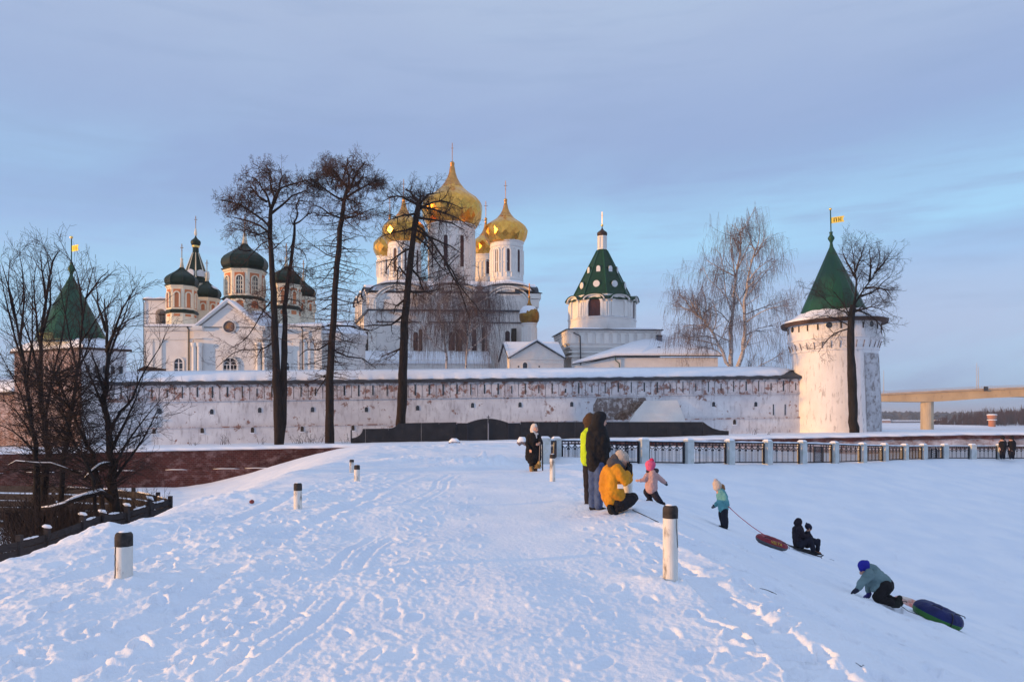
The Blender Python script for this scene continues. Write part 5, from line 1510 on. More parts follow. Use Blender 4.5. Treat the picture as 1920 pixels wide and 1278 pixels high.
def build_church():
    Y = 103.0
    c = thing('green_domed_church', 'white church with dark green onion domes on cream and orange drums behind the larches', 'church', (PX(440, Y), Y+8, -.5))
    z = lambda py: PZ(py, Y)
    f = Facade((PX(274, Y), Y), (PX(700, Y), Y))
    def blk(name, px0, px1, y0, dep0, dep1, mt='church', yb_=None):
        m = MB(); m.box(PX(px0, Y), PX(px1, Y), Y+dep0, Y+dep1, -2 if yb_ is None else z(yb_), z(y0)); return m.build(name, M[mt], c)
    # body blocks
    blk('side_wing', 274, 372, 613, 0, 12)
    blk('main_body', 368, 496, 614, -.8, 16)
    blk('right_wing', 494, 602, 613, 0, 12)
    # central gable
    g = Facade((PX(368, Y), Y-.8), (PX(496, Y), Y-.8))
    t0, zz = g.at(372, 614.5); t1, _ = g.at(490, 614.5); ta, za = g.at(428, 570)
    m = MB(); g.poly(m, [(t0, zz), (t1, zz), (ta, za)], -16, 0); gb = m.build('pediment', M['church'], c)
    m = MB()
    for a, b in (((366, 617), (428, 567)), ((490, 617), (428, 567))):
        q0 = g.at(*a); q1 = g.at(*b)
        g.poly(m, [q0, (q0[0], q0[1]+.35), (q1[0], q1[1]+.35), q1], -.3, .45)
    m.build('pediment_cornice', M['church_clean'], gb)
    m = MB()
    for a, b in (((365, 614.5), (428, 563)), ((491, 614.5), (428, 563))):
        q0 = g.at(*a); q1 = g.at(*b)
        g.poly(m, [q0, (q0[0], q0[1]+.22), (q1[0], q1[1]+.25), q1], -14, .55)
    m.build('pediment_snow', M['snow'], gb)
    # medallion
    t, zc = g.at(430, 612.5)
    m = MB(); r = .66
    m.extrude([g.pt(t+r*math.cos(2*math.pi*j/24), zc+r*math.sin(2*math.pi*j/24), .0) for j in range(24)], (0, -.07, 0)); md = m.build('medallion', M['icon'], gb)
    for rr, w_, nm, mt in ((.64, .09, 'medallion_ring', 'dark_roof'), (.78, .10, 'medallion_frame', 'church_clean')):
        m = MB()
        for j in range(24):
            a, b = 2*math.pi*j/24, 2*math.pi*(j+1)/24
            g.poly(m, [(t+rr*math.cos(a), zc+rr*math.sin(a)), (t+(rr+w_)*math.cos(a), zc+(rr+w_)*math.sin(a)), (t+(rr+w_)*math.cos(b), zc+(rr+w_)*math.sin(b)), (t+rr*math.cos(b), zc+rr*math.sin(b))], 0, .14)
        m.build(nm, M[mt], md)
    # windows
    def win(fc, p0, p1, y0, y1, nx, ny, d=0.0):
        a, z0 = fc.at(p0, y0); b, _ = fc.at(p1, y0); _, z1 = fc.at(p0, y1)
        m = MB(); fc.arch(m, a, b, z0, z1, d, d+.05, n=10); w = m.build('window', M['glass'], c)
        m = MB(); fc.arch_ring(m, a, b, z0, z1, .22, d, d+.22, n=10); m.build('window_frame', M['church_clean'], w)
        m = MB(); zs = z1-(b-a)/2
        for i in range(1, nx): 
            x = a+(b-a)*i/nx; w_ = .08 if i*2 == nx else .04; fc.rect(m, x-w_, x+w_, z0, zs, d+.05, d+.11)
        for i in range(1, ny+1): 
            y = z0+(zs-z0)*i/ny; fc.rect(m, a, b, y-.045, y+.045, d+.05, d+.12)
        cc = (a+b)/2; r = (b-a)/2
        fc.rect(m, cc-.05, cc+.05, zs, z1-.05, d+.05, d+.11)
        if nx > 2:
            for q in (-.5, .5):
                fc.arch_ring(m, cc+q*r-r*.42, cc+q*r+r*.42, zs, zs+r*.45, .06, d+.05, d+.12, n=8, legs=False)
        m.build('glazing_bars', M['white_paint'], w)
    win(f, 327.5, 343.5, 704, 672, 2, 2)
    win(g, 419.5, 444.5, 702, 671, 4, 2, 0)
    win(f, 531, 543, 704, 679, 2, 2)
    # columns, pilasters, cornices
    for fc, px, mt in ((g, 376, 1), (g, 366, 0), (g, 486, 1), (g, 498, 0), (f, 281, 2), (f, 298, 2), (f, 356, 2), (f, 516, 2), (f, 556, 2), (f, 576, 2), (f, 598, 2)):
        t, _ = fc.at(px, 700)
        if mt < 2:
            q = g.pt(t, 0, .28)
            m = MB(); m.lathe(q.x, q.y, [(.38, z(712)), (.38, z(704)), (.33, z(703)), (.31, z(652)), (.42, z(650)), (.46, z(646)), (.46, z(644))], 14); m.build('column', M['church_clean'], c, smooth=False)
        else:
            m = MB(); fc.rect(m, t-.42, t+.42, z(712), z(640), 0, .16); fc.rect(m, t-.5, t+.5, z(641), z(637), 0, .24); m.build('pilaster', M['church_clean'], c)
    m = MB()
    for y0, y1, d in ((617, 613.2, .38), (620, 617, .22), (636, 634.5, .16)):
        f.rect(m, f.at(272, 600)[0], f.at(371, 600)[0], z(y0), z(y1), -.2, d)
        f.rect(m, f.at(497, 600)[0], f.at(604, 600)[0], z(y0), z(y1), -.2, d)
        g.rect(m, g.at(364, 600)[0], g.at(382, 600)[0], z(y0), z(y1), -.2, d+.25); g.rect(m, g.at(480, 600)[0], g.at(500, 600)[0], z(y0), z(y1), -.2, d+.25)
    m.build('cornice', M['church_clean'], c)
    m = MB()
    for a, b in ((271, 371), (497, 605)): f.rect(m, f.at(a, 600)[0], f.at(b, 600)[0], z(613.2), z(612.2), -.3, .5)
    m.build('gutter', M['dark_roof'], c)
    for px in (353.5, 510.5, 566):
        m = MB(); x = PX(px, Y); m.tube([(x, Y-.45, z(613)), (x+.15, Y-.30, z(618)), (x+.15, Y-.30, z(705))], .11 if px < 360 else .07, 6); m.build('downpipe', M['dark_roof'], c)
    # snow roofs
    def hip(px0, px1, pt0, pt1, y_e, y_t, d0, d1, th=.3):
        m = MB(); a, b = PX(px0, Y), PX(px1, Y); a2, b2 = PX(pt0, Y), PX(pt1, Y)
        e = z(y_e); t_ = z(y_t); my = Y+(d0+d1)/2
        V = [(a, Y+d0, e), (b, Y+d0, e), (b, Y+d1, e), (a, Y+d1, e), (a, Y+d0, e+th), (b, Y+d0, e+th), (b, Y+d1, e+th), (a, Y+d1, e+th), (a2, my, t_), (b2, my, t_)]
        m.add(V, [(0,3,2,1), (0,1,5,4), (1,2,6,5), (2,3,7,6), (3,0,4,7), (4,5,9,8), (5,6,9), (6,7,8,9), (7,4,8)]); return m.build('roof_snow', M['snow'], c)
    hip(273, 372, 312, 366, 612, 598.5, -.35, 12)
    hip(494, 604, 500, 585, 612, 594, -.35, 12)
    # barrel roof of the nave behind the pediment
    m = MB(); a, b = PX(372, Y+3), PX(560, Y+3); m.extrude([(a, Y+3, z(612)), (b, Y+3, z(612)), (PX(500, Y+3), Y+3, z(577)), (PX(400, Y+3), Y+3, z(577))], (0, 9, 0)); m.build('roof_snow', M['snow'], c)
    # rounded eastern apse
    ax, ay = PX(640, Y+4), Y+4
    m = MB(); r0 = 46*Y/F; m.lathe(ax, ay, [(r0, -2), (r0, z(640)), (r0*1.05, z(637)), (r0*1.05, z(630)), (r0*1.09, z(628)), (r0*1.09, z(624))], 32); m.build('apse', M['church'], c)
    m = MB(); m.lathe(ax, ay, [(r0*1.10, z(624)), (r0*1.08, z(620)), (r0*.8, z(605)), (r0*.45, z(597)), (.1, z(595))], 32, cap=False); m.build('apse_snow', M['snow'], c, smooth=True)
    m = MB(); m.lathe(ax, ay, [(r0*1.02, z(648)), (r0*1.02, z(646))], 32, cap=False); m.build('string_course', M['church_clean'], c)
    # left back block with the open bell arch
    Yb = 110.0; zb_ = lambda py: PZ(py, Yb)
    fb = Facade((PX(271, Yb), Yb), (PX(345, Yb), Yb))
    m = MB()
    t0, _ = fb.at(291.5, 600); t1, _ = fb.at(310.5, 600)
    fb.rect(m, 0, t0, -2, zb_(561), -7, 0); fb.rect(m, t1, fb.L, -2, zb_(561), -7, 0)
    fb.rect(m, t0, t1, -2, zb_(612), -7, 0)
    # spandrel above the arch
    r_ = (t1-t0)/2; cc = (t0+t1)/2; zs = zb_(588); top = zb_(561)
    n = 12
    for j in range(n):
        a, b = math.pi*j/n, math.pi*(j+1)/n
        fb.poly(m, [(cc+r_*math.cos(a), zs+r_*math.sin(a)), (cc+r_*math.cos(a), top), (cc+r_*math.cos(b), top), (cc+r_*math.cos(b), zs+r_*math.sin(b))], -7, 0)
    m.build('bell_wall', M['church'], c)
    m = MB(); fb.rect(m, t0-.2, t1+.2, zb_(589), zb_(587.6), -1.2, -.9); m.build('tie_beam', M['eave'], c)
    m = MB(); fb.rect(m, -.1, fb.L, zb_(588.4), zb_(587.6), -.1, .04); m.build('string_course', M['eave'], c)
    m = MB(); fb.rect(m, -.25, fb.L, zb_(562), zb_(560.6), -7.2, .3); m.build('eave', M['eave'], c)
    def sn(t, i): a = .1*math.sin(i*1.3); return [(-7.2, zb_(560.5)), (-7, zb_(557)+a), (-.6, zb_(556)+a), (.1, zb_(558.5)+a*.5), (.3, zb_(560.5))]
    roof_sweep(fb, sn, -.1, fb.L, 16, 'roof_snow', M['snow'], c, True)
    m = MB(); x = PX(270.5, Yb); m.tube([(x+.3, Yb-.1, zb_(560)), (x-.15, Yb-.12, zb_(564)), (x, Yb-.12, zb_(568)), (x, Yb-.12, zb_(704))], .07, 6); m.build('downpipe', M['dark_roof'], c)
    # drums and heads
    oct_drum(c, 459, 108, 36, 577, 509, 560, glass=True, y_b2=590)
    green_head(c, 459, 108, 41, 507.5, 455, 439, 404)
    oct_drum(c, 341, 106, 26, 600, 538, 584, y_b2=606)
    green_head(c, 341, 106, 29, 537, 500, 486, 457)
    oct_drum(c, 388, 114, 22, 590, 560, y_b2=610)
    green_head(c, 388, 114, 24.5, 558.5, 526, 513, 487, snow=True)
    oct_drum(c, 537, 106, 26, 596, 535, 577, y_b2=606)
    green_head(c, 537, 106, 29, 534, 498, 484, 456)
    oct_drum(c, 570, 114, 20, 590, 558, y_b2=610)
    green_head(c, 569, 114, 22, 556.5, 526, 514, 488)
    onion_tent(c)
build_church()

# ---------------------------------------------------------------- black hoarding and gate in front of the wall
def build_hoarding():
    A = (PX(655, 72.0), 72.0); B = (PX(1370, 77.5), 77.5)
    f = Facade(A, B)
    h = thing('black_hoarding', 'long black sheet-metal fence with curved stepped ends in front of the white wall', 'fence', f.pt(f.L*.5, -.6))
    q = lambda px, py: f.at(px, py)
    def curve(a, b, c, d, n=8, inv=False):
        # concave quarter curve from (a,b) to (c,d)
        out = []
        for i in range(n+1):
            u = i/n*math.pi/2
            if not inv: out.append(q(a+(c-a)*math.sin(u), b+(d-b)*(1-math.cos(u))))
            else: out.append(q(a+(c-a)*(1-math.cos(u)), b+(d-b)*math.sin(u)))
        return out
    def panel(pts, name='sheet_panel', d0=0, d1=.06):
        m = MB(); f.poly(m, pts, d0, d1); return m.build(name, M['fence_black'], h)
    panel([q(658, 834), q(685, 834)]+[q(685, 803.5), q(680, 803.5)][:2]+list(reversed(curve(658, 821, 680, 803.5)))[1:]+[])
    panel([q(685.3, 834), q(728, 834), q(728, 802.8), q(685.3, 803.4)])
    panel([q(728.3, 834), q(757, 834), q(757, 793), q(746, 793.2)]+list(reversed(curve(728.3, 802.6, 745, 793.4)))[1:])
    xs = [757.3, 790, 823, 856]
    for a, b in zip(xs[:-1], xs[1:]): panel([q(a, 834), q(b-.3, 834), q(b-.3, 792.6-(b-757)*.015), q(a, 792.9-(a-757)*.015)])
    xs = list(np.linspace(976, 1317, 11))
    for a, b in zip(xs[:-1], xs[1:]): panel([q(a, 833-(a-976)*.04), q(b-.3, 833-(b-976)*.04), q(b-.3, 790.5), q(a, 790.5)])
    end = [q(1317.2, 818), q(1366, 817), q(1366, 807.5), q(1350, 806.5), q(1336, 802.5), q(1326, 796.5), q(1318, 790.6), q(1317.2, 790.5)]
    panel(end)
    for px in (658.5, 728, 757, 823, 856.5, 976, 1044, 1112, 1180, 1249, 1317):
        t, zz = q(px, 793 if 745 < px < 1330 else 804)
        m = MB(); f.rect(m, t-.06, t+.06, -1.5, zz-.1, -.14, .02); m.build('post', M['iron'], h)
    # gate leaves with a low arch
    g = thing('arched_gate', 'black arched double gate with a small cross in the middle of the hoarding', 'gate', f.pt(q(915, 830)[0], -.6))
    for a, b in ((857, 877), (954, 975.5)):
        m = MB(); f.poly(m, [q(a, 834), q(b, 834), q(b, 792.8), q(a, 792.9)], -.02, .04); m.build('side_panel', M['fence_black'], g)
    for s_ in (-1, 1):
        pts = [q(915+s_*.4, 834), q(915+s_*38, 834)]
        for i in range(9):
            u = i/8; pts.append(q(915+s_*38*(1-u)+s_*.4*u, 792.5-8.2*math.sin(math.pi/2*u)**.9))
        m = MB(); f.poly(m, pts, -.02, .05); lf = m.build('gate_leaf', M['fence_black'], g)
        t, _ = q(915+s_*38, 800); m = MB(); f.rect(m, t-.08, t+.08, -1.3, PZ(793, 74), -.05, .12); m.build('gate_post', M['iron'], g)
    t, zz = q(915.7, 790); _, z1 = q(915, 778); _, z2 = q(915, 834)
    m = MB(); f.rect(m, t-.035, t+.035, z2, zz-.2, .06, .12); m.build('closing_strip', mat('closing_strip', (.20,.20,.24), None, rough=.5), g)
    m = MB(); f.rect(m, t-.03, t+.03, zz-.1, z1, .0, .06); f.rect(m, t-.17, t+.17, zz+.38, zz+.44, .0, .06); m.build('cross', M['iron'], g)
    # snow covered stone blocks on the road verge
    for px, py, w_, lab in ((852, 832, .36, 'snow-covered stone block on the verge left of the arched gate'), (979, 829, .20, 'snow-capped stone block behind the woman in the long black coat')):
        Yb = 52.0 if px < 900 else 36.5
        x = PX(px, Yb); z0 = H(x, Yb)-.15 if px < 900 else PZ(831, Yb)-.15
        b = thing('stone_block', lab, 'stone', (x, Yb, z0), 'stone blocks by the road')
        m = MB(); m.tube([(x-w_, Yb, z0+.1), (x-w_*.3, Yb, z0+.24), (x+w_*.5, Yb, z0+.22), (x+w_, Yb, z0+.1)], [.10, .14, .14, .10], 7); m.build('stone', mat('dark_stone', (.10,.08,.09), (.2,.17,.18), 6, .9), b)
        m = MB(); m.tube([(x-w_, Yb-.05, z0+.22), (x-w_*.4, Yb-.05, z0+.34), (x+w_*.4, Yb-.05, z0+.33), (x+w_*.95, Yb-.05, z0+.24)], [.06, .14, .14, .06], 8); m.build('snow_cap', M['snow'], b, smooth=True)
build_hoarding()

# ---------------------------------------------------------------- iron railing on the right
def build_railing():
    r = thing('iron_railing', 'black cast-iron railing with whitewashed square posts along the top of the snowy slope', 'railing', (float(FX[3]), float(FY[3]), float(FZB[3])))
    for i, (x, y, zb, z1) in enumerate(zip(FX, FY, FZB, FZT)):
        j = min(i, len(FX)-2)
        u = Vector((FX[j+1]-FX[j], FY[j+1]-FY[j])).normalized() if i else Vector((FX[2]-FX[1], FY[2]-FY[1])).normalized()
        w = .19
        c = Vector((x, y)); n = Vector((u.y, -u.x))
        q = [c+u*a*w+n*b*w for a, b in ((-1,-1),(1,-1),(1,1),(-1,1))]
        m = MB(); m.prism([(p.x, p.y) for p in q], zb-.7, z1-.06); m.prism([(p.x*1.0+(p.x-c.x)*.12, p.y+(p.y-c.y)*.12) for p in q], z1-.055, z1+.02, .8)
        p_ = m.build('post', M['post_white'], r)
        m = MB(); m.prism([(p.x, p.y) for p in q], z1+.024, z1+.10, .55); m.build('post_snow', M['snow'], p_)
    for i in range(len(FX)-1):
        a = Vector((FX[i], FY[i])); b = Vector((FX[i+1], FY[i+1]))
        f = Facade(a, b)
        if i == 0: t0, t1 = .3, f.L-.25
        else: t0, t1 = .26, f.L-.26
        L = f.L
        za, zb_ = FZB[i], FZB[i+1]; ta, tb = FZT[i], FZT[i+1]
        if i == 0: za = zb_-.05; 
        def zz(t, h):   # h: 0 bottom .. 1 top
            u = t/L; lo = za+(zb_-za)*u+.02; hi = ta+(tb-ta)*u-.10
            return lo+(hi-lo)*h
        m = MB()
        def bar(ta_, ha, tb_, hb, w): m.bar(f.pt(ta_, zz(ta_, ha)), f.pt(tb_, zz(tb_, hb)), w)
        for h, w in ((1.0, .055), (.87, .035), (.05, .045)): bar(t0, h, t1, h, w)
        bar(t0, -.02, t0, 1.0, .07); bar(t1, -.02, t1, 1.0, .07)
        n = 5 if (t1-t0) > 1.5 else 2
        cw = (t1-t0)/n
        lattice = i in (2, 7, 12)
        for k in range(n):
            a0 = t0+k*cw; mid = a0+cw/2
            if lattice and k in (2,) or (lattice and k in (1, 3) and False):
                continue
            bar(a0, .05, a0, .87, .034)
            # hanging swag between studs
            pr = None
            for j in range(7):
                u = j/6; tt = a0+cw*u; hh = .86-.17*math.sin(math.pi*u)
                if pr: bar(pr[0], pr[1], tt, hh, .026)
                pr = (tt, hh)
            for q in (.2, .4, .6, .8):
                bar(a0+cw*q, .05, a0+cw*q, .86-.17*math.sin(math.pi*q)-.02, .021)
            bar(a0, .70, a0+cw*.2, .60, .03); bar(a0+cw, .70, a0+cw*.8, .60, .03)
            bar(a0, .87, a0, 1.0, .04); bar(mid, .87, mid, 1.0, .03)
        if lattice:
            a0 = t0+1.6*cw; a1 = t0+3.4*cw; st = .16
            cnt = int((a1-a0)/st)+8
            for k in range(-8, cnt):
                for sg in (1, -1):
                    pa = a0+k*st if sg > 0 else a1-k*st
                    hspan = .80; dx = .80*(ta-za)*1.0
                    q0 = (pa, .05); q1 = (pa+sg*dx, .85)
                    # clip to panel
                    lo, hi = 0.0, 1.0
                    for s_ in range(2):
                        pass
                    us = [u for u in np.linspace(0, 1, 26) if a0 <= q0[0]+(q1[0]-q0[0])*u <= a1]
                    if len(us) > 1:
                        u0, u1 = us[0], us[-1]
                        bar(q0[0]+(q1[0]-q0[0])*u0, q0[1]+(q1[1]-q0[1])*u0, q0[0]+(q1[0]-q0[0])*u1, q0[1]+(q1[1]-q0[1])*u1, .028)
            bar(a0, .05, a0, .87, .045); bar(a1, .05, a1, .87, .045)
        pn = m.build('panel', M['iron'], r)
        if i == 0:
            m = MB(); f.rect(m, t0, t1, zz(t0, .0), zz(t0, .62), .02, .05); m.build('brown_board', mat('brown_board', (.07,.03,.025), None, rough=.8), r)
        m = MB(); pts = [f.pt(t0+(t1-t0)*k/8, zz(t0+(t1-t0)*k/8, 1.0)+.055) for k in range(9)]
        m.tube(pts, [.02]+[.035+.008*math.sin(k*2.1+i) for k in range(7)]+[.02], 6); m.build('rail_snow', M['snow'], pn, smooth=True)
build_railing()

# ---------------------------------------------------------------- road bollards
def bollard(px, py_base, py_top, Y, r, label, tilt=0, crack=False):
    x = PX(px, Y); zb = PZ(py_base, Y); z1 = PZ(py_top, Y); h = z1-zb
    b = thing('road_bollard', label, 'bollard', (x, Y, zb), 'black-topped white bollards along the road')
    rng = random.Random(int(px)); n = 28
    def cyl(za, zb2, r_, name, mt, top_round=0):
        prof = [(r_, za), (r_, za+(zb2-za)*.33), (r_*1.0, za+(zb2-za)*.66), (r_, zb2-top_round)]
        if top_round: prof += [(r_*.96, zb2-top_round*.45), (r_*.82, zb2-top_round*.1), (r_*.5, zb2)]
        vs = []
        for k, (rr, zz) in enumerate(prof):
            for i in range(n):
                a = 2*math.pi*i/n; q = rr*(1+.018*math.sin(3*a+px)+.01*math.sin(7*a+k))
                vs.append((x+q*math.cos(a), Y+q*math.sin(a), zz))
        m = MB(); m.add(vs, [(k*n+i, k*n+(i+1) % n, (k+1)*n+(i+1) % n, (k+1)*n+i) for k in range(len(prof)-1) for i in range(n)]+[tuple((len(prof)-1)*n+i for i in range(n)), tuple(range(n-1, -1, -1))])
        o = m.build(name, M[mt], b); 
        return o
    bh = h*.16 if h > .6 else h*.27
    body = cyl(zb-.5, z1-bh, r, 'shaft', 'bollard_white')
    cyl(z1-bh, z1, r*1.015, 'black_cap', 'bollard_black', .05)
    if crack:
        m = MB(); zc = z1-bh; pts = []
        k = 0
        a = -math.pi/2 - (.55 if px < 400 else -.62)
        while zc > zb+(.02 if px < 400 else h*.45):
            pts.append((x+(r+.002)*math.cos(a), Y+(r+.002)*math.sin(a), zc)); zc -= .03; a += rng.uniform(-.07, .07)+(.03 if px > 400 else 0)
        m.tube(pts, .006 if px < 400 else .0035, 4); m.build('crack', M['bollard_black'], body)
    m = MB()
    m.ball((x, Y+.01, z1), r*.62, 12, 8, .30); m.build('snow_top', M['snow'], b, smooth=True)
    return b
bollard(1257, 1094, 947, 7.95, .078, 'nearest tall white bollard with a thin hanging cable on the right side of the road', crack=True)
bollard(232, 1093, 997, 7.95, .086, 'near white bollard with black cap and long crack, left edge of the road', crack=True)
bollard(558.5, 957, 905, 14.4, .076, 'white bollard with black top midway along the left edge of the road')
bollard(669.5, 903, 871, 20.9, .078, 'nearer of the two small bollards at the far left end of the road')
bollard(659.5, 879, 861, 26.0, .075, 'farthest small black-topped bollard on the left of the road, half buried')
bollard(1176.5, 963, 868, 13.9, .088, 'grey-white bollard the crouching woman in yellow leans on')
bollard(1036, 900, 851, 21.4, .078, 'white bollard between the woman in black and the iron railing')

# ---------------------------------------------------------------- wooden fence on the left
def build_wood_fence():
    pts = [(-70, 1062, 1030, 17.5), (36, 1038, 1012, 18.5), (88, 1022, 1000, 19.5), (155, 1001, 975, 21.0), (192, 990, 963, 22.0), (238, 978, 958, 23.5), (281, 965, 944, 25.0), (319, 957, 934, 26.5)]
    w = thing('board_fence', 'old dark board fence with snow-capped posts below the left side of the road', 'fence', (PX(155, 21), 21, PZ(1000, 21)))
    rng = random.Random(5)
    P3 = [(PX(p, Y), Y, PZ(b, Y), PZ(t, Y)) for p, b, t, Y in pts]
    P3 += [(PX(296, 29), 29, PZ(940, 29), PZ(925, 29)), (PX(250, 31), 31, PZ(930, 31), PZ(918, 31)), (PX(190, 32), 32, PZ(925, 32), PZ(913, 32)), (PX(100, 33), 33, PZ(925, 33), PZ(908, 33)), (PX(-40, 34), 34, PZ(930, 34), PZ(908, 34))]
    for i, (x, y, zb, z1) in enumerate(P3):
        m = MB(); e = rng.uniform(.02, .16)
        if i > 7: zb = H(x, y)-.05; P3[i] = (x, y, zb, z1)
        m.box(x-.06, x+.06, y-.05, y+.07, zb-1.0, z1+e); p = m.build('post', M['old_wood'], w)
        if i in (3, 4, 5, 6, 2):
            tlt = rng.uniform(-.35, .1)
            m = MB(); m.tube([(x-.12, y, z1+e+.07-tlt*.15), (x-.06, y, z1+e+.06), (x+.06, y, z1+e+.045), (x+.12, y, z1+e+.015+tlt*.15)], [.015, .05, .05, .015], 8); m.build('snow_cap', M['snow'], p, smooth=True)
        if i in (3, 4): m = MB(); m.box(x-.045, x+.045, y-.04, y+.06, z1+e, z1+e+.04); m.build('post_top', M['old_wood'], p)
    for i in range(len(P3)-1):
        a, b = P3[i], P3[i+1]
        nb = 3 if i < 7 else 7
        for k in range(nb):
            lo = k/nb*.98; hi = (k+.9)/nb*.98
            def pt(q, h, d): 
                z0 = q[2]-.28; return Vector((q[0], q[1]+d, z0+(q[3]-z0)*h))
            j0, j1 = rng.uniform(-.02, .02), rng.uniform(-.02, .02)
            m = MB(); v = [pt(a, lo+j0, -.08), pt(b, lo+j1, -.08), pt(b, hi+j1, -.08), pt(a, hi+j0, -.08)]
            m.extrude(v, (0, .03, 0)); bd = m.build('board', M['old_wood'], w)
            if k == nb-1 and rng.random() < .75:
                A_, B_ = pt(a, hi+j0, -.06), pt(b, hi+j1, -.06)
                m = MB(); n = 9; s0, s1 = rng.uniform(0, .3), rng.uniform(.7, 1)
                m.tube([A_+(B_-A_)*(s0+(s1-s0)*q/n)+Vector((0, 0, .012)) for q in range(n+1)], [.006]+[rng.uniform(.015, .038) for _ in range(n-1)]+[.006], 6); m.build('board_snow', M['snow'], bd, smooth=True)
build_wood_fence()
# ---------------------------------------------------------------- trees
class Tree:
    def __init__(s, seed): s.rng = random.Random(seed); s.thick = []; s.seg = []
    def vec(s, x, y, z): return (x, y, z)
def vnorm(a):
    l = math.sqrt(a[0]*a[0]+a[1]*a[1]+a[2]*a[2]) or 1.0
    return (a[0]/l, a[1]/l, a[2]/l)
def spread(d, ang, az):
    """unit direction at angle ang from d, turned az about d"""
    ax = (0, 0, 1) if abs(d[2]) < .9 else (1, 0, 0)
    u = vnorm((d[1]*ax[2]-d[2]*ax[1], d[2]*ax[0]-d[0]*ax[2], d[0]*ax[1]-d[1]*ax[0]))
    w = (d[1]*u[2]-d[2]*u[1], d[2]*u[0]-d[0]*u[2], d[0]*u[1]-d[1]*u[0])
    ca, sa = math.cos(ang), math.sin(ang); cz, sz = math.cos(az), math.sin(az)
    return vnorm(tuple(d[i]*ca+(u[i]*cz+w[i]*sz)*sa for i in range(3)))
def grow(T, p, d, L, r, lvl, C):
    rng = T.rng
    st = C['step'][lvl]; n = max(2, int(L/st)); s_ = L/n
    wn = C['wander'][lvl]; up = C['up'][lvl]; dens = C['dens'][lvl]; mx = C['levels']
    tip = C['tip']
    pts = [p]; rad = [r]
    for i in range(n):
        f = (i+1)/n
        d = vnorm((d[0]+rng.gauss(0, wn), d[1]+rng.gauss(0, wn), d[2]+rng.gauss(0, wn*.8)+up))
        q = (p[0]+d[0]*s_, p[1]+d[1]*s_, p[2]+d[2]*s_)
        r1 = max(tip, r*(1-f*.78))
        pts.append(q); rad.append(r1)
        if lvl < mx and (i+1)/n > C['bare'][lvl]:
            k = dens*s_; cnt = int(k)+(1 if rng.random() < k-int(k) else 0)
            for _ in range(cnt):
                t = rng.random()
                b = (p[0]+(q[0]-p[0])*t, p[1]+(q[1]-p[1])*t, p[2]+(q[2]-p[2])*t)
                a0, a1 = C['ang'][lvl]
                cd = spread(d, R(rng.uniform(a0, a1)), rng.uniform(0, 6.283))
                if C.get('hang') and lvl+1 >= C['hang']: cd = vnorm((cd[0]*.45, cd[1]*.45, -1.0))
                l0, l1 = C['len'][lvl]
                cl = rng.uniform(l0, l1)*(1-.45*f if C.get('taper', True) else 1)
                grow(T, b, cd, cl, max(tip, min(r1*.62, C['rad'][lvl])), lvl+1, C)
        p = q
    if rad[0] > .045: T.thick.append((pts, rad))
    else:
        for i in range(len(pts)-1): T.seg.append(pts[i]+pts[i+1]+(rad[i], rad[i+1]))
    return pts[-1], d
def limb(T, pts, r0, r1, C, lvl=0, dens=None, bare=0.0, wob=.06, force_thick=True, pw=1.0):
    """a drawn limb (list of points), roughened, and given side branches of level lvl+1"""
    rng = T.rng
    V = [Vector(p) for p in pts]
    # Catmull subdivision
    out = []
    for i in range(len(V)-1):
        a, b = V[i], V[i+1]; a0 = V[i-1] if i else a-(b-a); b1 = V[i+2] if i+2 < len(V) else b+(b-a)
        m = max(2, int((b-a).length/.9))
        for k in range(m):
            t = k/m
            out.append(.5*((2*a)+(b-a0)*t+(2*a0-5*a+4*b-b1)*t*t+(-a0+3*a-3*b+b1)*t**3))
    out.append(V[-1])
    n = len(out)
    Rr = []
    for i in range(n):
        f = i/(n-1); Rr.append((r0+(r1-r0)*f**pw)*(1+rng.uniform(-.07, .09)))
        if 0 < i < n-1: out[i] += Vector((rng.gauss(0, wob), rng.gauss(0, wob), rng.gauss(0, wob*.5)))*min(1, Rr[-1]*6+.25)
    T.thick.append(([tuple(q) for q in out], Rr))
    dn = C['dens'][lvl] if dens is None else dens
    for i in range(n-1):
        f = (i+.5)/(n-1)
        if f < bare: continue
        L = (out[i+1]-out[i]).length; k = dn*L; cnt = int(k)+(1 if rng.random() < k-int(k) else 0)
        d = tuple((out[i+1]-out[i]).normalized())
        for _ in range(cnt):
            b = out[i]+(out[i+1]-out[i])*rng.random()
            a0, a1 = C['ang'][lvl]
            cd = spread(d, R(rng.uniform(a0, a1)), rng.uniform(0, 6.283))
            if C.get('hang') and lvl+1 >= C['hang']: cd = vnorm((cd[0]*.5, cd[1]*.5, -1.0))
            l0, l1 = C['len'][lvl]
            grow(T, tuple(b), cd, rng.uniform(l0, l1)*(1-.35*f), max(C['tip'], min(Rr[i]*.55, C['rad'][lvl])), lvl+1, C)
    return out
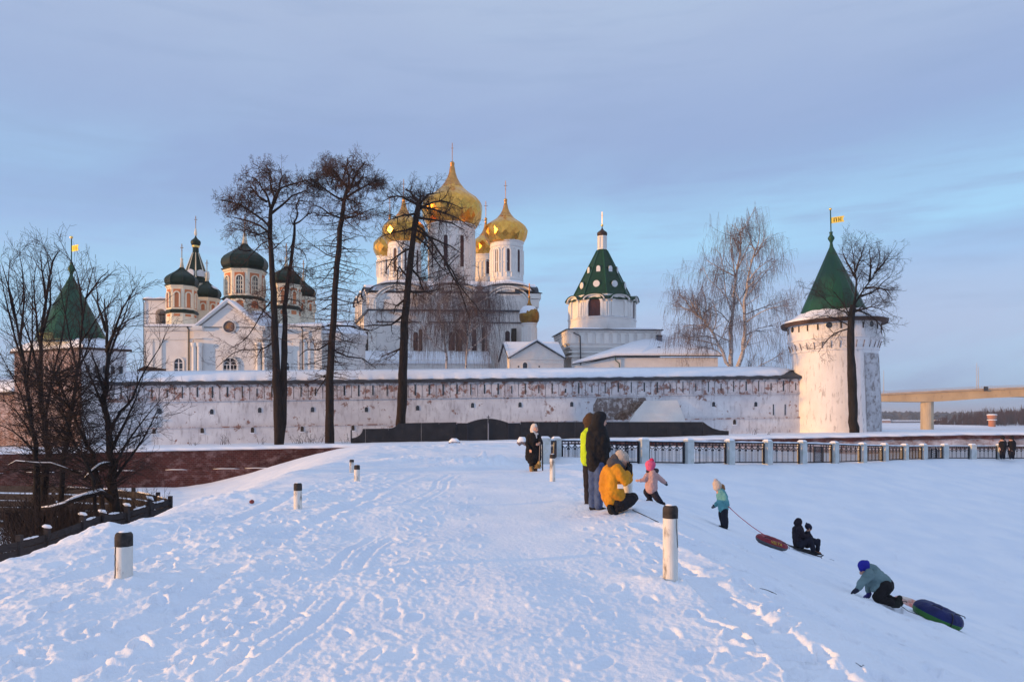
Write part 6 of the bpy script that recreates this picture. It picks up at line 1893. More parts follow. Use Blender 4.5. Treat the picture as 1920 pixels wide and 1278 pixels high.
def mesh_segs(seg, name, mt, parent, extra=None):
    off = wloc(parent)
    S = np.array(seg, float)
    V = np.zeros((0, 3)); Fq = np.zeros((0, 4), int)
    if len(S):
        p0 = S[:, 0:3]; p1 = S[:, 3:6]; r0 = S[:, 6]; r1 = S[:, 7]
        t = p1-p0; t /= np.maximum(np.linalg.norm(t, axis=1, keepdims=True), 1e-9)
        a = np.where(np.abs(t[:, 2:3]) < .9, np.array([[0, 0, 1.]]), np.array([[1., 0, 0]]))
        u = np.cross(t, a); u /= np.linalg.norm(u, axis=1, keepdims=True); w = np.cross(t, u)
        ring = []
        for P_, r in ((p0, r0), (p1+t*r1[:, None]*.3, r1)):
            for k in range(3):
                an = 2*math.pi*k/3; ring.append(P_+(u*math.cos(an)+w*math.sin(an))*r[:, None])
        V = np.stack(ring, 1).reshape(-1, 3)
        b = np.arange(len(S))[:, None]*6
        Fq = np.concatenate([b+np.array([[k, (k+1) % 3, 3+(k+1) % 3, 3+k]]) for k in range(3)], 0)
    me = bpy.data.meshes.new(name)
    V = V-np.array([[off.x, off.y, off.z]])
    me.vertices.add(len(V)); me.vertices.foreach_set('co', V.ravel())
    me.loops.add(Fq.size); me.loops.foreach_set('vertex_index', Fq.ravel().astype(np.int32))
    me.polygons.add(len(Fq)); me.polygons.foreach_set('loop_start', (np.arange(len(Fq))*4).astype(np.int32))
    me.update(calc_edges=True)
    return link_mesh(name, me, mt, parent)
def finish(T, name, label, cat, base, bark, twig, group=None, trunk_n=1):
    t = thing(name, label, cat, base, group)
    m = MB()
    for pts, rad in T.thick[:trunk_n]: m.tube(pts, rad, 12)
    m.build('trunk', bark, t, smooth=True)
    m = MB()
    for pts, rad in T.thick[trunk_n:]: m.tube(pts, rad, 6)
    if len(T.thick) > trunk_n: m.build('limbs', bark, t, smooth=True)
    mesh_segs(T.seg, 'crown', twig, t)
    return t
def pp(lst, Y, zoff=0):
    return [tuple(P(a[0], a[1], Y+(a[2] if len(a) > 2 else 0))) for a in lst]

LARCH = dict(levels=3, step=[.8,.5,.30,.22], wander=[.1,.19,.25,.28], up=[0,.015,.02,.02], dens=[2.0,3.0,6.2,0], bare=[0,.12,.05,0],
             ang=[(50,95),(38,75),(35,75),(30,60)], len=[(1.6,4.0),(.8,1.9),(.30,.80),(.2,.4)], rad=[.05,.022,.011,.012], tip=.0085)
LC_LOW = dict(LARCH, dens=[1.3,2.0,3.4,0], len=[(1.6,5.0),(.6,1.6),(.3,.7),(.2,.4)], up=[0,.0,.0,.0], wander=[.1,.13,.2,.28])
LC_CROWN = dict(LARCH, dens=[1.9,3.8,9.0,0], len=[(1.2,3.0),(.7,1.6),(.30,.7),(.2,.4)], tip=.0095, up=[0,.035,.05,.03], ang=[(35,80),(30,65),(30,70),(30,60)])

def crown(T, hubs, cen, rx, ry, rz, n, C, Y):
    """limbs fanning from forks near the stem to fill a rounded crown"""
    rng = T.rng
    for i in range(n):
        a = rng.uniform(0, 6.283); el = math.asin(rng.uniform(-.5, .98)); q = rng.uniform(.5, 1.0)**.7
        tx = cen[0]+rx*q*math.cos(el)*math.cos(a); ty = cen[1]-ry*q*math.sin(el); tz = rz*q*math.cos(el)*math.sin(a)
        h = min(hubs, key=lambda h_: math.hypot(h_[0]-tx, (h_[1]-ty)*1.2)+rng.uniform(0, 26))
        p0 = P(h[0], h[1], Y+(h[2] if len(h) > 2 else 0)); p3 = P(tx, ty, Y+tz); L = (p3-p0).length
        k = L*.13
        mid = p0.lerp(p3, .35)+Vector((rng.gauss(0, k), rng.gauss(0, k), rng.gauss(0, k)-.12*L))
        mid2 = p0.lerp(p3, .7)+Vector((rng.gauss(0, k), rng.gauss(0, k), rng.gauss(0, k)*.6-.10*L))
        limb(T, [tuple(p0), tuple(mid), tuple(mid2), tuple(p3)], rng.uniform(.035, .07), .010, dict(C, ang=[(50,100),(40,85),(35,80),(30,60)], len=[(.6,1.6),(.35,.95),(.18,.45),(.2,.4)], wander=[.14,.22,.28,.3]), dens=C['dens'][0]*1.9, bare=.34, wob=.16, pw=.7)

def forks(T, polys, Y, C, r0=.13, r1=.05):
    """stout forks off the stem; returns points along them where finer limbs may start"""
    hubs = []
    for pl in polys:
        limb(T, pp(pl, Y), r0, r1, C, dens=.5, bare=.4, wob=.05)
        for i in range(len(pl)-1):
            for k in range(5):
                t = k/5; a = pl[i]; b = pl[i+1]; az = a[2] if len(a) > 2 else 0; bz = b[2] if len(b) > 2 else 0
                hubs.append((a[0]+(b[0]-a[0])*t, a[1]+(b[1]-a[1])*t, az+(bz-az)*t))
        hubs.append(pl[-1])
    return hubs
def larches():
    # double-trunked larch
    Y = 71.5
    T = Tree(11)
    A = pp([(523,834),(521,780),(519,720),(516,650),(514,570),(509,490),(506,420,.2),(508,392,.2)], Y)
    T.thick.append(None)
    T.thick.pop()
    limb(T, A, .44, .17, LC_LOW, dens=0, wob=.035)
    Bt = pp([(524,834,.3),(530,775,.3),(532,725,.4),(533,640,.5),(536,560,.6),(546,490,.7),(552,440,.8),(552,414,.9)], Y)
    limb(T, Bt, .40, .10, LC_LOW, dens=0, wob=.035)
    CR = LC_CROWN
    h1 = forks(T, [((508,392,.2),(503,372,.4),(492,354,.3),(482,338,.2)), ((508,395,.2),(514,370,.3),(508,348,-.4),(506,325,-.7)), ((500,378,.4),(485,368,1),(470,350,1.4))], Y, CR)
    crown(T, h1, (492,345), 50, 48, 2.6, 26, CR, Y)
    h2 = forks(T, [((507,428,.1),(492,412,-.4),(472,398,-.8),(450,385,-1.0),(432,378,-1.1)), ((507,440,.1),(488,424,.6),(466,414,1.1),(440,408,1.3))], Y, CR, .11)
    crown(T, h2, (450,388), 46, 42, 2.6, 24, CR, Y)
    h3 = forks(T, [((508,395,.2),(518,372,.4),(526,354,.3),(545,346,-.3),(568,340,-.8),(588,336,-1)), ((509,400,.2),(528,385,.8),(548,368,1.2),(572,358,1.3))], Y, CR)
    crown(T, h3, (560,354), 50, 36, 2.6, 22, CR, Y)
    crown(T, [(507,470),(507,440),(508,410),(485,440,-.6),(470,470,.8)], (465,440), 60, 44, 2.6, 16, LARCH, Y)
    h4 = forks(T, [((552,416,.8),(558,402,.6),(556,385,.5),(562,370,.4)), ((552,420,.8),(566,412,.5),(580,400,.3))], Y, CR, .09)
    crown(T, h4, (568,398), 28, 36, 1.4, 10, LARCH, Y)
    for pl in [((523,352,.3),(528,330,.2),(522,308,.1)), ((508,392),(518,365,.4),(524,350,.6)), ((507,430),(485,440,-.8),(462,430,-1.2),(436,418,-1.5),(420,425,-1.6)), ((507,450),(490,458,1),(470,480,1.6),(452,500,1.8)), ((508,470),(525,455,1),(545,440,1.6)),
                 ((512,560),(495,580,-.6),(478,610,-1),(455,640,-1.4),(430,655,-1.6)), ((514,640),(490,655,-.6),(455,655,-1),(425,672,-1.5),(405,690,-1.6)), ((513,600),(480,570,1),(455,575,1.4))]:
        limb(T, pp(pl, Y+.2), .075, .02, LARCH, dens=2.0)
    hang = dict(LC_CROWN, len=[(.6,1.8),(.4,1.0),(.3,.6),(.2,.3)], up=[0,-.02,0,0])
    for pl in [((549,462),(566,470,.6),(576,490,.8),(572,520,.8)), ((546,480),(530,500,.6),(520,525,.8)), ((543,500),(562,520,-.6),(580,550,-.8)), ((540,530),(525,550,.4),(512,575,.5)), ((549,455),(540,475,-.6),(532,505,-.7)),
               ((552,425),(545,405,.4),(552,388,.6)), ((545,500),(572,505,.6),(592,530,.7)), ((538,560),(560,565,.5),(585,585,.8)), ((544,490),(548,520,-.8),(552,550,-1)), ((536,590),(520,610,.5),(505,640,.6))]:
        limb(T, pp(pl, Y+.5), .05, .015, hang, dens=3.0)
    rng = T.rng
    for tr in (A, Bt):
        for k in range(22):
            f = rng.uniform(.28, .86); i = int(f*(len(tr)-1)); a = Vector(tr[i]); b = Vector(tr[min(i+1, len(tr)-1)]); p = a+(b-a)*rng.random()
            az = rng.uniform(0, 6.28); d = vnorm((math.cos(az), math.sin(az)*.8, rng.uniform(-.35, .15)))
            grow(T, tuple(p), d, rng.uniform(1.0, 3.4), rng.uniform(.03, .055), 1, LC_LOW)
    finish(T, 'larch_tree', 'bare larch with two dark trunks rising from one base in front of the white wall', 'tree', A[0], M['bark_larch'], M['twig_larch'], 'tall bare larches in front of the wall', 2)

    # the tallest larch, with the round crown
    T = Tree(23); Y = 71.8
    A = pp([(618,833),(618,770),(619,710),(622,650),(626,590),(630,520),(636,455),(642,410),(646,375),(655,352)], Y)
    limb(T, A, .42, .17, LC_LOW, dens=0, wob=.035)
    h5 = forks(T, [((655,352),(664,336,-.6),(672,318,-.8),(684,304,-1)), ((653,356),(642,340,1),(630,325,1.2),(616,312,1.4)), ((655,352),(655,332,.5),(650,314,.6),(652,298,.7)), ((650,370),(668,358,1),(690,346,1.3),(706,338,1.4)), ((648,376),(628,368,-.8),(606,352,-1.2),(592,338,-1.4)), ((654,354),(672,342,1.6),(682,326,2.2))], Y, LC_CROWN, .13, .05)
    crown(T, h5, (647,330), 78, 52, 4.0, 70, LC_CROWN, Y)
    crown(T, [(648,372),(644,400),(640,425),(665,398,.8),(616,405,-.8)], (642,395), 78, 36, 3.6, 22, LARCH, Y)
    for pl in [((642,410),(665,405,.8),(690,395,1.2),(715,388,1.3)), ((642,410),(618,402,.8),(600,388,1.2),(582,385,1.2))]:
        limb(T, pp(pl, Y), .09, .02, LC_CROWN, dens=2.6)
    rng = T.rng
    # tiers of long upswept or drooping slender branches down the stem
    for k in range(96):
        py = 395+(710-395)*(k/96.0)**.95; i = np.interp(py, [352,375,410,455,520,590,650,710], [655,646,642,636,630,626,622,619])
        s_ = -1 if k % 2 else 1
        p = P(float(i), py, Y)
        az = rng.uniform(-.9, .9); up = rng.uniform(-.30, .12) if k % 3 else rng.uniform(-.55, -.2)
        d = vnorm((s_*math.cos(az), math.sin(az), up))
        L = rng.uniform(1.6, 4.8)*(1.0 if py < 620 else .8)
        grow(T, tuple(p), d, L, rng.uniform(.035, .065), 1, dict(LC_LOW, up=[0, .03, .01, .01], dens=[1, 2.2, 3.6, 0]))
    for pl in [((621,655),(650,668,.6),(680,672,1),(705,690,1.2)), ((622,640),(598,655,-.6),(575,655,-.8),(560,668,-.9)), ((620,700),(602,720,.4),(590,742,.5)), ((624,610),(655,612,.6),(690,620,.8),(712,612,.9))]:
        limb(T, pp(pl, Y), .09, .03, LARCH, dens=1.4)
    finish(T, 'larch_tree', 'tallest bare larch, single straight trunk with a broad rounded crown', 'tree', A[0], M['bark_larch'], M['twig_larch'], 'tall bare larches in front of the wall', 1)

    # flat-topped larch before the cathedral
    T = Tree(37); Y = 76.0
    A = pp([(751,834),(752,793),(755,720),(757,650),(760,590),(766,530),(772,470),(778,425),(783,390),(785,378)], Y)
    limb(T, A, .50, .22, LC_LOW, dens=0, pw=1.2, wob=.04)
    cf = dict(LARCH, up=[0,-.01,.0,.0], dens=[2.6,3.8,7.5,0], len=[(1.0,2.9),(.7,1.6),(.35,.8),(.2,.4)])
    for pl in [((784,385),(765,374,.5),(745,368,.8),(728,372,1),(716,380,1)), ((784,382),(790,368,-.6),(783,358,-1)), ((784,386),(805,390,.5),(830,398,.8),(855,408,1),(885,428,1)), ((780,408),(810,412,-.8),(845,418,-1.2),(872,432,-1.4)),
               ((778,425),(760,432,.8),(735,436,1.2),(712,446,1.3)), ((781,400),(755,405,-.8),(728,412,-1)), ((784,392),(815,378,1.2),(842,380,1.6),(868,392,1.8)), ((783,385),(805,365,-1),(825,362,-1.2)), ((785,378),(768,360,.8),(760,352,.9))]:
        limb(T, pp(pl, Y), .14, .03, cf, dens=cf['dens'][0]*1.1)
    for pl in [((778,420),(800,440,-.4),(822,470,-.6),(848,510,-.8),(868,545,-1),(893,572,-1.2),(905,590,-1.2)), ((775,440),(800,462,.5),(826,500,.8),(850,520,.9)), ((776,428),(806,444,.6),(845,462,1),(866,476,1.2)),
               ((830,480,-.6),(850,520,-1.2),(868,560,-1.6),(880,600,-1.8)), ((772,465),(752,475,.6),(735,488,.7),(722,512,.8)), ((766,520),(748,500,-.4),(745,520,-.5),(744,550,-.5)), ((768,500),(785,520,.4),(795,545,.5),(812,552,.6)),
               ((760,560),(742,575,.5),(738,590,.5)), ((757,590),(735,608,-.6),(700,610,-.8),(670,612,-.9)), ((756,650),(735,660,.6),(715,668,.7)), ((762,545),(790,548,.8),(830,540,1.0))]:
        limb(T, pp(pl, Y), .12, .03, LARCH, dens=1.7)
    rng = T.rng
    for k in range(34):
        f = rng.uniform(.25, .9); py = 793+(400-793)*f; x = float(np.interp(py, [378,425,470,530,590,650,720,793], [785,778,772,766,760,757,755,752]))
        az = rng.uniform(0, 6.28); d = vnorm((math.cos(az), math.sin(az), rng.uniform(-.5, .1)))
        grow(T, tuple(P(x, py, Y)), d, rng.uniform(.8, 3.0), rng.uniform(.025, .05), 1, LC_LOW)
    finish(T, 'larch_tree', 'leaning bare larch with a flat top and long drooping limbs before the cathedral', 'tree', A[0], M['bark_larch'], M['twig_larch'], 'tall bare larches in front of the wall', 1)
larches()

BIRCH = dict(levels=3, step=[.8,.6,.45,.5], wander=[.08,.12,.15,.05], up=[.02,.03,-.06,-.25], dens=[1.3,1.9,3.6,0], bare=[0,.15,.1,0], hang=3,
             ang=[(30,65),(30,65),(20,60),(10,30)], len=[(2.2,4.6),(1.1,2.4),(.7,1.9),(.5,1)], rad=[.055,.028,.012,.012], tip=.0085, taper=False)
def birches():
    # group on the right of the long house: three stems, three trees
    C = BIRCH
    specs = [
        ('birch_tree', 'leftmost slender birch of the group behind the wall, leaning out to the left', 100.0, 51,
         [(1376,705),(1368,690),(1350,650),(1335,625),(1318,600),(1300,585),(1285,562),(1275,552)], .24,
         [((1330,612),(1300,610,.8),(1280,612,1)), ((1318,600),(1305,572,-.8),(1300,552,-1)), ((1342,635),(1315,628,-1),(1285,640,-1.4)), ((1345,645),(1360,615,.5),(1368,590,.6)), ((1362,675),(1335,652,.9),(1290,655,1.2)), ((1318,600),(1325,570,.6),(1318,545,.8)), ((1310,592),(1290,560,.9),(1270,558,1.2)), ((1335,625),(1345,590,-.9),(1335,560,-1.2)), ((1350,650),(1325,640,1),(1270,632,1.4)), ((1300,585),(1275,575,.9),(1262,572,1))]),
        ('birch_tree', 'tall middle birch of the group behind the wall with a straight pale stem', 101.0, 52,
         [(1371,705),(1371,660),(1372,620),(1376,570),(1381,520),(1387,470),(1388,440),(1392,425)], .32,
         [((1374,590),(1362,555,.9),(1358,520,1.2),(1352,485,1.3),(1343,468,1.3)), ((1376,570),(1352,545,-1),(1330,525,-1.4),(1318,500,-1.5)), ((1380,520),(1372,480,1.2),(1370,445,1.4)), ((1383,505),(1400,470,-1),(1412,440,-1.3)),
          ((1386,470),(1375,445,-.8),(1362,432,-1)), ((1381,520),(1345,500,.7),(1325,488,.9)), ((1376,575),(1398,545,.8),(1410,515,1)), ((1388,440),(1400,425,.5),(1408,420,.6)), ((1371,640),(1340,625,.6),(1322,600,.8)), ((1372,610),(1345,580,-.9),(1330,560,-1.2))]),
        ('birch_tree', 'right-hand birch of the group behind the wall, spreading towards the round tower', 99.0, 53,
         [(1382,705),(1390,670),(1396,630),(1397,580),(1402,530),(1408,490),(1420,460),(1425,435)], .30,
         [((1397,590),(1420,580,.8),(1450,570,1.1),(1485,560,1.2)), ((1398,605),(1425,585,-1),(1460,575,-1.3),(1492,572,-1.4)), ((1399,560),(1420,530,1),(1440,505,1.2),(1455,488,1.3)), ((1402,530),(1425,500,-1),(1450,485,-1.2)),
          ((1408,490),(1430,455,.6),(1432,430,.7)), ((1396,630),(1425,615,.9),(1455,610,1.1)), ((1392,660),(1405,640,-.6),(1410,625,-.8)), ((1384,700),(1420,688,.3),(1450,672,.4),(1475,655,.5)), ((1416,470),(1405,445,1.2),(1402,428,1.4)), ((1397,585),(1380,550,1),(1372,530,1.2))])]
    for nm, lab, Y, seed, tr, r0, limbs in specs:
        T = Tree(seed); A = pp(tr, Y)
        limb(T, A, r0, .05, C, dens=1.1, bare=.45, wob=.10)
        for pl in limbs: limb(T, pp(pl, Y), .085, .03, C, dens=1.5, bare=.12, wob=.1)
        finish(T, nm, lab, 'tree', A[0], M['bark_birch'], M['twig_birch'], 'weeping birches behind the fortress wall', 1)
    # birches in front of the cathedral
    C2 = dict(BIRCH, dens=[1.3,1.9,3.6,0], len=[(2.2,4.4),(1.2,2.4),(1.6,4.2),(.5,1)])
    specs = [('warm-lit weeping birch with hanging reddish twigs in front of the cathedral door', 104.0, 61, [(838,705),(836,670),(832,620),(824,580),(816,545),(810,520)], .17,
              [((832,620),(815,590,.8),(800,565,1),(788,555,1)), ((826,590),(845,555,-.8),(858,535,-1),(866,528,-1)), ((820,560),(800,535,-.7),(785,530,-.9)), ((816,545),(835,520,.8),(850,512,1)), ((834,650),(860,610,.6),(885,580,.9),(898,570,1)), ((835,660),(810,640,-.6),(790,610,-.8),(776,590,-1))]),
             ('paler weeping birch with long hanging twigs just left of the gabled chapel', 103.0, 62, [(872,705),(874,670),(878,630),(884,595),(888,560),(890,535)], .15,
              [((878,630),(900,600,.7),(918,580,.9),(930,575,1)), ((882,600),(865,570,-.8),(855,548,-1)), ((888,565),(905,545,.8),(920,540,1)), ((876,650),(855,620,.8),(845,600,.9)), ((886,580),(905,562,-.8),(922,556,-1)), ((875,660),(900,640,-.6),(920,622,-.8))])]
    for lab, Y, seed, tr, r0, limbs in specs:
        T = Tree(seed); A = pp(tr, Y)
        limb(T, A, r0, .05, C2, dens=1.5, bare=.35, wob=.1)
        for pl in limbs: limb(T, pp(pl, Y), .075, .03, C2, dens=1.9, bare=.1, wob=.1)
        finish(T, 'birch_tree', lab, 'tree', A[0], M['bark_birch'], M['twig_birch'], 'weeping birches behind the fortress wall', 1)
birches()

def tower_tree():
    Y = 80.0; T = Tree(71)
    C = dict(levels=3, step=[.7,.5,.35,.25], wander=[.1,.14,.2,.22], up=[0,.05,.03,.02], dens=[1.6,3.2,6,0], bare=[0,.15,.1,0],
             ang=[(30,65),(28,60),(30,60),(30,60)], len=[(1.4,3.2),(.8,1.6),(.35,.9),(.2,.4)], rad=[.045,.022,.011,.012], tip=.008)
    A = pp([(1602,812),(1600,790),(1598,740),(1597,700),(1595,650),(1595,615),(1597,590),(1600,572)], Y)
    limb(T, A, .50, .30, C, dens=0, wob=.02)
    for pl in [((1600,575),(1610,558,.4),(1622,540,.6),(1636,520,.8),(1645,500,.9),(1650,470,1)), ((1600,575),(1606,545,-.6),(1604,510,-.8),(1600,480,-1),(1596,452,-1)), ((1622,540),(1640,538,-.8),(1660,545,-1),(1672,560,-1.1)),
               ((1612,555),(1635,548,.8),(1655,530,1.2),(1672,515,1.3)), ((1604,520),(1588,490,.7),(1578,468,.9)), ((1604,510),(1615,480,.8),(1622,455,1)), ((1630,528),(1632,495,-.8),(1630,465,-1)), ((1640,512),(1658,492,.6),(1668,480,.7)),
               ((1597,600),(1585,585,-.4),(1560,575,-.6),(1530,545,-.8),(1505,540,-1)), ((1595,612),(1575,602,.4),(1548,592,.8),(1520,600,1)), ((1597,595),(1575,560,.7),(1555,540,.9)), ((1601,580),(1630,590,.8),(1650,608,1),(1660,630,1)),
               ((1595,615),(1565,625,-.5),(1545,645,-.6),(1535,660,-.6)), ((1600,585),(1635,575,-1),(1665,585,-1.2))]:
        limb(T, pp(pl, Y), .12 if pl[0][1] < 590 else .08, .02, C, dens=2.4, bare=.1)
    finish(T, 'linden_tree', 'dark leafless tree with a straight trunk standing in front of the round tower', 'tree', A[0], M['bark_dark'], M['twig_dark'], None, 1)
tower_tree()

def left_trees():
    C = dict(levels=3, step=[.45,.30,.20,.18], wander=[.07,.12,.17,.2], up=[.03,.06,.05,.02], dens=[2.4,3.6,5.4,0], bare=[0,.15,.12,0],
             ang=[(18,45),(20,48),(25,55),(30,60)], len=[(.7,1.8),(.4,1.0),(.2,.5),(.2,.4)], rad=[.020,.0095,.0052,.006], tip=.0042)
    CW = dict(C, ang=[(30,70),(30,65),(30,60),(30,60)], wander=[.1,.16,.2,.2], up=[0,.02,.02,.02])
    g = 'leafless trees below the left side of the road'
    # trees given as: label, Y, seed, trunk, r0, limbs
    specs = [
        ('upright tree with a fan of long branches at the left edge of the view', 27.0, 81, [(72,945),(70,900),(66,860),(60,800),(50,720),(38,640),(22,560),(5,500)], .20,
         [((60,800),(40,740,.4),(15,690,.6),(-15,640,.8)), ((50,720),(60,640,-.4),(62,560,-.6),(55,500,-.8)), ((44,680),(25,620,.5),(8,550,.7),(-5,480,.8)), ((38,640),(45,560,.3),(40,500,.5),(35,465,.5)), ((66,850),(40,820,-.4),(10,800,-.6),(-20,790,-.7)), ((62,820),(30,770,.6),(-5,745,.8)), ((30,600),(15,540,-.3),(20,480,-.4))], C),
        ('tree with two close upright stems reaching above the square tower', 28.0, 82, [(85,945),(86,900),(88,850),(84,790),(74,720),(76,640),(86,560),(100,490),(112,470)], .24,
         [((84,790),(96,720,.4),(112,650,.5),(125,580,.6),(130,520,.7)), ((74,720),(60,650,-.4),(40,590,-.6),(30,520,-.7)), ((76,650),(66,590,.5),(64,530,.6),(72,480,.7)), ((78,630),(95,570,-.4),(92,510,-.6),(90,462,-.6)), ((96,720),(120,670,.6),(150,620,.8)), ((86,560),(80,510,.3),(76,470,.4)), ((88,850),(120,800,-.4),(138,750,-.5))], C),
        ('tree leaning right with branches crossing the green cone roof', 26.5, 83, [(112,935),(116,890),(124,830),(136,760),(146,700),(152,640),(160,560),(176,500)], .17,
         [((146,700),(130,630,.4),(118,560,.6),(108,500,.7)), ((152,640),(180,600,-.4),(205,570,-.5),(225,560,-.6)), ((156,600),(150,540,.5),(135,490,.6),(100,462,.7)), ((136,760),(160,730,.5),(185,715,.6)), ((160,560),(190,520,.4),(205,505,.5)), ((124,830),(100,790,-.4),(92,760,-.5)), ((148,690),(168,640,.6),(190,590,.7))], C),
        ('thick dark tree with a snowy crooked branch beside the board fence', 25.0, 84, [(222,975),(215,930),(210,890),(206,850),(202,800),(198,750),(200,700),(200,640),(198,590),(196,560)], .27,
         [((202,790),(185,740,.4),(165,700,.6),(150,640,.8),(148,600,.9)), ((200,700),(214,640,.4),(235,590,.6),(250,540,.7)), ((200,660),(222,600,-.4),(240,560,-.6),(262,530,-.7)), ((204,820),(225,770,.5),(250,745,.7),(268,700,.8),(300,650,.9),(318,610,1)), 
          ((199,740),(180,690,-.5),(165,640,-.6)), ((206,850),(235,790,.6),(258,740,.8),(272,690,.8)), ((199,620),(185,570,.3),(180,530,.4)), ((212,900),(250,850,.4),(280,800,.6),(300,760,.7)), ((200,650),(218,620,.7),(240,600,.9),(270,590,1)), ((210,885),(240,830,-.5),(275,780,-.7),(300,750,-.8))], C),
        ('slanting thin tree crossing in front of the brick wall', 24.5, 85, [(196,925),(182,880),(165,835),(146,795),(124,750),(105,710),(96,680)], .13,
         [((146,795),(130,790,.4),(105,780,.6),(80,790,.7)), ((124,750),(110,700,.3),(112,650,.4)), ((165,835),(150,780,.4),(152,735,.5)), ((135,770),(100,730,-.4),(70,715,-.5)), ((182,880),(165,870,-.3),(130,862,-.4))], C),
        ('second slanting tree with its stem crossing towards the thick dark tree', 24.0, 86, [(190,940),(172,900),(150,850),(138,830),(120,780),(112,740)], .11,
         [((160,870),(130,855,.3),(100,868,.4),(60,872,.5),(20,885,.5)), ((138,825),(120,820,.4),(88,830,.5)), ((120,780),(100,760,.3),(90,730,.4))], C)]
    roots = {}
    for lab, Y, seed, tr, r0, limbs, cfg in specs:
        T = Tree(seed); A = pp(tr, Y); gz = H(A[0][0], A[0][1])
        A = [(A[0][0], A[0][1], min(A[0][2], gz-.2))]+A[1:]
        limb(T, A, r0*.68, .012, cfg, dens=1.6, bare=.35, wob=.04, pw=.8)
        for pl in limbs: limb(T, pp(pl, Y), r0*.23, .006, cfg, dens=3.6, bare=.08, wob=.035, pw=.7)
        # low whippy growth around the stem
        for k in range(80):
            py = T.rng.uniform(700, 930); x = float(np.interp(-py, [-a[1] for a in tr], [a[0] for a in tr]))
            az = T.rng.uniform(0, 6.28)
            grow(T, tuple(P(x, py, Y)), vnorm((math.cos(az), math.sin(az), T.rng.uniform(0, .9))), T.rng.uniform(.5, 2.1), .018, 1, CW)
        roots[seed] = finish(T, 'bare_tree', lab, 'tree', A[0], M['bark_dark'], M['twig_dark'], g, 1)
    # snow lying along some branches: parts of the thick tree and the slanting one
    T = Tree(87); t = roots[84]
    cr = pp([(210,938),(200,928,-.3),(188,922,-.5),(176,926,-.7),(160,930,-.8),(140,936,-.9),(120,946,-1.0),(98,952,-1.0),(78,954,-1.0)], 24.6)
    m = MB(); m.tube(cr, [.10,.09,.085,.08,.08,.07,.06,.05,.04], 8); m.build('fallen_limb', M['bark_dark'], t, smooth=True)
    m = MB(); m.tube([(p[0], p[1], p[2]+.065) for p in cr[1:]], [.02,.06,.07,.06,.06,.045,.04,.015], 8); m.build('branch_snow', M['snow'], t, smooth=True)
    b2 = pp([(206,868),(195,869,-.2),(186,872,-.3),(176,880,-.4),(166,890,-.5),(158,898,-.5)], 24.6)
    m = MB(); m.tube(b2, [.05,.05,.045,.045,.04,.035], 7); m.build('fallen_limb', M['bark_dark'], t, smooth=True)
    m = MB(); m.tube([(p[0], p[1], p[2]+.04) for p in b2], [.015,.035,.04,.04,.035,.01], 7); m.build('branch_snow', M['snow'], t, smooth=True)
    t = roots[86]
    b3 = pp([(150,888),(130,880),(110,873),(95,868),(75,868),(50,866),(30,864),(15,872)], 24.2)
    m = MB(); m.tube(b3, [.035,.035,.03,.03,.028,.025,.02,.012], 6); m.build('fallen_limb', M['bark_dark'], t, smooth=True)
    m = MB(); m.tube([(p[0], p[1], p[2]+.022) for p in b3], [.006,.018,.02,.02,.018,.016,.014,.004], 6); m.build('branch_snow', M['snow'], t, smooth=True)
    # undergrowth inside the fence
    rng = random.Random(90); T = Tree(91)
    CB = dict(levels=3, step=[.3,.22,.16,.12], wander=[.12,.16,.2,.2], up=[.05,.06,.05,.02], dens=[2.2,2.6,2.5,0], bare=[0,.1,.1,0], ang=[(15,45),(20,50),(25,55),(30,60)],
              len=[(.5,1.2),(.3,.7),(.15,.4),(.1,.2)], rad=[.012,.008,.006,.005], tip=.0038)
    for k in range(620):
        px = rng.uniform(-60, 285) if k % 3 else rng.uniform(225, 300); Y = rng.uniform(19.5, 27.5)
        lim = np.interp(Y, [17.5,18.5,19.5,21,22,23.5,25,26.5], [-70,36,88,155,192,238,281,319])
        if px > lim-12: px = lim-12-rng.uniform(0, 80)
        x = PX(px, Y); z = H(x, Y)-.05
        az = rng.uniform(0, 6.28)
        grow(T, (x, Y, z), vnorm((math.cos(az)*.35, math.sin(az)*.35, 1)), rng.uniform(.7, 2.3), rng.uniform(.010, .020), 1, CB)
    for k in range(160):
        px = rng.uniform(150, 300); Y = rng.uniform(28, 33); x = PX(px, Y); z = H(x, Y)-.05; az = rng.uniform(0, 6.28)
        grow(T, (x, Y, z), vnorm((math.cos(az)*.5, math.sin(az)*.35, 1)), rng.uniform(.8, 1.9), rng.uniform(.010, .018), 1, CB)
    root = bpy.data.objects.new('tmp', None); 
    class Z: pass
    off0 = Vector((0, 0, 0))
    e = thing('undergrowth', 'tangle of bare brown undergrowth and saplings inside the board fence', 'undergrowth', (PX(120, 23), 23, -2.6)); e['kind'] = 'stuff'
    segs = T.seg
    for pts, rad in T.thick:
        for i in range(len(pts)-1): segs.append(tuple(pts[i])+tuple(pts[i+1])+(rad[i], rad[i+1]))
    mesh_segs(segs, 'undergrowth_stems', M['twig_dark'], e)
    # dense dark thicket between the stems
    for (px, py, Y_, nn, rx, seed, lab) in ((88, 915, 25.5, 520, 1.0, 301, 'dense dark thicket with a cap of snow between the tree stems by the board fence'), (255, 925, 26.5, 200, .7, 303, 'low dark bush in the corner of the board fence right of the thick tree')):
        T = Tree(seed); rng2 = T.rng; c = P(px, py, Y_); gz = H(c.x, c.y)-.1
        for k in range(nn):
            a = rng2.uniform(0, 6.28); rr = rx*math.sqrt(rng2.random())*.6
            grow(T, (c.x+rr*math.cos(a), c.y+rr*math.sin(a), gz+rng2.uniform(0, .7)), vnorm((math.cos(a)*.6, math.sin(a)*.6, rng2.uniform(.4, 1.2))), rng2.uniform(.4, 1.2)*(1.5 if nn > 300 else .7), rng2.uniform(.018, .034), 1, dict(CB, tip=.008, rad=[.02,.014,.010,.009]))
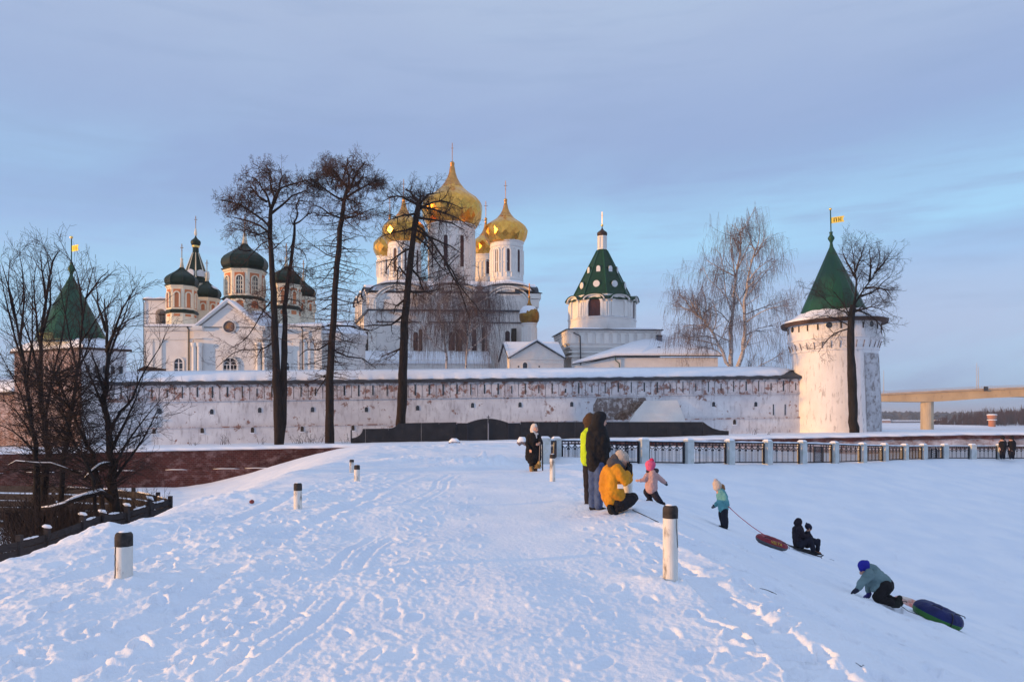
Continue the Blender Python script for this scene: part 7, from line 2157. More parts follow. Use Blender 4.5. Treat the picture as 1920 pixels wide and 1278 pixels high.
        b = thing('thicket', lab, 'bush', (c.x, c.y, gz))
        mesh_segs(T.seg, 'stems', M['twig_dark'], b)
    # dry weeds along the foot of the white wall
    T = Tree(95)
    for (a, b, n, hgt) in ((355,372,6,.5), (412,434,9,.9), (480,495,5,.6), (548,608,26,.9), (640,672,8,.7), (690,735,10,.4), (1408,1418,4,.6), (1438,1446,3,.7)):
        for k in range(n):
            px = rng.uniform(a, b); Yw = 72.5 if px < 700 else 78; x = PX(px, Yw); z = float(zt(x))-.1
            az = rng.uniform(0, 6.28)
            grow(T, (x, Yw, z), vnorm((math.cos(az)*.5, math.sin(az)*.5, 1)), rng.uniform(.4, 1)*hgt*1.6, .018, 2, dict(CB, tip=.010, len=[(.5,1),(.3,.6),(.25,.5),(.1,.2)]))
    e = thing('dry_weeds', 'thin dry weeds poking through the snow along the foot of the white wall', 'weeds', (-18, 73, -.7)); e['kind'] = 'stuff'
    mesh_segs(T.seg, 'weed_stems', M['twig_dark'], e)
left_trees()
# ---------------------------------------------------------------- people, sledges, tubes
CL = {}
def cloth(name, c, c2=None, rough=.85, bump=.35, bs=14):
    if name not in CL: CL[name] = mat(name, c, c2 or tuple(x*.7 for x in c), 6, rough, bump=min(1.0, bump*2), bscale=bs, bdist=.03, mode='obj')
    return CL[name]
FOLD = bpy.data.textures.new('folds', 'CLOUDS'); FOLD.noise_scale = .11; FOLD.noise_depth = 2
def blob(name, chains, mt, parent, vox=.014, smooth=3):
    """one continuous skin over tapering limbs; chain = list of (x,y,z,r)"""
    m = MB()
    for ch in chains:
        pts = [Vector(c[:3]) for c in ch]; rr = [c[3] for c in ch]
        for p, r in zip(pts, rr): m.ball(p, r, 12, 8)
        for i in range(len(pts)-1):
            a, b = pts[i], pts[i+1]
            if (b-a).length > 1e-4: m.tube([a, b], [rr[i], rr[i+1]], 12)
    o = m.build(name, mt, parent, smooth=True)
    md = o.modifiers.new('skin', 'REMESH'); md.mode = 'VOXEL'; md.voxel_size = vox; md.use_smooth_shade = True
    if smooth:
        sm = o.modifiers.new('smooth', 'SMOOTH'); sm.factor = .5; sm.iterations = smooth
    if name in ('jacket', 'coat', 'trousers', 'jeans', 'stockings', 'collar', 'hood', 'fur_hat'):
        dm = o.modifiers.new('folds', 'DISPLACE'); dm.texture = FOLD; dm.texture_coords = 'GLOBAL'; dm.strength = .042 if name in ('jacket', 'coat') else .028; dm.mid_level = .5
    return o
def J(px, py, Y, r, dy=0.0):
    p = P(px, py, Y+dy); return (p.x, p.y, p.z, r)
def hand(c, d, side, s=1.0):
    """palm and five bent fingers as chains; c wrist point, d direction of the hand, side = across the palm"""
    d = Vector(d).normalized(); side = Vector(side); side = (side-d*side.dot(d)).normalized(); n = d.cross(side)
    c = Vector(c[:3]); out = []
    def q(a, b, e): return c+d*a*s+side*b*s+n*e*s
    for k, (off, ln) in enumerate(((-.030,.062),(-.010,.072),(.010,.068),(.029,.053))):
        r = .0088*s
        a = q(.075, off, 0); b = q(.075+ln*.5, off*1.1, .010); e = q(.075+ln*.9, off*1.1, .034)
        out.append([(*q(.01, off*.6, 0), .016*s), (*a, .012*s), (*b, r), (*e, r*.85)])
    out.append([(*q(.02, -.022, 0), .015*s), (*q(.055, -.052, .012), .0105*s), (*q(.085, -.060, .026), .009*s)])
    return out
def head(px, py, Y, r, face, dy=0):
    """skull, jaw, nose, ears; face = unit direction looked at"""
    c = P(px, py, Y+dy); f = Vector(face).normalized(); up = Vector((0, 0, 1)); s = f.cross(up).normalized()
    k = r/.10
    def q(a, b, u, rr): v = c+f*a*k+s*b*k+up*u*k; return (v.x, v.y, v.z, rr*k)
    ch = [[q(-.015, 0, .02, .092), q(.015, 0, -.015, .080), q(.035, 0, -.065, .050)],
          [q(.02, .03, -.03, .055), q(.04, .0, -.085, .030)], [q(.02, -.03, -.03, .055), q(.04, .0, -.085, .030)],
          [q(.088, 0, .0, .012), q(.108, 0, -.030, .014)], [q(.0, .088, -.01, .016), q(.0, .09, -.035, .012)], [q(.0, -.088, -.01, .016), q(.0, -.09, -.035, .012)],
          [q(.085, .012, -.062, .010), q(.085, -.012, -.062, .010)], [q(.082, .035, .015, .014)], [q(.082, -.035, .015, .014)],
          [q(-.01, 0, -.06, .050), q(-.02, 0, -.16, .055)]]
    return ch, q
def eyes(q, par):
    m = MB()
    for b in (.031, -.031):
        e = q(.086, b, .002, .0095); m.ball(e[:3], e[3], 8, 6)
    m.build('eyes', cloth('eye_dark', (.03,.02,.02)), par, smooth=True)
    m = MB(); a = q(.092, .018, -.063, .006); b = q(.092, -.018, -.063, .006); m.tube([a[:3], b[:3]], .005, 6); m.build('lips', cloth('lips', (.40,.13,.11)), par, smooth=True)

def man_jeans():
    Y = hit(1118, 955)
    Y = min(max(Y, 13.6), 14.6)
    p = thing('person', 'man in a black hooded jacket and blue jeans standing with his back to us', 'person', P(1117, 955, Y), 'adults watching the slope')
    hd, q = head(1126, 789, Y, .105, (.93, .32, -.12))
    hip = [J(1110, 873, Y, .11), J(1121, 873, Y, .11)]
    sho = (1108, 815); 
    torso = [[J(1115, 870, Y, .10), J(1116, 845, Y, .10), J(1116, 818, Y, .10), J(1122, 801, Y, .07)], [J(1122, 870, Y, .10), J(1122, 845, Y, .11), J(1123, 820, Y, .11), J(1123, 803, Y, .07)]]
    legs = [[J(1113, 873, Y, .09, .05), J(1112, 912, Y, .060, .04), J(1111, 950, Y, .045, .05)], [J(1123, 873, Y, .09, -.04), J(1123, 912, Y, .062, -.06), J(1122, 950, Y, .046, -.02)]]
    la = [J(1109, 812, Y, .055, -.02), J(1106, 842, Y, .048, -.06), J(1106, 866, Y, .035, -.16)]
    ra = [J(1132, 812, Y, .06, .05), J(1137, 842, Y, .048, .02), J(1135, 868, Y, .035, -.05)]
    la[-1] = J(1113, 858, Y, .032, -.10); ra[-1] = J(1130, 858, Y, .032, -.06)
    hn = hand(ra[-1], (-.5, .3, -.6), (0, 1, 0), .9)+hand(la[-1], (.6, .3, -.6), (0, 1, 0), .9)
    blob('body', hd+torso+legs+[la, ra]+hn, M['skin'], p, .0095, 2)
    eyes(q, p)
    jk = cloth('black_jacket', (.014,.013,.015))
    blob('jacket', [[J(1114, 869, Y, .145, -.02), J(1114, 845, Y, .15), J(1114, 822, Y, .15), J(1116, 806, Y, .10)], [J(1127, 869, Y, .145, .02), J(1128, 845, Y, .15), J(1128, 822, Y, .15), J(1125, 806, Y, .10)],
         [J(1108, 813, Y, .086, -.02), J(1106, 842, Y, .074, -.06), J(1111, 860, Y, .060, -.12)], [J(1132, 814, Y, .090, .05), J(1138, 842, Y, .082, .0), J(1131, 860, Y, .062, -.10)], [J(1120, 868, Y, .155), J(1121, 840, Y, .16), J(1121, 816, Y, .145), J(1120, 803, Y, .10)],
         [J(1114, 873, Y, .132), J(1127, 873, Y, .132)]], jk, p, .014)
    # hood leaves the face open
    h = P(1125, 788, Y)
    blob('hood', [[J(1123, 783, Y, .125, -.01), J(1121, 790, Y, .125, -.02), J(1120, 801, Y, .125)], [J(1128, 780.5, Y, .098, .0)], [J(1131.5, 783, Y, .060, -.02)], [J(1113, 804, Y, .11), J(1128, 806, Y, .10)]], jk, p, .013)
    jn = cloth('blue_jeans', (.075,.125,.27), (.04,.07,.17))
    blob('jeans', [[J(1113, 870, Y, .112, .04), J(1112.5, 890, Y, .094, .04), J(1111.5, 912, Y, .080, .04), J(1111, 946, Y, .072, .05)], [J(1124, 870, Y, .115, -.04), J(1124.5, 890, Y, .100, -.06), J(1123.5, 912, Y, .084, -.07), J(1123, 949, Y, .075, -.02)]], jn, p, .012)
    for (x, y, dy) in ((1112, 951.5, .05), (1125, 954, -.02)):
        blob('boot', [[J(x-3, y, Y, .050, dy), J(x+2, y+.5, Y, .055, dy), J(x+9, y+1.6, Y, .042, dy+.05), J(x+12, y+2, Y, .032, dy+.06)]], cloth('black_boots', (.012,.012,.014)), p, .011)
def man_hivis():
    Y = 15.1
    p = thing('person', 'man in a brown fur hat and fluorescent yellow jacket behind the man in black', 'person', P(1101, 948, Y), 'adults watching the slope')
    hd, q = head(1106, 793, Y, .105, (.9, .4, -.1))
    blob('body', hd+[[J(1104, 862, Y, .09), J(1104, 817, Y, .10), J(1107, 806, Y, .06)], [J(1111, 862, Y, .09), J(1112, 817, Y, .10), J(1108, 806, Y, .06)], [J(1103, 870, Y, .07), J(1102, 908, Y, .06), J(1102, 944, Y, .045)], [J(1110, 870, Y, .07), J(1111, 908, Y, .06), J(1111, 944, Y, .045)],
         [J(1099, 815, Y, .05), J(1096, 838, Y, .04), J(1099, 852, Y, .03)]]+hand(J(1099, 850, Y, .03), (.5, .2, -.6), (0, 1, 0), .8), M['skin'], p, .011, 2)
    eyes(q, p)
    blob('jacket', [[J(1102, 863, Y, .140), J(1101.5, 838, Y, .145), J(1101.5, 817, Y, .140), J(1104, 806, Y, .09)], [J(1116, 864, Y, .14), J(1117, 815, Y, .14)], [J(1097, 814, Y, .078), J(1094.5, 835, Y, .068), J(1096, 860, Y, .058)]], cloth('fluorescent_jacket', (.52,.72,.02), (.42,.60,.02)), p, .014)
    blob('fur_hat', [[J(1104.5, 789, Y, .125), J(1108, 789, Y, .12)], [J(1106, 784, Y, .11)], [J(1102, 799, Y, .07)]], cloth('brown_fur', (.10,.055,.03), bump=1.0, bs=60), p, .014, 1)
    blob('trousers', [[J(1101.5, 862, Y, .105), J(1101.5, 905, Y, .078), J(1102, 941, Y, .066)], [J(1111, 862, Y, .105), J(1111, 905, Y, .078), J(1111, 941, Y, .066)]], cloth('dark_trousers', (.020,.018,.026)), p, .013)
    for x in (1102, 1111): blob('boot', [[J(x-2, 944.5, Y, .05), J(x+6, 946, Y, .045)]], cloth('black_boots', (.012,.012,.014)), p, .012)
def woman_crouching():
    Y = 13.45
    p = thing('person', 'woman in a mustard down coat and beige knitted hat crouching against a bollard', 'person', P(1155, 965, Y), 'adults watching the slope')
    hd, q = head(1170, 864, Y, .098, (.88, .30, -.35))
    blob('body', hd+[[J(1152, 932, Y, .09, .08), J(1144, 905, Y, .11, .05), J(1152, 880, Y, .12, .04), J(1163, 872, Y, .06)], [J(1155, 932, Y, .09, -.1), J(1148, 905, Y, .11, -.08), J(1155, 882, Y, .12, -.06)],
        [J(1159, 936, Y, .07, .10), J(1187, 932, Y, .055, .13), J(1162, 955, Y, .045, .10)], [J(1159, 938, Y, .07, -.10), J(1185, 935, Y, .055, -.08), J(1157, 957, Y, .045, -.13)],
        [J(1153, 880, Y, .06, -.16), J(1170, 904, Y, .045, -.22), J(1178, 882, Y, .033, -.08)], [J(1160, 880, Y, .06, .14), J(1178, 900, Y, .045, .14), J(1180, 882, Y, .033, .04)]], M['skin'], p, .0095, 2)
    eyes(q, p)
    mc = cloth('mustard_coat', (.62,.27,.012), (.48,.19,.01), .7, .5, 9)
    blob('coat', [[J(1152, 873, Y, .125, 0), J(1145, 888, Y, .175, 0), J(1142, 912, Y, .185, 0), J(1148, 930, Y, .175, 0), J(1163, 932, Y, .11, 0)], [J(1153, 886, Y, .15, .1), J(1150, 915, Y, .15, .12), J(1158, 930, Y, .13, .12)], [J(1150, 888, Y, .14, -.12), J(1150, 915, Y, .15, -.14), J(1160, 930, Y, .125, -.12)],
        [J(1140, 928, Y, .13), J(1149, 938, Y, .155), J(1164, 934, Y, .12)], [J(1146, 936, Y, .12, .1), J(1146, 936, Y, .12, -.1)],
        [J(1156, 880, Y, .105, -.17), J(1166, 893, Y, .098, -.24), J(1172, 902, Y, .082, -.25), J(1176, 888, Y, .060, -.16)], [J(1162, 880, Y, .095, .14), J(1178, 898, Y, .08, .15), J(1181, 886, Y, .055, .06)]], mc, p, .013, 3)
    blob('collar', [[J(1146, 868, Y, .085), J(1153, 861, Y, .10), J(1160, 858, Y, .08)], [J(1148, 869, Y, .09, .1), J(1160, 871, Y, .08, .1), J(1166, 876, Y, .06, .05)], [J(1148, 869, Y, .09, -.1), J(1160, 872, Y, .08, -.1), J(1166, 876, Y, .06, -.05)]], cloth('grey_fur_collar', (.11,.095,.10), bump=1, bs=50), p, .013, 1)
    blob('hat', [[J(1163.5, 853.5, Y, .105), J(1167.5, 856, Y, .108)], [J(1164, 858, Y, .105), J(1170, 859, Y, .098)]], cloth('beige_hat', (.56,.47,.40), (.44,.37,.32), bump=.8, bs=60), p, .011, 1)
    blob('glove', [[J(1176, 886, Y, .045, -.12), J(1178, 878, Y, .045, -.05)]]+hand(J(1177, 882, Y, .03, -.08), (.1, .2, 1), (0, 1, 0), 1.15), cloth('black_gloves', (.015,.015,.018)), p, .009, 1)
    blob('glove', [[J(1181, 886, Y, .045, .02), J(1181, 879, Y, .045, 0)]]+hand(J(1181, 882, Y, .03, 0), (.1, -.2, 1), (0, 1, 0), 1.15), cloth('black_gloves', (.015,.015,.018)), p, .009, 1)
    blob('trousers', [[J(1157, 938, Y, .115, .11), J(1176, 934, Y, .105, .14), J(1188, 932, Y, .085, .14), J(1183, 941, Y, .075, .13), J(1162, 954, Y, .068, .10)], [J(1157, 940, Y, .115, -.11), J(1176, 937, Y, .10, -.1), J(1186, 935, Y, .085, -.08), J(1172, 948, Y, .072, -.1), J(1156, 955, Y, .066, -.13)]], cloth('black_trousers', (.016,.014,.018)), p, .012)
    for x, y, dy in ((1150, 962, -.15), (1158, 957, .08)):
        blob('boot', [[J(x-6, y-11, Y, .062, dy), J(x-4, y-4, Y, .058, dy), J(x+2, y, Y, .048, dy), J(x+8, y+2.4, Y, .038, dy+.02)]], cloth('black_boots', (.012,.012,.014)), p, .011)
    m = MB(); c = P(1163.5, 911.5, Y-.26); m.box(c.x-.055, c.x+.045, c.y-.03, c.y+.03, c.z-.035, c.z+.04); o = m.build('bag', M['white_paint'], p, bevel=.008)
    m = MB(); m.tube([P(1159, 914, Y-.24), P(1157, 905, Y-.25), P(1163, 902, Y-.28), P(1168, 906, Y-.27)], .007, 6); m.build('bag_strap', M['dark_metal'], p)
def child_pink():
    Y = .5*(hit(1218, 938, 10, 21)+hit(1240, 948, 10, 21)); Y = min(max(Y, 16.2), 18.6)
    p = thing('person', 'small child in a pink bobble hat and pale pink coat striding down the slope', 'person', P(1228, 945, Y), 'children on the slope')
    hd, q = head(1219.5, 874, Y, .085, (-.75, .62, -.1))
    blob('body', hd+[[J(1221, 918, Y, .085), J(1222, 895, Y, .09), J(1221, 884, Y, .045)], [J(1222, 918, Y, .07), J(1213, 922, Y, .055, .1), J(1219, 935, Y, .04, .14)], [J(1223, 918, Y, .07), J(1231, 932, Y, .055, -.06), J(1240, 943, Y, .04, -.08)],
         [J(1216, 890, Y, .04), J(1209, 899, Y, .032, -.05), J(1199, 900, Y, .024, -.05)], [J(1228, 890, Y, .04), J(1240, 898, Y, .032, .05), J(1248, 906, Y, .024, .05)]]+hand(J(1199, 900, Y, .02, -.05), (-1, 0, 0), (0, .4, 1), .62), M['skin'], p, .009, 2)
    eyes(q, p)
    blob('coat', [[J(1221, 914, Y, .135), J(1222, 902, Y, .125), J(1222, 892, Y, .11), J(1222, 885, Y, .08)], [J(1216, 889.5, Y, .062), J(1208.5, 898.5, Y, .052, -.05), J(1202, 900, Y, .043, -.05)], [J(1228, 890, Y, .062), J(1240, 898, Y, .052, .05), J(1246.5, 904.5, Y, .042, .05)]], cloth('pale_pink_coat', (.55,.34,.31), (.44,.27,.26), .8, .5, 12), p, .011)
    blob('hat', [[J(1218, 870.5, Y, .098), J(1221, 871, Y, .098)], [J(1219, 876, Y, .092)]], cloth('pink_hat', (.85,.15,.28), (.72,.10,.22), bump=.8, bs=60), p, .010, 1)
    blob('bobble', [[J(1222, 862.5, Y, .05)]], cloth('bright_pink_bobble', (.90,.05,.16), bump=1, bs=80), p, .010, 0)
    blob('collar', [[J(1215, 883, Y, .045), J(1222, 882, Y, .055), J(1231, 882, Y, .045)]], cloth('dark_fur', (.07,.05,.06), bump=1, bs=60), p, .010, 0)
    blob('glove', [[J(1247, 905, Y, .038, .05), J(1250, 908, Y, .030, .05)], [J(1248, 905, Y, .02, .05), J(1250, 903, Y, .016, .03)]], cloth('grey_mitten', (.10,.11,.13)), p, .009)
    blob('trousers', [[J(1220, 918, Y, .085), J(1212, 921, Y, .075, .1), J(1218, 933, Y, .062, .14)], [J(1223, 919, Y, .088), J(1231, 932, Y, .072, -.06), J(1238.5, 941, Y, .06, -.08)]], cloth('navy_trousers', (.014,.015,.028)), p, .010)
    for x, y, dy in ((1214.5, 938.5, .14), (1238, 945, -.08)): blob('boot', [[J(x, y, Y, .042, dy), J(x+6, y-.8, Y, .045, dy)]], cloth('brown_boots', (.06,.032,.028)), p, .010)
def child_teal():
    Y = hit(1358, 990); Y = min(max(Y, 16.8), 20.5)
    p = thing('person', 'child in a teal coat and white bobble hat towing a red tube by a cord', 'person', P(1358, 989, Y), 'children on the slope')
    hd, q = head(1346, 912, Y, .092, (-.85, -.3, 0))
    blob('body', hd+[[J(1356, 950, Y, .07), J(1354, 935, Y, .08), J(1350, 924, Y, .05)], [J(1355, 956, Y, .055, .05), J(1354, 972, Y, .045, .05), J(1356, 983, Y, .04, .05)], [J(1357, 958, Y, .07, -.05), J(1359, 974, Y, .055, -.05), J(1360, 986, Y, .042, -.05)],
         [J(1348, 928, Y, .04, .1), J(1346, 942, Y, .034, .15), J(1339, 949, Y, .027, .16)], [J(1358, 927, Y, .045, -.1), J(1362, 940, Y, .036, -.14), J(1365, 948, Y, .027, -.12)]]+hand(J(1365, 948, Y, .02, -.12), (.6, 0, -.7), (0, 1, 0), .7), M['skin'], p, .010, 2)
    eyes(q, p)
    blob('coat', [[J(1356, 952, Y, .128), J(1355, 940, Y, .125), J(1353, 927, Y, .125), J(1351, 919, Y, .08)], [J(1350, 927, Y, .06, .08), J(1347, 941, Y, .055, .14), J(1342, 946, Y, .048, .15)], [J(1358, 927, Y, .068, -.09), J(1362, 940, Y, .06, -.14), J(1364, 946, Y, .048, -.12)]], cloth('teal_coat', (.13,.36,.38), (.09,.27,.30), .8, .5, 12), p, .012)
    blob('hat', [[J(1343.5, 907, Y, .098), J(1346, 910, Y, .10)], [J(1344, 913, Y, .092)]], cloth('cream_hat', (.70,.58,.48), (.6,.48,.40), bump=.8, bs=60), p, .011, 1)
    blob('bobble', [[J(1342, 900.5, Y, .052)]], cloth('pale_bobble', (.62,.54,.55), bump=1, bs=80), p, .011, 0)
    blob('hood_trim', [[J(1349, 909, Y, .055), J(1354, 912, Y, .065), J(1356, 916, Y, .05)]], cloth('ginger_fur', (.40,.19,.08), bump=1, bs=60), p, .011, 0)
    blob('glove', [[J(1340, 948.5, Y, .038, .16), J(1336, 950.5, Y, .032, .16)], [J(1338, 948, Y, .018, .16), J(1337, 945.5, Y, .015, .14)]], cloth('grey_mitten', (.10,.11,.13)), p, .010)
    blob('trousers', [[J(1354, 955, Y, .088, .05), J(1353.5, 970, Y, .078, .05), J(1356, 983, Y, .062, .05)], [J(1358, 956, Y, .088, -.05), J(1359, 972, Y, .080, -.05), J(1361, 986, Y, .062, -.05)]], cloth('navy_trousers', (.014,.015,.028)), p, .012)
    for x, y, dy in ((1353, 987, .05), (1359, 989.5, -.05)): blob('boot', [[J(x-4, y, Y, .040, dy), J(x+2, y+.3, Y, .046, dy)]], cloth('black_boots', (.012,.012,.014)), p, .011)
    return Y
def rest(px, py, clear, y0, y1):
    Y = np.linspace(y0, y1, 600); g = PZ(py, Y)-height(PX(px, Y), Y, False)-clear
    return float(Y[int(np.argmin(np.abs(g)))])
def tube_ring(name, label, px, py, Y, R_, r_, tiltdeg, mt_top, mt_bot, letters=False, strap=False, az=0.0):
    c = P(px, py, Y)
    t = thing(name, label, 'snow tube', (0, 0, 0), 'inflatable snow tubes')
    rng = random.Random(int(px)); nu, nv = 48, 20
    top = MB(); bot = MB(); V = []
    for i in range(nu):
        a = 2*math.pi*i/nu
        for j in range(nv):
            b = 2*math.pi*j/nv
            rr = r_*(1+.02*math.sin(12*a))
            V.append(((R_-r_+rr*math.cos(b))*math.cos(a), (R_-r_+rr*math.cos(b))*math.sin(a), rr*math.sin(b)*.92))
    Fa, Fb = [], []
    for i in range(nu):
        for j in range(nv):
            f = (i*nv+j, ((i+1) % nu)*nv+j, ((i+1) % nu)*nv+(j+1) % nv, i*nv+(j+1) % nv)
            bm = 2*math.pi*(j+.5)/nv
            (Fa if math.sin(bm) > -.12 else Fb).append(f)
    rot = Matrix.Rotation(R(tiltdeg), 4, 'Y') @ Matrix.Rotation(R(az), 4, 'X')
    t.location = c
    def mk(nm, Fs, mt):
        m = MB(); m.add([rot @ Vector(v) for v in V], Fs); m.v = [(a+c.x, b+c.y, d+c.z) for a, b, d in m.v]; return m.build(nm, mt, t, smooth=True)
    mk('upper_cover', Fa, mt_top); mk('underside', Fb, mt_bot)
    def pl(nm, pts, rad, mt, n=6):
        m = MB(); m.tube([(rot @ Vector(p))+c for p in pts], rad, n); return m.build(nm, mt, t, smooth=True)
    # seat membrane in the hole
    m = MB(); ri = R_-2*r_+.02
    m.add([(rot @ Vector((ri*math.cos(2*math.pi*i/24), ri*math.sin(2*math.pi*i/24), -r_*.2)))+c for i in range(24)], [tuple(range(24))]); m.build('seat', mt_bot, t)
    for s_ in (-1, 1):
        pl('handle', [(s_*.12, -(R_-r_*1.1), r_*.90), (s_*.12+.0, -(R_-r_*1.0), r_*1.06), (s_*.12+.14*s_, -(R_-r_*1.0), r_*1.04), (s_*.12+.16*s_, -(R_-r_*1.1), r_*.88)], .007, M['iron'])
    pl('tow_loop', [(R_-.01, 0, 0), (R_+.05, .02, .02), (R_+.05, -.03, -.01), (R_-.01, -.03, -.02)], .006, M['iron'])
    if strap:
        pts = []
        for j in range(12):
            b = math.pi*(-.75+1.15*j/11)+math.pi*.5
            pts.append((.02, -((R_-r_)+(r_+.006)*math.cos(b-math.pi*.5)), (r_+.006)*math.sin(b-math.pi*.5)*.92+.0))
        pl('strap', pts, .010, M['iron'])
    if letters:
        tx = bpy.data.curves.new('cover_lettering', 'FONT'); tx.body = 'VELTA'; tx.size = .105*Y/20; tx.extrude = .004; tx.align_x = 'CENTER'; tx.align_y = 'CENTER'
        tmp = bpy.data.objects.new('lettering_curve', tx); lm = bpy.data.meshes.new_from_object(tmp); bpy.data.objects.remove(tmp)
        o = bpy.data.objects.new('cover_lettering', lm); COL.objects.link(o); o.parent = t
        lm.materials.clear(); lm.materials.append(cloth('yellow_letters', (.55,.40,.06)))
        # lies on the outer flank facing the camera
        ang = R(58)
        loc = rot @ Vector((-.02, -(R_-r_+(r_+.012)*math.cos(R(32))), (r_+.012)*math.sin(R(32))*.92))
        o.location = loc
        o.rotation_euler = (rot.to_3x3() @ Matrix.Rotation(ang, 3, 'X')).to_euler()
    return t
def sledging():
    Yt = child_teal()
    # red lettered tube on the slope, towed by the child
    Y = rest(1447, 1016, .15, 16.5, 21.5)
    tube_ring('snow_tube', 'red and grey snow tube with yellow lettering towed behind the child in teal', 1447, 1016, Y, min(.42, .42*Y/20), .115*Y/20, 18, cloth('red_cover', (.26,.02,.03), (.18,.015,.03), .5), cloth('grey_under', (.10,.10,.11), None, .6), letters=True, az=5)
    m = MB(); a = P(1365.5, 949, Yt-.12); b = P(1434, 1003, Y-.35); 
    m.tube([a, a.lerp(b, .33)+Vector((0, 0, -.03)), a.lerp(b, .66)+Vector((0, 0, -.03)), b], .009, 6)
    tag(m.build('rope', cloth('pink_cord', (.50,.10,.12)), loc=tuple(a)), 'thin reddish cord between the child in teal and the red tube', 'cord')
    # pair on a sledge
    Y = hit(1515, 1037, 15, 28); Y = min(max(Y, 19.5), 22)
    s = thing('sledge', 'low dark sledge with orange trim carrying an adult and a child down the slope', 'sledge', P(1515, 1035, Y))
    m = MB()
    for dy in (-.17, .17):
        m.tube([P(1488, 1027, Y+dy), P(1500, 1031.5, Y+dy), P(1525, 1039.5, Y+dy), P(1538, 1043, Y+dy), P(1544, 1040, Y+dy)], .018, 6)
    m.build('runners', M['iron'], s)
    m = MB(); m.extrude([P(1487, 1024.5, Y-.2), P(1541, 1037.5, Y-.2), P(1542, 1040, Y-.2), P(1530, 1040, Y-.2), P(1488, 1027.5, Y-.2)], (0, .4, 0)); m.build('deck', cloth('black_deck', (.02,.018,.02), None, .6), s)
    m = MB(); m.tube([P(1538, 1042, Y-.1), P(1541, 1046, Y-.1)], .012, 5); m.build('steering_ski', M['iron'], s)
    dk = cloth('dark_navy_suit', (.012,.012,.024))
    p = thing('person', 'adult in dark winter clothes sitting at the back of the sledge', 'person', P(1500, 1024, Y))
    hd, q = head(1498, 978, Y, .09, (.95, .1, -.1))
    blob('body', hd+[[J(1497, 1017, Y, .14), J(1496, 1000, Y, .13), J(1496, 988, Y, .08)], [J(1500, 1019, Y, .09, .14), J(1519, 1008, Y, .06, .18), J(1527, 1031, Y, .045, .18)], [J(1500, 1019, Y, .09, -.14), J(1519, 1010, Y, .06, -.18), J(1526, 1033, Y, .045, -.18)], [J(1499, 992, Y, .05, -.15), J(1507, 1004, Y, .04, -.2), J(1516, 1004, Y, .03, -.15)], [J(1499, 992, Y, .05, .15), J(1507, 1004, Y, .04, .2), J(1516, 1004, Y, .03, .15)]], M['skin'], p, .011, 2)
    eyes(q, p)
    blob('coat', [[J(1499, 1017, Y, .19), J(1497, 1003, Y, .175), J(1496.5, 992, Y, .16), J(1497, 985, Y, .09)], [J(1498, 992, Y, .08, -.15), J(1507, 1004, Y, .072, -.2), J(1515, 1005, Y, .06, -.17)], [J(1498, 992, Y, .08, .15), J(1507, 1004, Y, .07, .2), J(1515, 1005, Y, .06, .17)]], cloth('black_violet_coat', (.016,.010,.018)), p, .013)
    blob('hood', [[J(1497, 977, Y, .105), J(1495, 980, Y, .11)]], cloth('black_violet_coat', (0,0,0)), p, .013, 1)
    blob('trousers', [[J(1501, 1019, Y, .12, .13), J(1519, 1008, Y, .085, .19), J(1526, 1030, Y, .065, .19)], [J(1501, 1019, Y, .12, -.13), J(1519, 1010, Y, .085, -.19), J(1525, 1031, Y, .065, -.19)]], dk, p, .013)
    for dy in (.19, -.19): blob('boot', [[J(1524, 1034, Y, .05, dy), J(1531, 1037, Y, .045, dy)]], cloth('black_boots', (.012,.012,.014)), p, .012)
    p = thing('person', 'child in dark winter clothes and pointed hat sitting at the front of the sledge', 'person', P(1518, 1028, Y))
    hd, q = head(1516, 989, Y, .082, (.95, -.1, -.15))
    blob('body', hd+[[J(1513, 1021, Y, .10), J(1513, 1004, Y, .09), J(1514, 996, Y, .05)], [J(1514, 1021, Y, .07, .07), J(1534, 1013, Y, .05, .09), J(1532, 1033, Y, .038, .09)], [J(1514, 1021, Y, .07, -.07), J(1534, 1014, Y, .05, -.09), J(1532, 1034, Y, .038, -.09)], [J(1515, 1000, Y, .035, -.09), J(1523, 1010, Y, .03, -.1), J(1530, 1012, Y, .022, -.08)]], M['skin'], p, .010, 2)
    eyes(q, p)
    blob('coat', [[J(1514, 1018, Y, .13), J(1514, 1004, Y, .115), J(1514.5, 998, Y, .08)], [J(1516, 1000, Y, .058, -.09), J(1523, 1010, Y, .05, -.1), J(1529, 1012, Y, .042, -.08)], [J(1516, 1000, Y, .058, .09), J(1523, 1010, Y, .05, .1), J(1529, 1012, Y, .042, .08)]], dk, p, .011)
    blob('hat', [[J(1515, 986, Y, .092), J(1517, 988, Y, .088)], [J(1513.5, 983, Y, .045), J(1512, 980, Y, .022)]], cloth('navy_hat', (.014,.014,.035)), p, .011, 1)
    blob('trousers', [[J(1514, 1021, Y, .09, .07), J(1534, 1013.5, Y, .070, .09), J(1533, 1031, Y, .055, .09)], [J(1514, 1021, Y, .09, -.07), J(1534, 1014, Y, .070, -.09), J(1533, 1031, Y, .055, -.09)]], dk, p, .011)
    for dy in (.09, -.09): blob('boot', [[J(1531, 1034.5, Y, .045, dy), J(1537, 1036.5, Y, .04, dy)]], cloth('orange_boots', (.30,.10,.04)), p, .011)
    # crawling child
    Y = hit(1650, 1129, 9, 20); Y = min(max(Y, 12.0), 13.4)
    p = thing('person', 'child in a grey-green jacket and blue hat crawling up the slope on hands and knees', 'person', P(1650, 1125, Y), 'children on the slope')
    hd, q = head(1620.5, 1064, Y, .083, (-.72, .1, -.62))
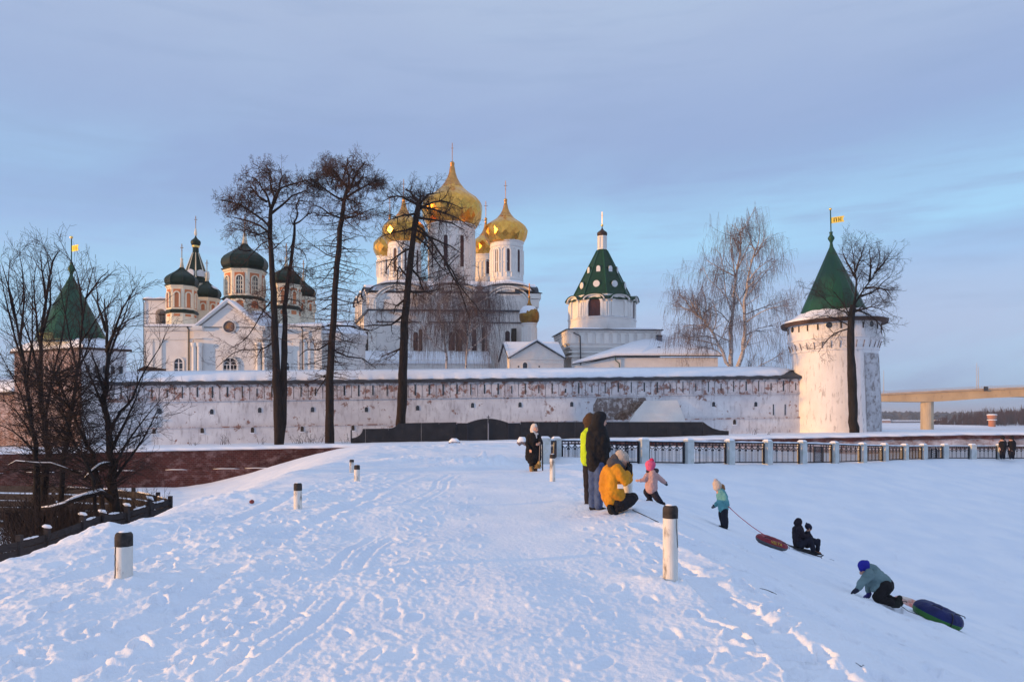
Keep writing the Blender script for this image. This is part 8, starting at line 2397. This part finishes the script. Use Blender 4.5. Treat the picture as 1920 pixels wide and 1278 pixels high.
    blob('body', hd+[[J(1659, 1096, Y, .11, .04), J(1645, 1085, Y, .10), J(1633, 1077, Y, .10), J(1626, 1070, Y, .05)], [J(1658, 1100, Y, .065, -.1), J(1648, 1117, Y, .045, -.12), J(1672, 1129, Y, .038, -.12)], [J(1660, 1098, Y, .065, .12), J(1655, 1115, Y, .045, .14), J(1678, 1127, Y, .038, .14)],
        [J(1629, 1078, Y, .05, -.12), J(1614, 1094, Y, .036, -.16), J(1606, 1106, Y, .028, -.16)], [J(1632, 1080, Y, .05, .12), J(1628, 1098, Y, .036, .14), J(1629, 1114, Y, .028, .12)]], M['skin'], p, .010, 2)
    eyes(q, p)
    blob('jacket', [[J(1656, 1090, Y, .128), J(1647, 1085, Y, .135), J(1637, 1079, Y, .13), J(1629, 1074, Y, .09)], [J(1650, 1094, Y, .12), J(1640, 1092, Y, .11)], [J(1637, 1104, Y, .045, -.08), J(1644, 1097, Y, .08, -.06)],
        [J(1630, 1076, Y, .080, -.1), J(1615, 1093, Y, .062, -.16), J(1609, 1102, Y, .048, -.16)], [J(1633, 1079, Y, .075, .1), J(1628, 1097, Y, .058, .14), J(1629, 1109, Y, .046, .12)],
        [J(1628, 1065, Y, .085), J(1637, 1065, Y, .075), J(1642, 1069, Y, .06)]], cloth('grey_green_jacket', (.17,.25,.26), (.12,.19,.20), .8, .5, 10), p, .011)
    blob('hat', [[J(1619.5, 1060, Y, .094), J(1621, 1062, Y, .095)], [J(1615, 1056, Y, .045)], [J(1625, 1054.5, Y, .045)], [J(1614, 1066, Y, .035, -.06), J(1614.5, 1069, Y, .02, -.06)]], cloth('royal_blue_hat', (.03,.03,.42), (.02,.02,.30), bump=.8, bs=60), p, .010, 1)
    gl = cloth('navy_gloves', (.02,.022,.045))
    w = J(1607, 1105, Y, .03, -.16)
    blob('glove', [[w[:3]+(.042,), J(1602, 1108.5, Y, .036, -.16)]]+hand(w, (-1, .1, -.45), (0, 1, 0), .85), gl, p, .009, 1)
    w = J(1629.5, 1112, Y, .03, .12)
    blob('glove', [[w[:3]+(.042,), J(1628, 1117, Y, .036, .12)]]+hand(J(1629, 1114, Y, .03, .12), (-.9, .1, -.4), (0, 1, 0), .85), cloth('violet_gloves', (.05,.04,.22)), p, .009, 1)
    blob('trousers', [[J(1661, 1096, Y, .125), J(1657, 1100, Y, .125)], [J(1660, 1100, Y, .115, -.1), J(1645, 1119, Y, .080, -.12), J(1656, 1124, Y, .068, -.12), J(1672, 1130, Y, .065, -.12)], [J(1662, 1099, Y, .115, .12), J(1652, 1116, Y, .080, .14), J(1678, 1126, Y, .065, .14)]], cloth('black_snow_trousers', (.012,.010,.012)), p, .012)
    for x, y, dy in ((1679, 1131.5, -.12), (1684, 1128, .14)):
        blob('boot', [[J(x-2, y, Y, .058, dy), J(x+3, y-8, Y, .045, dy)], [J(x-4, y+1, Y, .056, dy), J(x+4, y+2, Y, .05, dy)]], cloth('black_quilted_boots', (.016,.018,.016), bump=1, bs=40), p, .011)
    # two tubes being dragged
    Yb = rest(1759, 1152.5, .155, 11, 14)
    tube_ring('snow_tube', 'large snow tube with a blue cover and green underside at the right of the slope', 1758.5, 1152.5, Yb, .41*Yb/13.3, .165*Yb/13.3, 21, cloth('blue_cover', (.006,.012,.10), (.005,.009,.07), .55), cloth('green_under', (.035,.16,.03), (.03,.12,.025), .5), strap=True, az=6)
    Yw = rest(1702, 1130, .07, 12.5, 16)
    tube_ring('snow_tube', 'pale snow tube with a red stripe just behind the crawling child', 1702, 1130, Yw, .24, .065, 12, cloth('red_white_cover', (.60,.18,.14), (.70,.62,.55), .5), cloth('pale_under', (.50,.50,.48), None, .6), az=8)
    m = MB(); a = P(1684, 1131, Y+.0); b = P(1722, 1152, Yb-.3)
    m.tube([a, a.lerp(b, .5)+Vector((0, 0, -.03)), b], .006, 6)
    tag(m.build('tow_strap', cloth('grey_strap', (.12,.13,.15)), loc=tuple(a)), 'grey tow strap lying on the snow between crawling child and blue tube', 'strap')
def woman_black():
    Y = 26.4
    p = thing('person', 'woman in a long black fur coat and white headscarf standing by the railing', 'person', P(1000, 885, Y), )
    hd, q = head(1004, 804, Y, .100, (.62, -.78, -.05))
    blob('body', hd+[[J(998, 862, Y, .14), J(1000, 835, Y, .13), J(1001, 818, Y, .13), J(1002, 811, Y, .06)], [J(996, 860, Y, .08), J(995.5, 873, Y, .055), J(996, 881, Y, .045)], [J(1003, 860, Y, .08), J(1003.5, 874, Y, .055), J(1004, 883, Y, .045)],
        [J(991, 819, Y, .055), J(988.5, 833, Y, .045, -.1), J(993, 843, Y, .03, -.22)], [J(1010, 818, Y, .055), J(1014, 829, Y, .045, -.12), J(1011, 830, Y, .03, -.26)]]+hand(J(993, 843, Y, .03, -.22), (.5, -.5, -.4), (0, 0, 1))+hand(J(1011, 831, Y, .03, -.27), (-.5, -.6, -.2), (0, 0, 1)), M['skin'], p, .010, 2)
    eyes(q, p)
    fur = cloth('black_fur_coat', (.008,.008,.010), (.016,.015,.018), .95, 1.0, 45)
    blob('coat', [[J(999, 858, Y, .24), J(1000, 842, Y, .225), J(1000, 826, Y, .205), J(1000, 817, Y, .16), J(1001, 812, Y, .10)], [J(993, 857, Y, .16), J(995, 820, Y, .13)], [J(1007, 857, Y, .16), J(1007, 820, Y, .14)],
        [J(992, 818, Y, .095), J(989, 832, Y, .088, -.1), J(992, 841, Y, .065, -.2)], [J(1009, 817, Y, .09), J(1013.5, 829, Y, .085, -.12), J(1011.5, 831, Y, .06, -.22)]], fur, p, .016, 1)
    blob('headscarf', [[J(1001.5, 799.5, Y, .115, .05), J(999.8, 806, Y, .115, .05), J(1001, 812, Y, .09, .0)], [J(1000, 810, Y, .07, -.03), J(1003.5, 814.5, Y, .055, -.08), J(1007.5, 813, Y, .04, -.07)], [J(1003, 797.5, Y, .075, .0)], [J(1004.5, 816.5, Y, .05, -.10), J(1005.5, 820, Y, .035, -.13)]], cloth('white_headscarf', (.68,.60,.55)), p, .012)
    blob('stockings', [[J(996, 862, Y, .08), J(995.5, 872, Y, .065), J(996, 877, Y, .06)], [J(1003, 862, Y, .08), J(1003.5, 874, Y, .062), J(1004, 879, Y, .055)]], cloth('black_trousers', (.016,.014,.018)), p, .013)
    for x, y, mt in ((996, 880, cloth('tan_felt_boots', (.36,.22,.09))), (1003.8, 882.5, cloth('dark_felt_boots', (.10,.06,.04)))):
        blob('boot', [[J(x, y-5, Y, .075), J(x, y, Y, .07), J(x+1.5, y+2, Y, .065, -.12)]], mt, p, .013)
    b = thing('broom', 'straw broom with a wooden handle held upright by the woman in black', 'broom', P(1011, 878, Y-.25))
    m = MB(); m.tube([P(1012.5, 828, Y-.28), P(1011, 866, Y-.25)], .014, 6); m.build('handle', mat('pale_stick', (.30,.22,.17), None, rough=.8), b)
    T = Tree(5); rng = T.rng; a = P(1011, 864, Y-.25)
    for k in range(120):
        an = rng.uniform(0, 6.28); r_ = rng.uniform(0, .13); e = a+Vector((math.cos(an)*r_-.04, math.sin(an)*r_*.6, -rng.uniform(.15, .27))); T.seg.append((a.x, a.y, a.z, e.x, e.y, e.z, .010, .007))
    mesh_segs(T.seg, 'bristles', cloth('straw', (.42,.27,.10)), b)
    m = MB(); m.ball(P(1011, 868, Y-.25), .065, 10, 8, 1.2); m.build('binding', cloth('straw', (.42,.27,.10)), b, smooth=True)
    m = MB(); m.tube([P(1017, 829, Y-.1), P(1017.5, 888, Y-.1)], .022, 8); tag(m.build('iron_stake', M['iron'], loc=tuple(P(1017.5, 888, Y-.1))), 'thin dark iron stake standing beside the straw broom', 'stake')
    m = MB(); m.tube([P(1038.5, 829, 30.5), P(1037, 866, 30.0)], .022, 8); tag(m.build('wooden_stick', cloth('light_stick', (.50,.32,.14)), loc=tuple(P(1037, 866, 30.0))), 'pale wooden stick leaning against the first white railing post', 'stick')
def far_pair():
    for px, lab, dx in ((1880, 'leftmost of the two dark-clothed people standing by the far end of the railing', -1), (1897, 'rightmost of the two dark-clothed people standing by the far end of the railing', 1)):
        Y = 50.4; top = 815 if dx < 0 else 816
        p = thing('person', lab, 'person', P(px, 861, Y), 'people at the far railing')
        hd, q = head(px, 820.5, Y, .10, (.1*dx, .98, -.05))
        c2 = lambda x, y, r, dy=0: J(px+x, y, Y, r, dy)
        blob('body', hd+[[c2(-1, 842, .15), c2(-1, 827, .15), c2(0, 824, .06)], [c2(-2.6, 842, .09), c2(-2.8, 859, .05)], [c2(2.2, 842, .09), c2(2.4, 859, .05)], [c2(-6, 828, .05), c2(-6.5, 837, .045), c2(-4.5, 843, .035, -.1)], [c2(5.5, 828, .05), c2(6.5, 837, .045), c2(4.5, 843, .035, -.1)]], M['skin'], p, .016, 2)
        blob('coat', [[c2(0, 840, .21), c2(-1, 830, .20), c2(0, 825.5, .12)], [c2(2, 840, .18), c2(2, 829, .17)], [c2(-4.6, 829, .10), c2(-5.6, 837, .09), c2(-4, 841, .075)], [c2(4.6, 829, .10), c2(5.6, 837, .09), c2(4, 841, .075)]], cloth('far_black_coat', (.010,.010,.014)), p, .02)
        blob('hat' if dx > 0 else 'hood', [[c2(0, 819.5, .135), c2(0, 821.5, .13)], [c2(-.5 if dx < 0 else 0, 817.5, .08)]], cloth('far_black_hat', (.012,.011,.014)), p, .02)
        blob('trousers', [[c2(-2.6, 843, .12), c2(-2.8, 858, .085)], [c2(2.4, 843, .12), c2(2.6, 858, .085)]], cloth('far_navy_trousers', (.014,.014,.022)), p, .02)
man_hivis(); man_jeans(); woman_crouching(); child_pink(); sledging(); woman_black(); far_pair()

# a crumpled scrap lying on the left bank, and the bent cord on the snow by the grey bollard
def scraps():
    Y = hit(472, 943, 8, 40); c = P(472, 942, Y)
    rng = random.Random(7); m = MB(); vs = []; n = 8
    for i in range(5):
        for j in range(n):
            a = 2*math.pi*j/n; r = .042*math.sin(math.pi*(i+.5)/5)*rng.uniform(.7, 1.3); vs.append((c.x+r*math.cos(a)*1.2, c.y+r*math.sin(a), c.z+.04*math.cos(math.pi*(i+.5)/5)*-1*rng.uniform(.7, 1.2)+.02))
    m.add(vs, [(i*n+j, i*n+(j+1) % n, (i+1)*n+(j+1) % n, (i+1)*n+j) for i in range(4) for j in range(n)]+[tuple(range(n-1, -1, -1)), tuple(4*n+j for j in range(n))])
    tag(m.build('crumpled_wrapper', mat('red_brown_wrapper', (.30,.06,.06), (.12,.04,.03), 30, .6), loc=tuple(c)), 'small crumpled red-brown wrapper lying on the sunlit left snow bank', 'litter')
    pts = []
    for px, py in ((1186, 956), (1197, 961), (1212, 968), (1226, 975), (1235, 979)):
        Y = hit(px, py, 8, 30); q = P(px, py, Y); q.z = H(q.x, q.y)+.006; pts.append(q)
    m = MB(); m.tube(pts, .007, 5)
    tag(m.build('cable', M['iron'], loc=tuple(pts[0])), 'thin dark cable on the snow running from the grey-white bollard towards the nearest bollard', 'cable')
    for px, py, l, lab in ((1440, 1108, .10, 'longest dead twig lying on the snow slope right of the nearest bollard'), (1560, 1049, .07, 'short dead twig lying just downhill of the sledge'), (1620, 1250, .05, 'tiny dead twig on the snow below the crawling child')):
        Y = hit(px, py, 4, 40); c = P(px, py, Y)
        rng = random.Random(px); m = MB(); pts = []
        for i in range(5):
            x = c.x+l*(i/4-.5)*1.6; y = c.y+rng.uniform(-.03, .03)-l*(i/4-.5)*.6; pts.append((x, y, H(x, y)+.004))
        m.tube(pts, [.002, .005, .004, .005, .002], 5)
        tag(m.build('dead_twig', M['twig_dark'], loc=tuple(c)), lab, 'twig')
scraps()

# ---------------------------------------------------------------- thin winter haze over the river
def haze():
    m = bpy.data.materials.new('haze_air'); m.use_nodes = True
    nt = m.node_tree; nt.nodes.clear()
    out = nt.nodes.new('ShaderNodeOutputMaterial'); v = nt.nodes.new('ShaderNodeVolumePrincipled')
    v.inputs['Color'].default_value = (.80, .88, 1.0, 1); v.inputs['Density'].default_value = .00024; v.inputs['Anisotropy'].default_value = 0.1
    nt.links.new(v.outputs[0], out.inputs['Volume'])
    mb = MB(); mb.box(-7700, 7700, -7700, 7700, -12, 62)
    tag(mb.build('haze', m), kind='stuff')
haze()
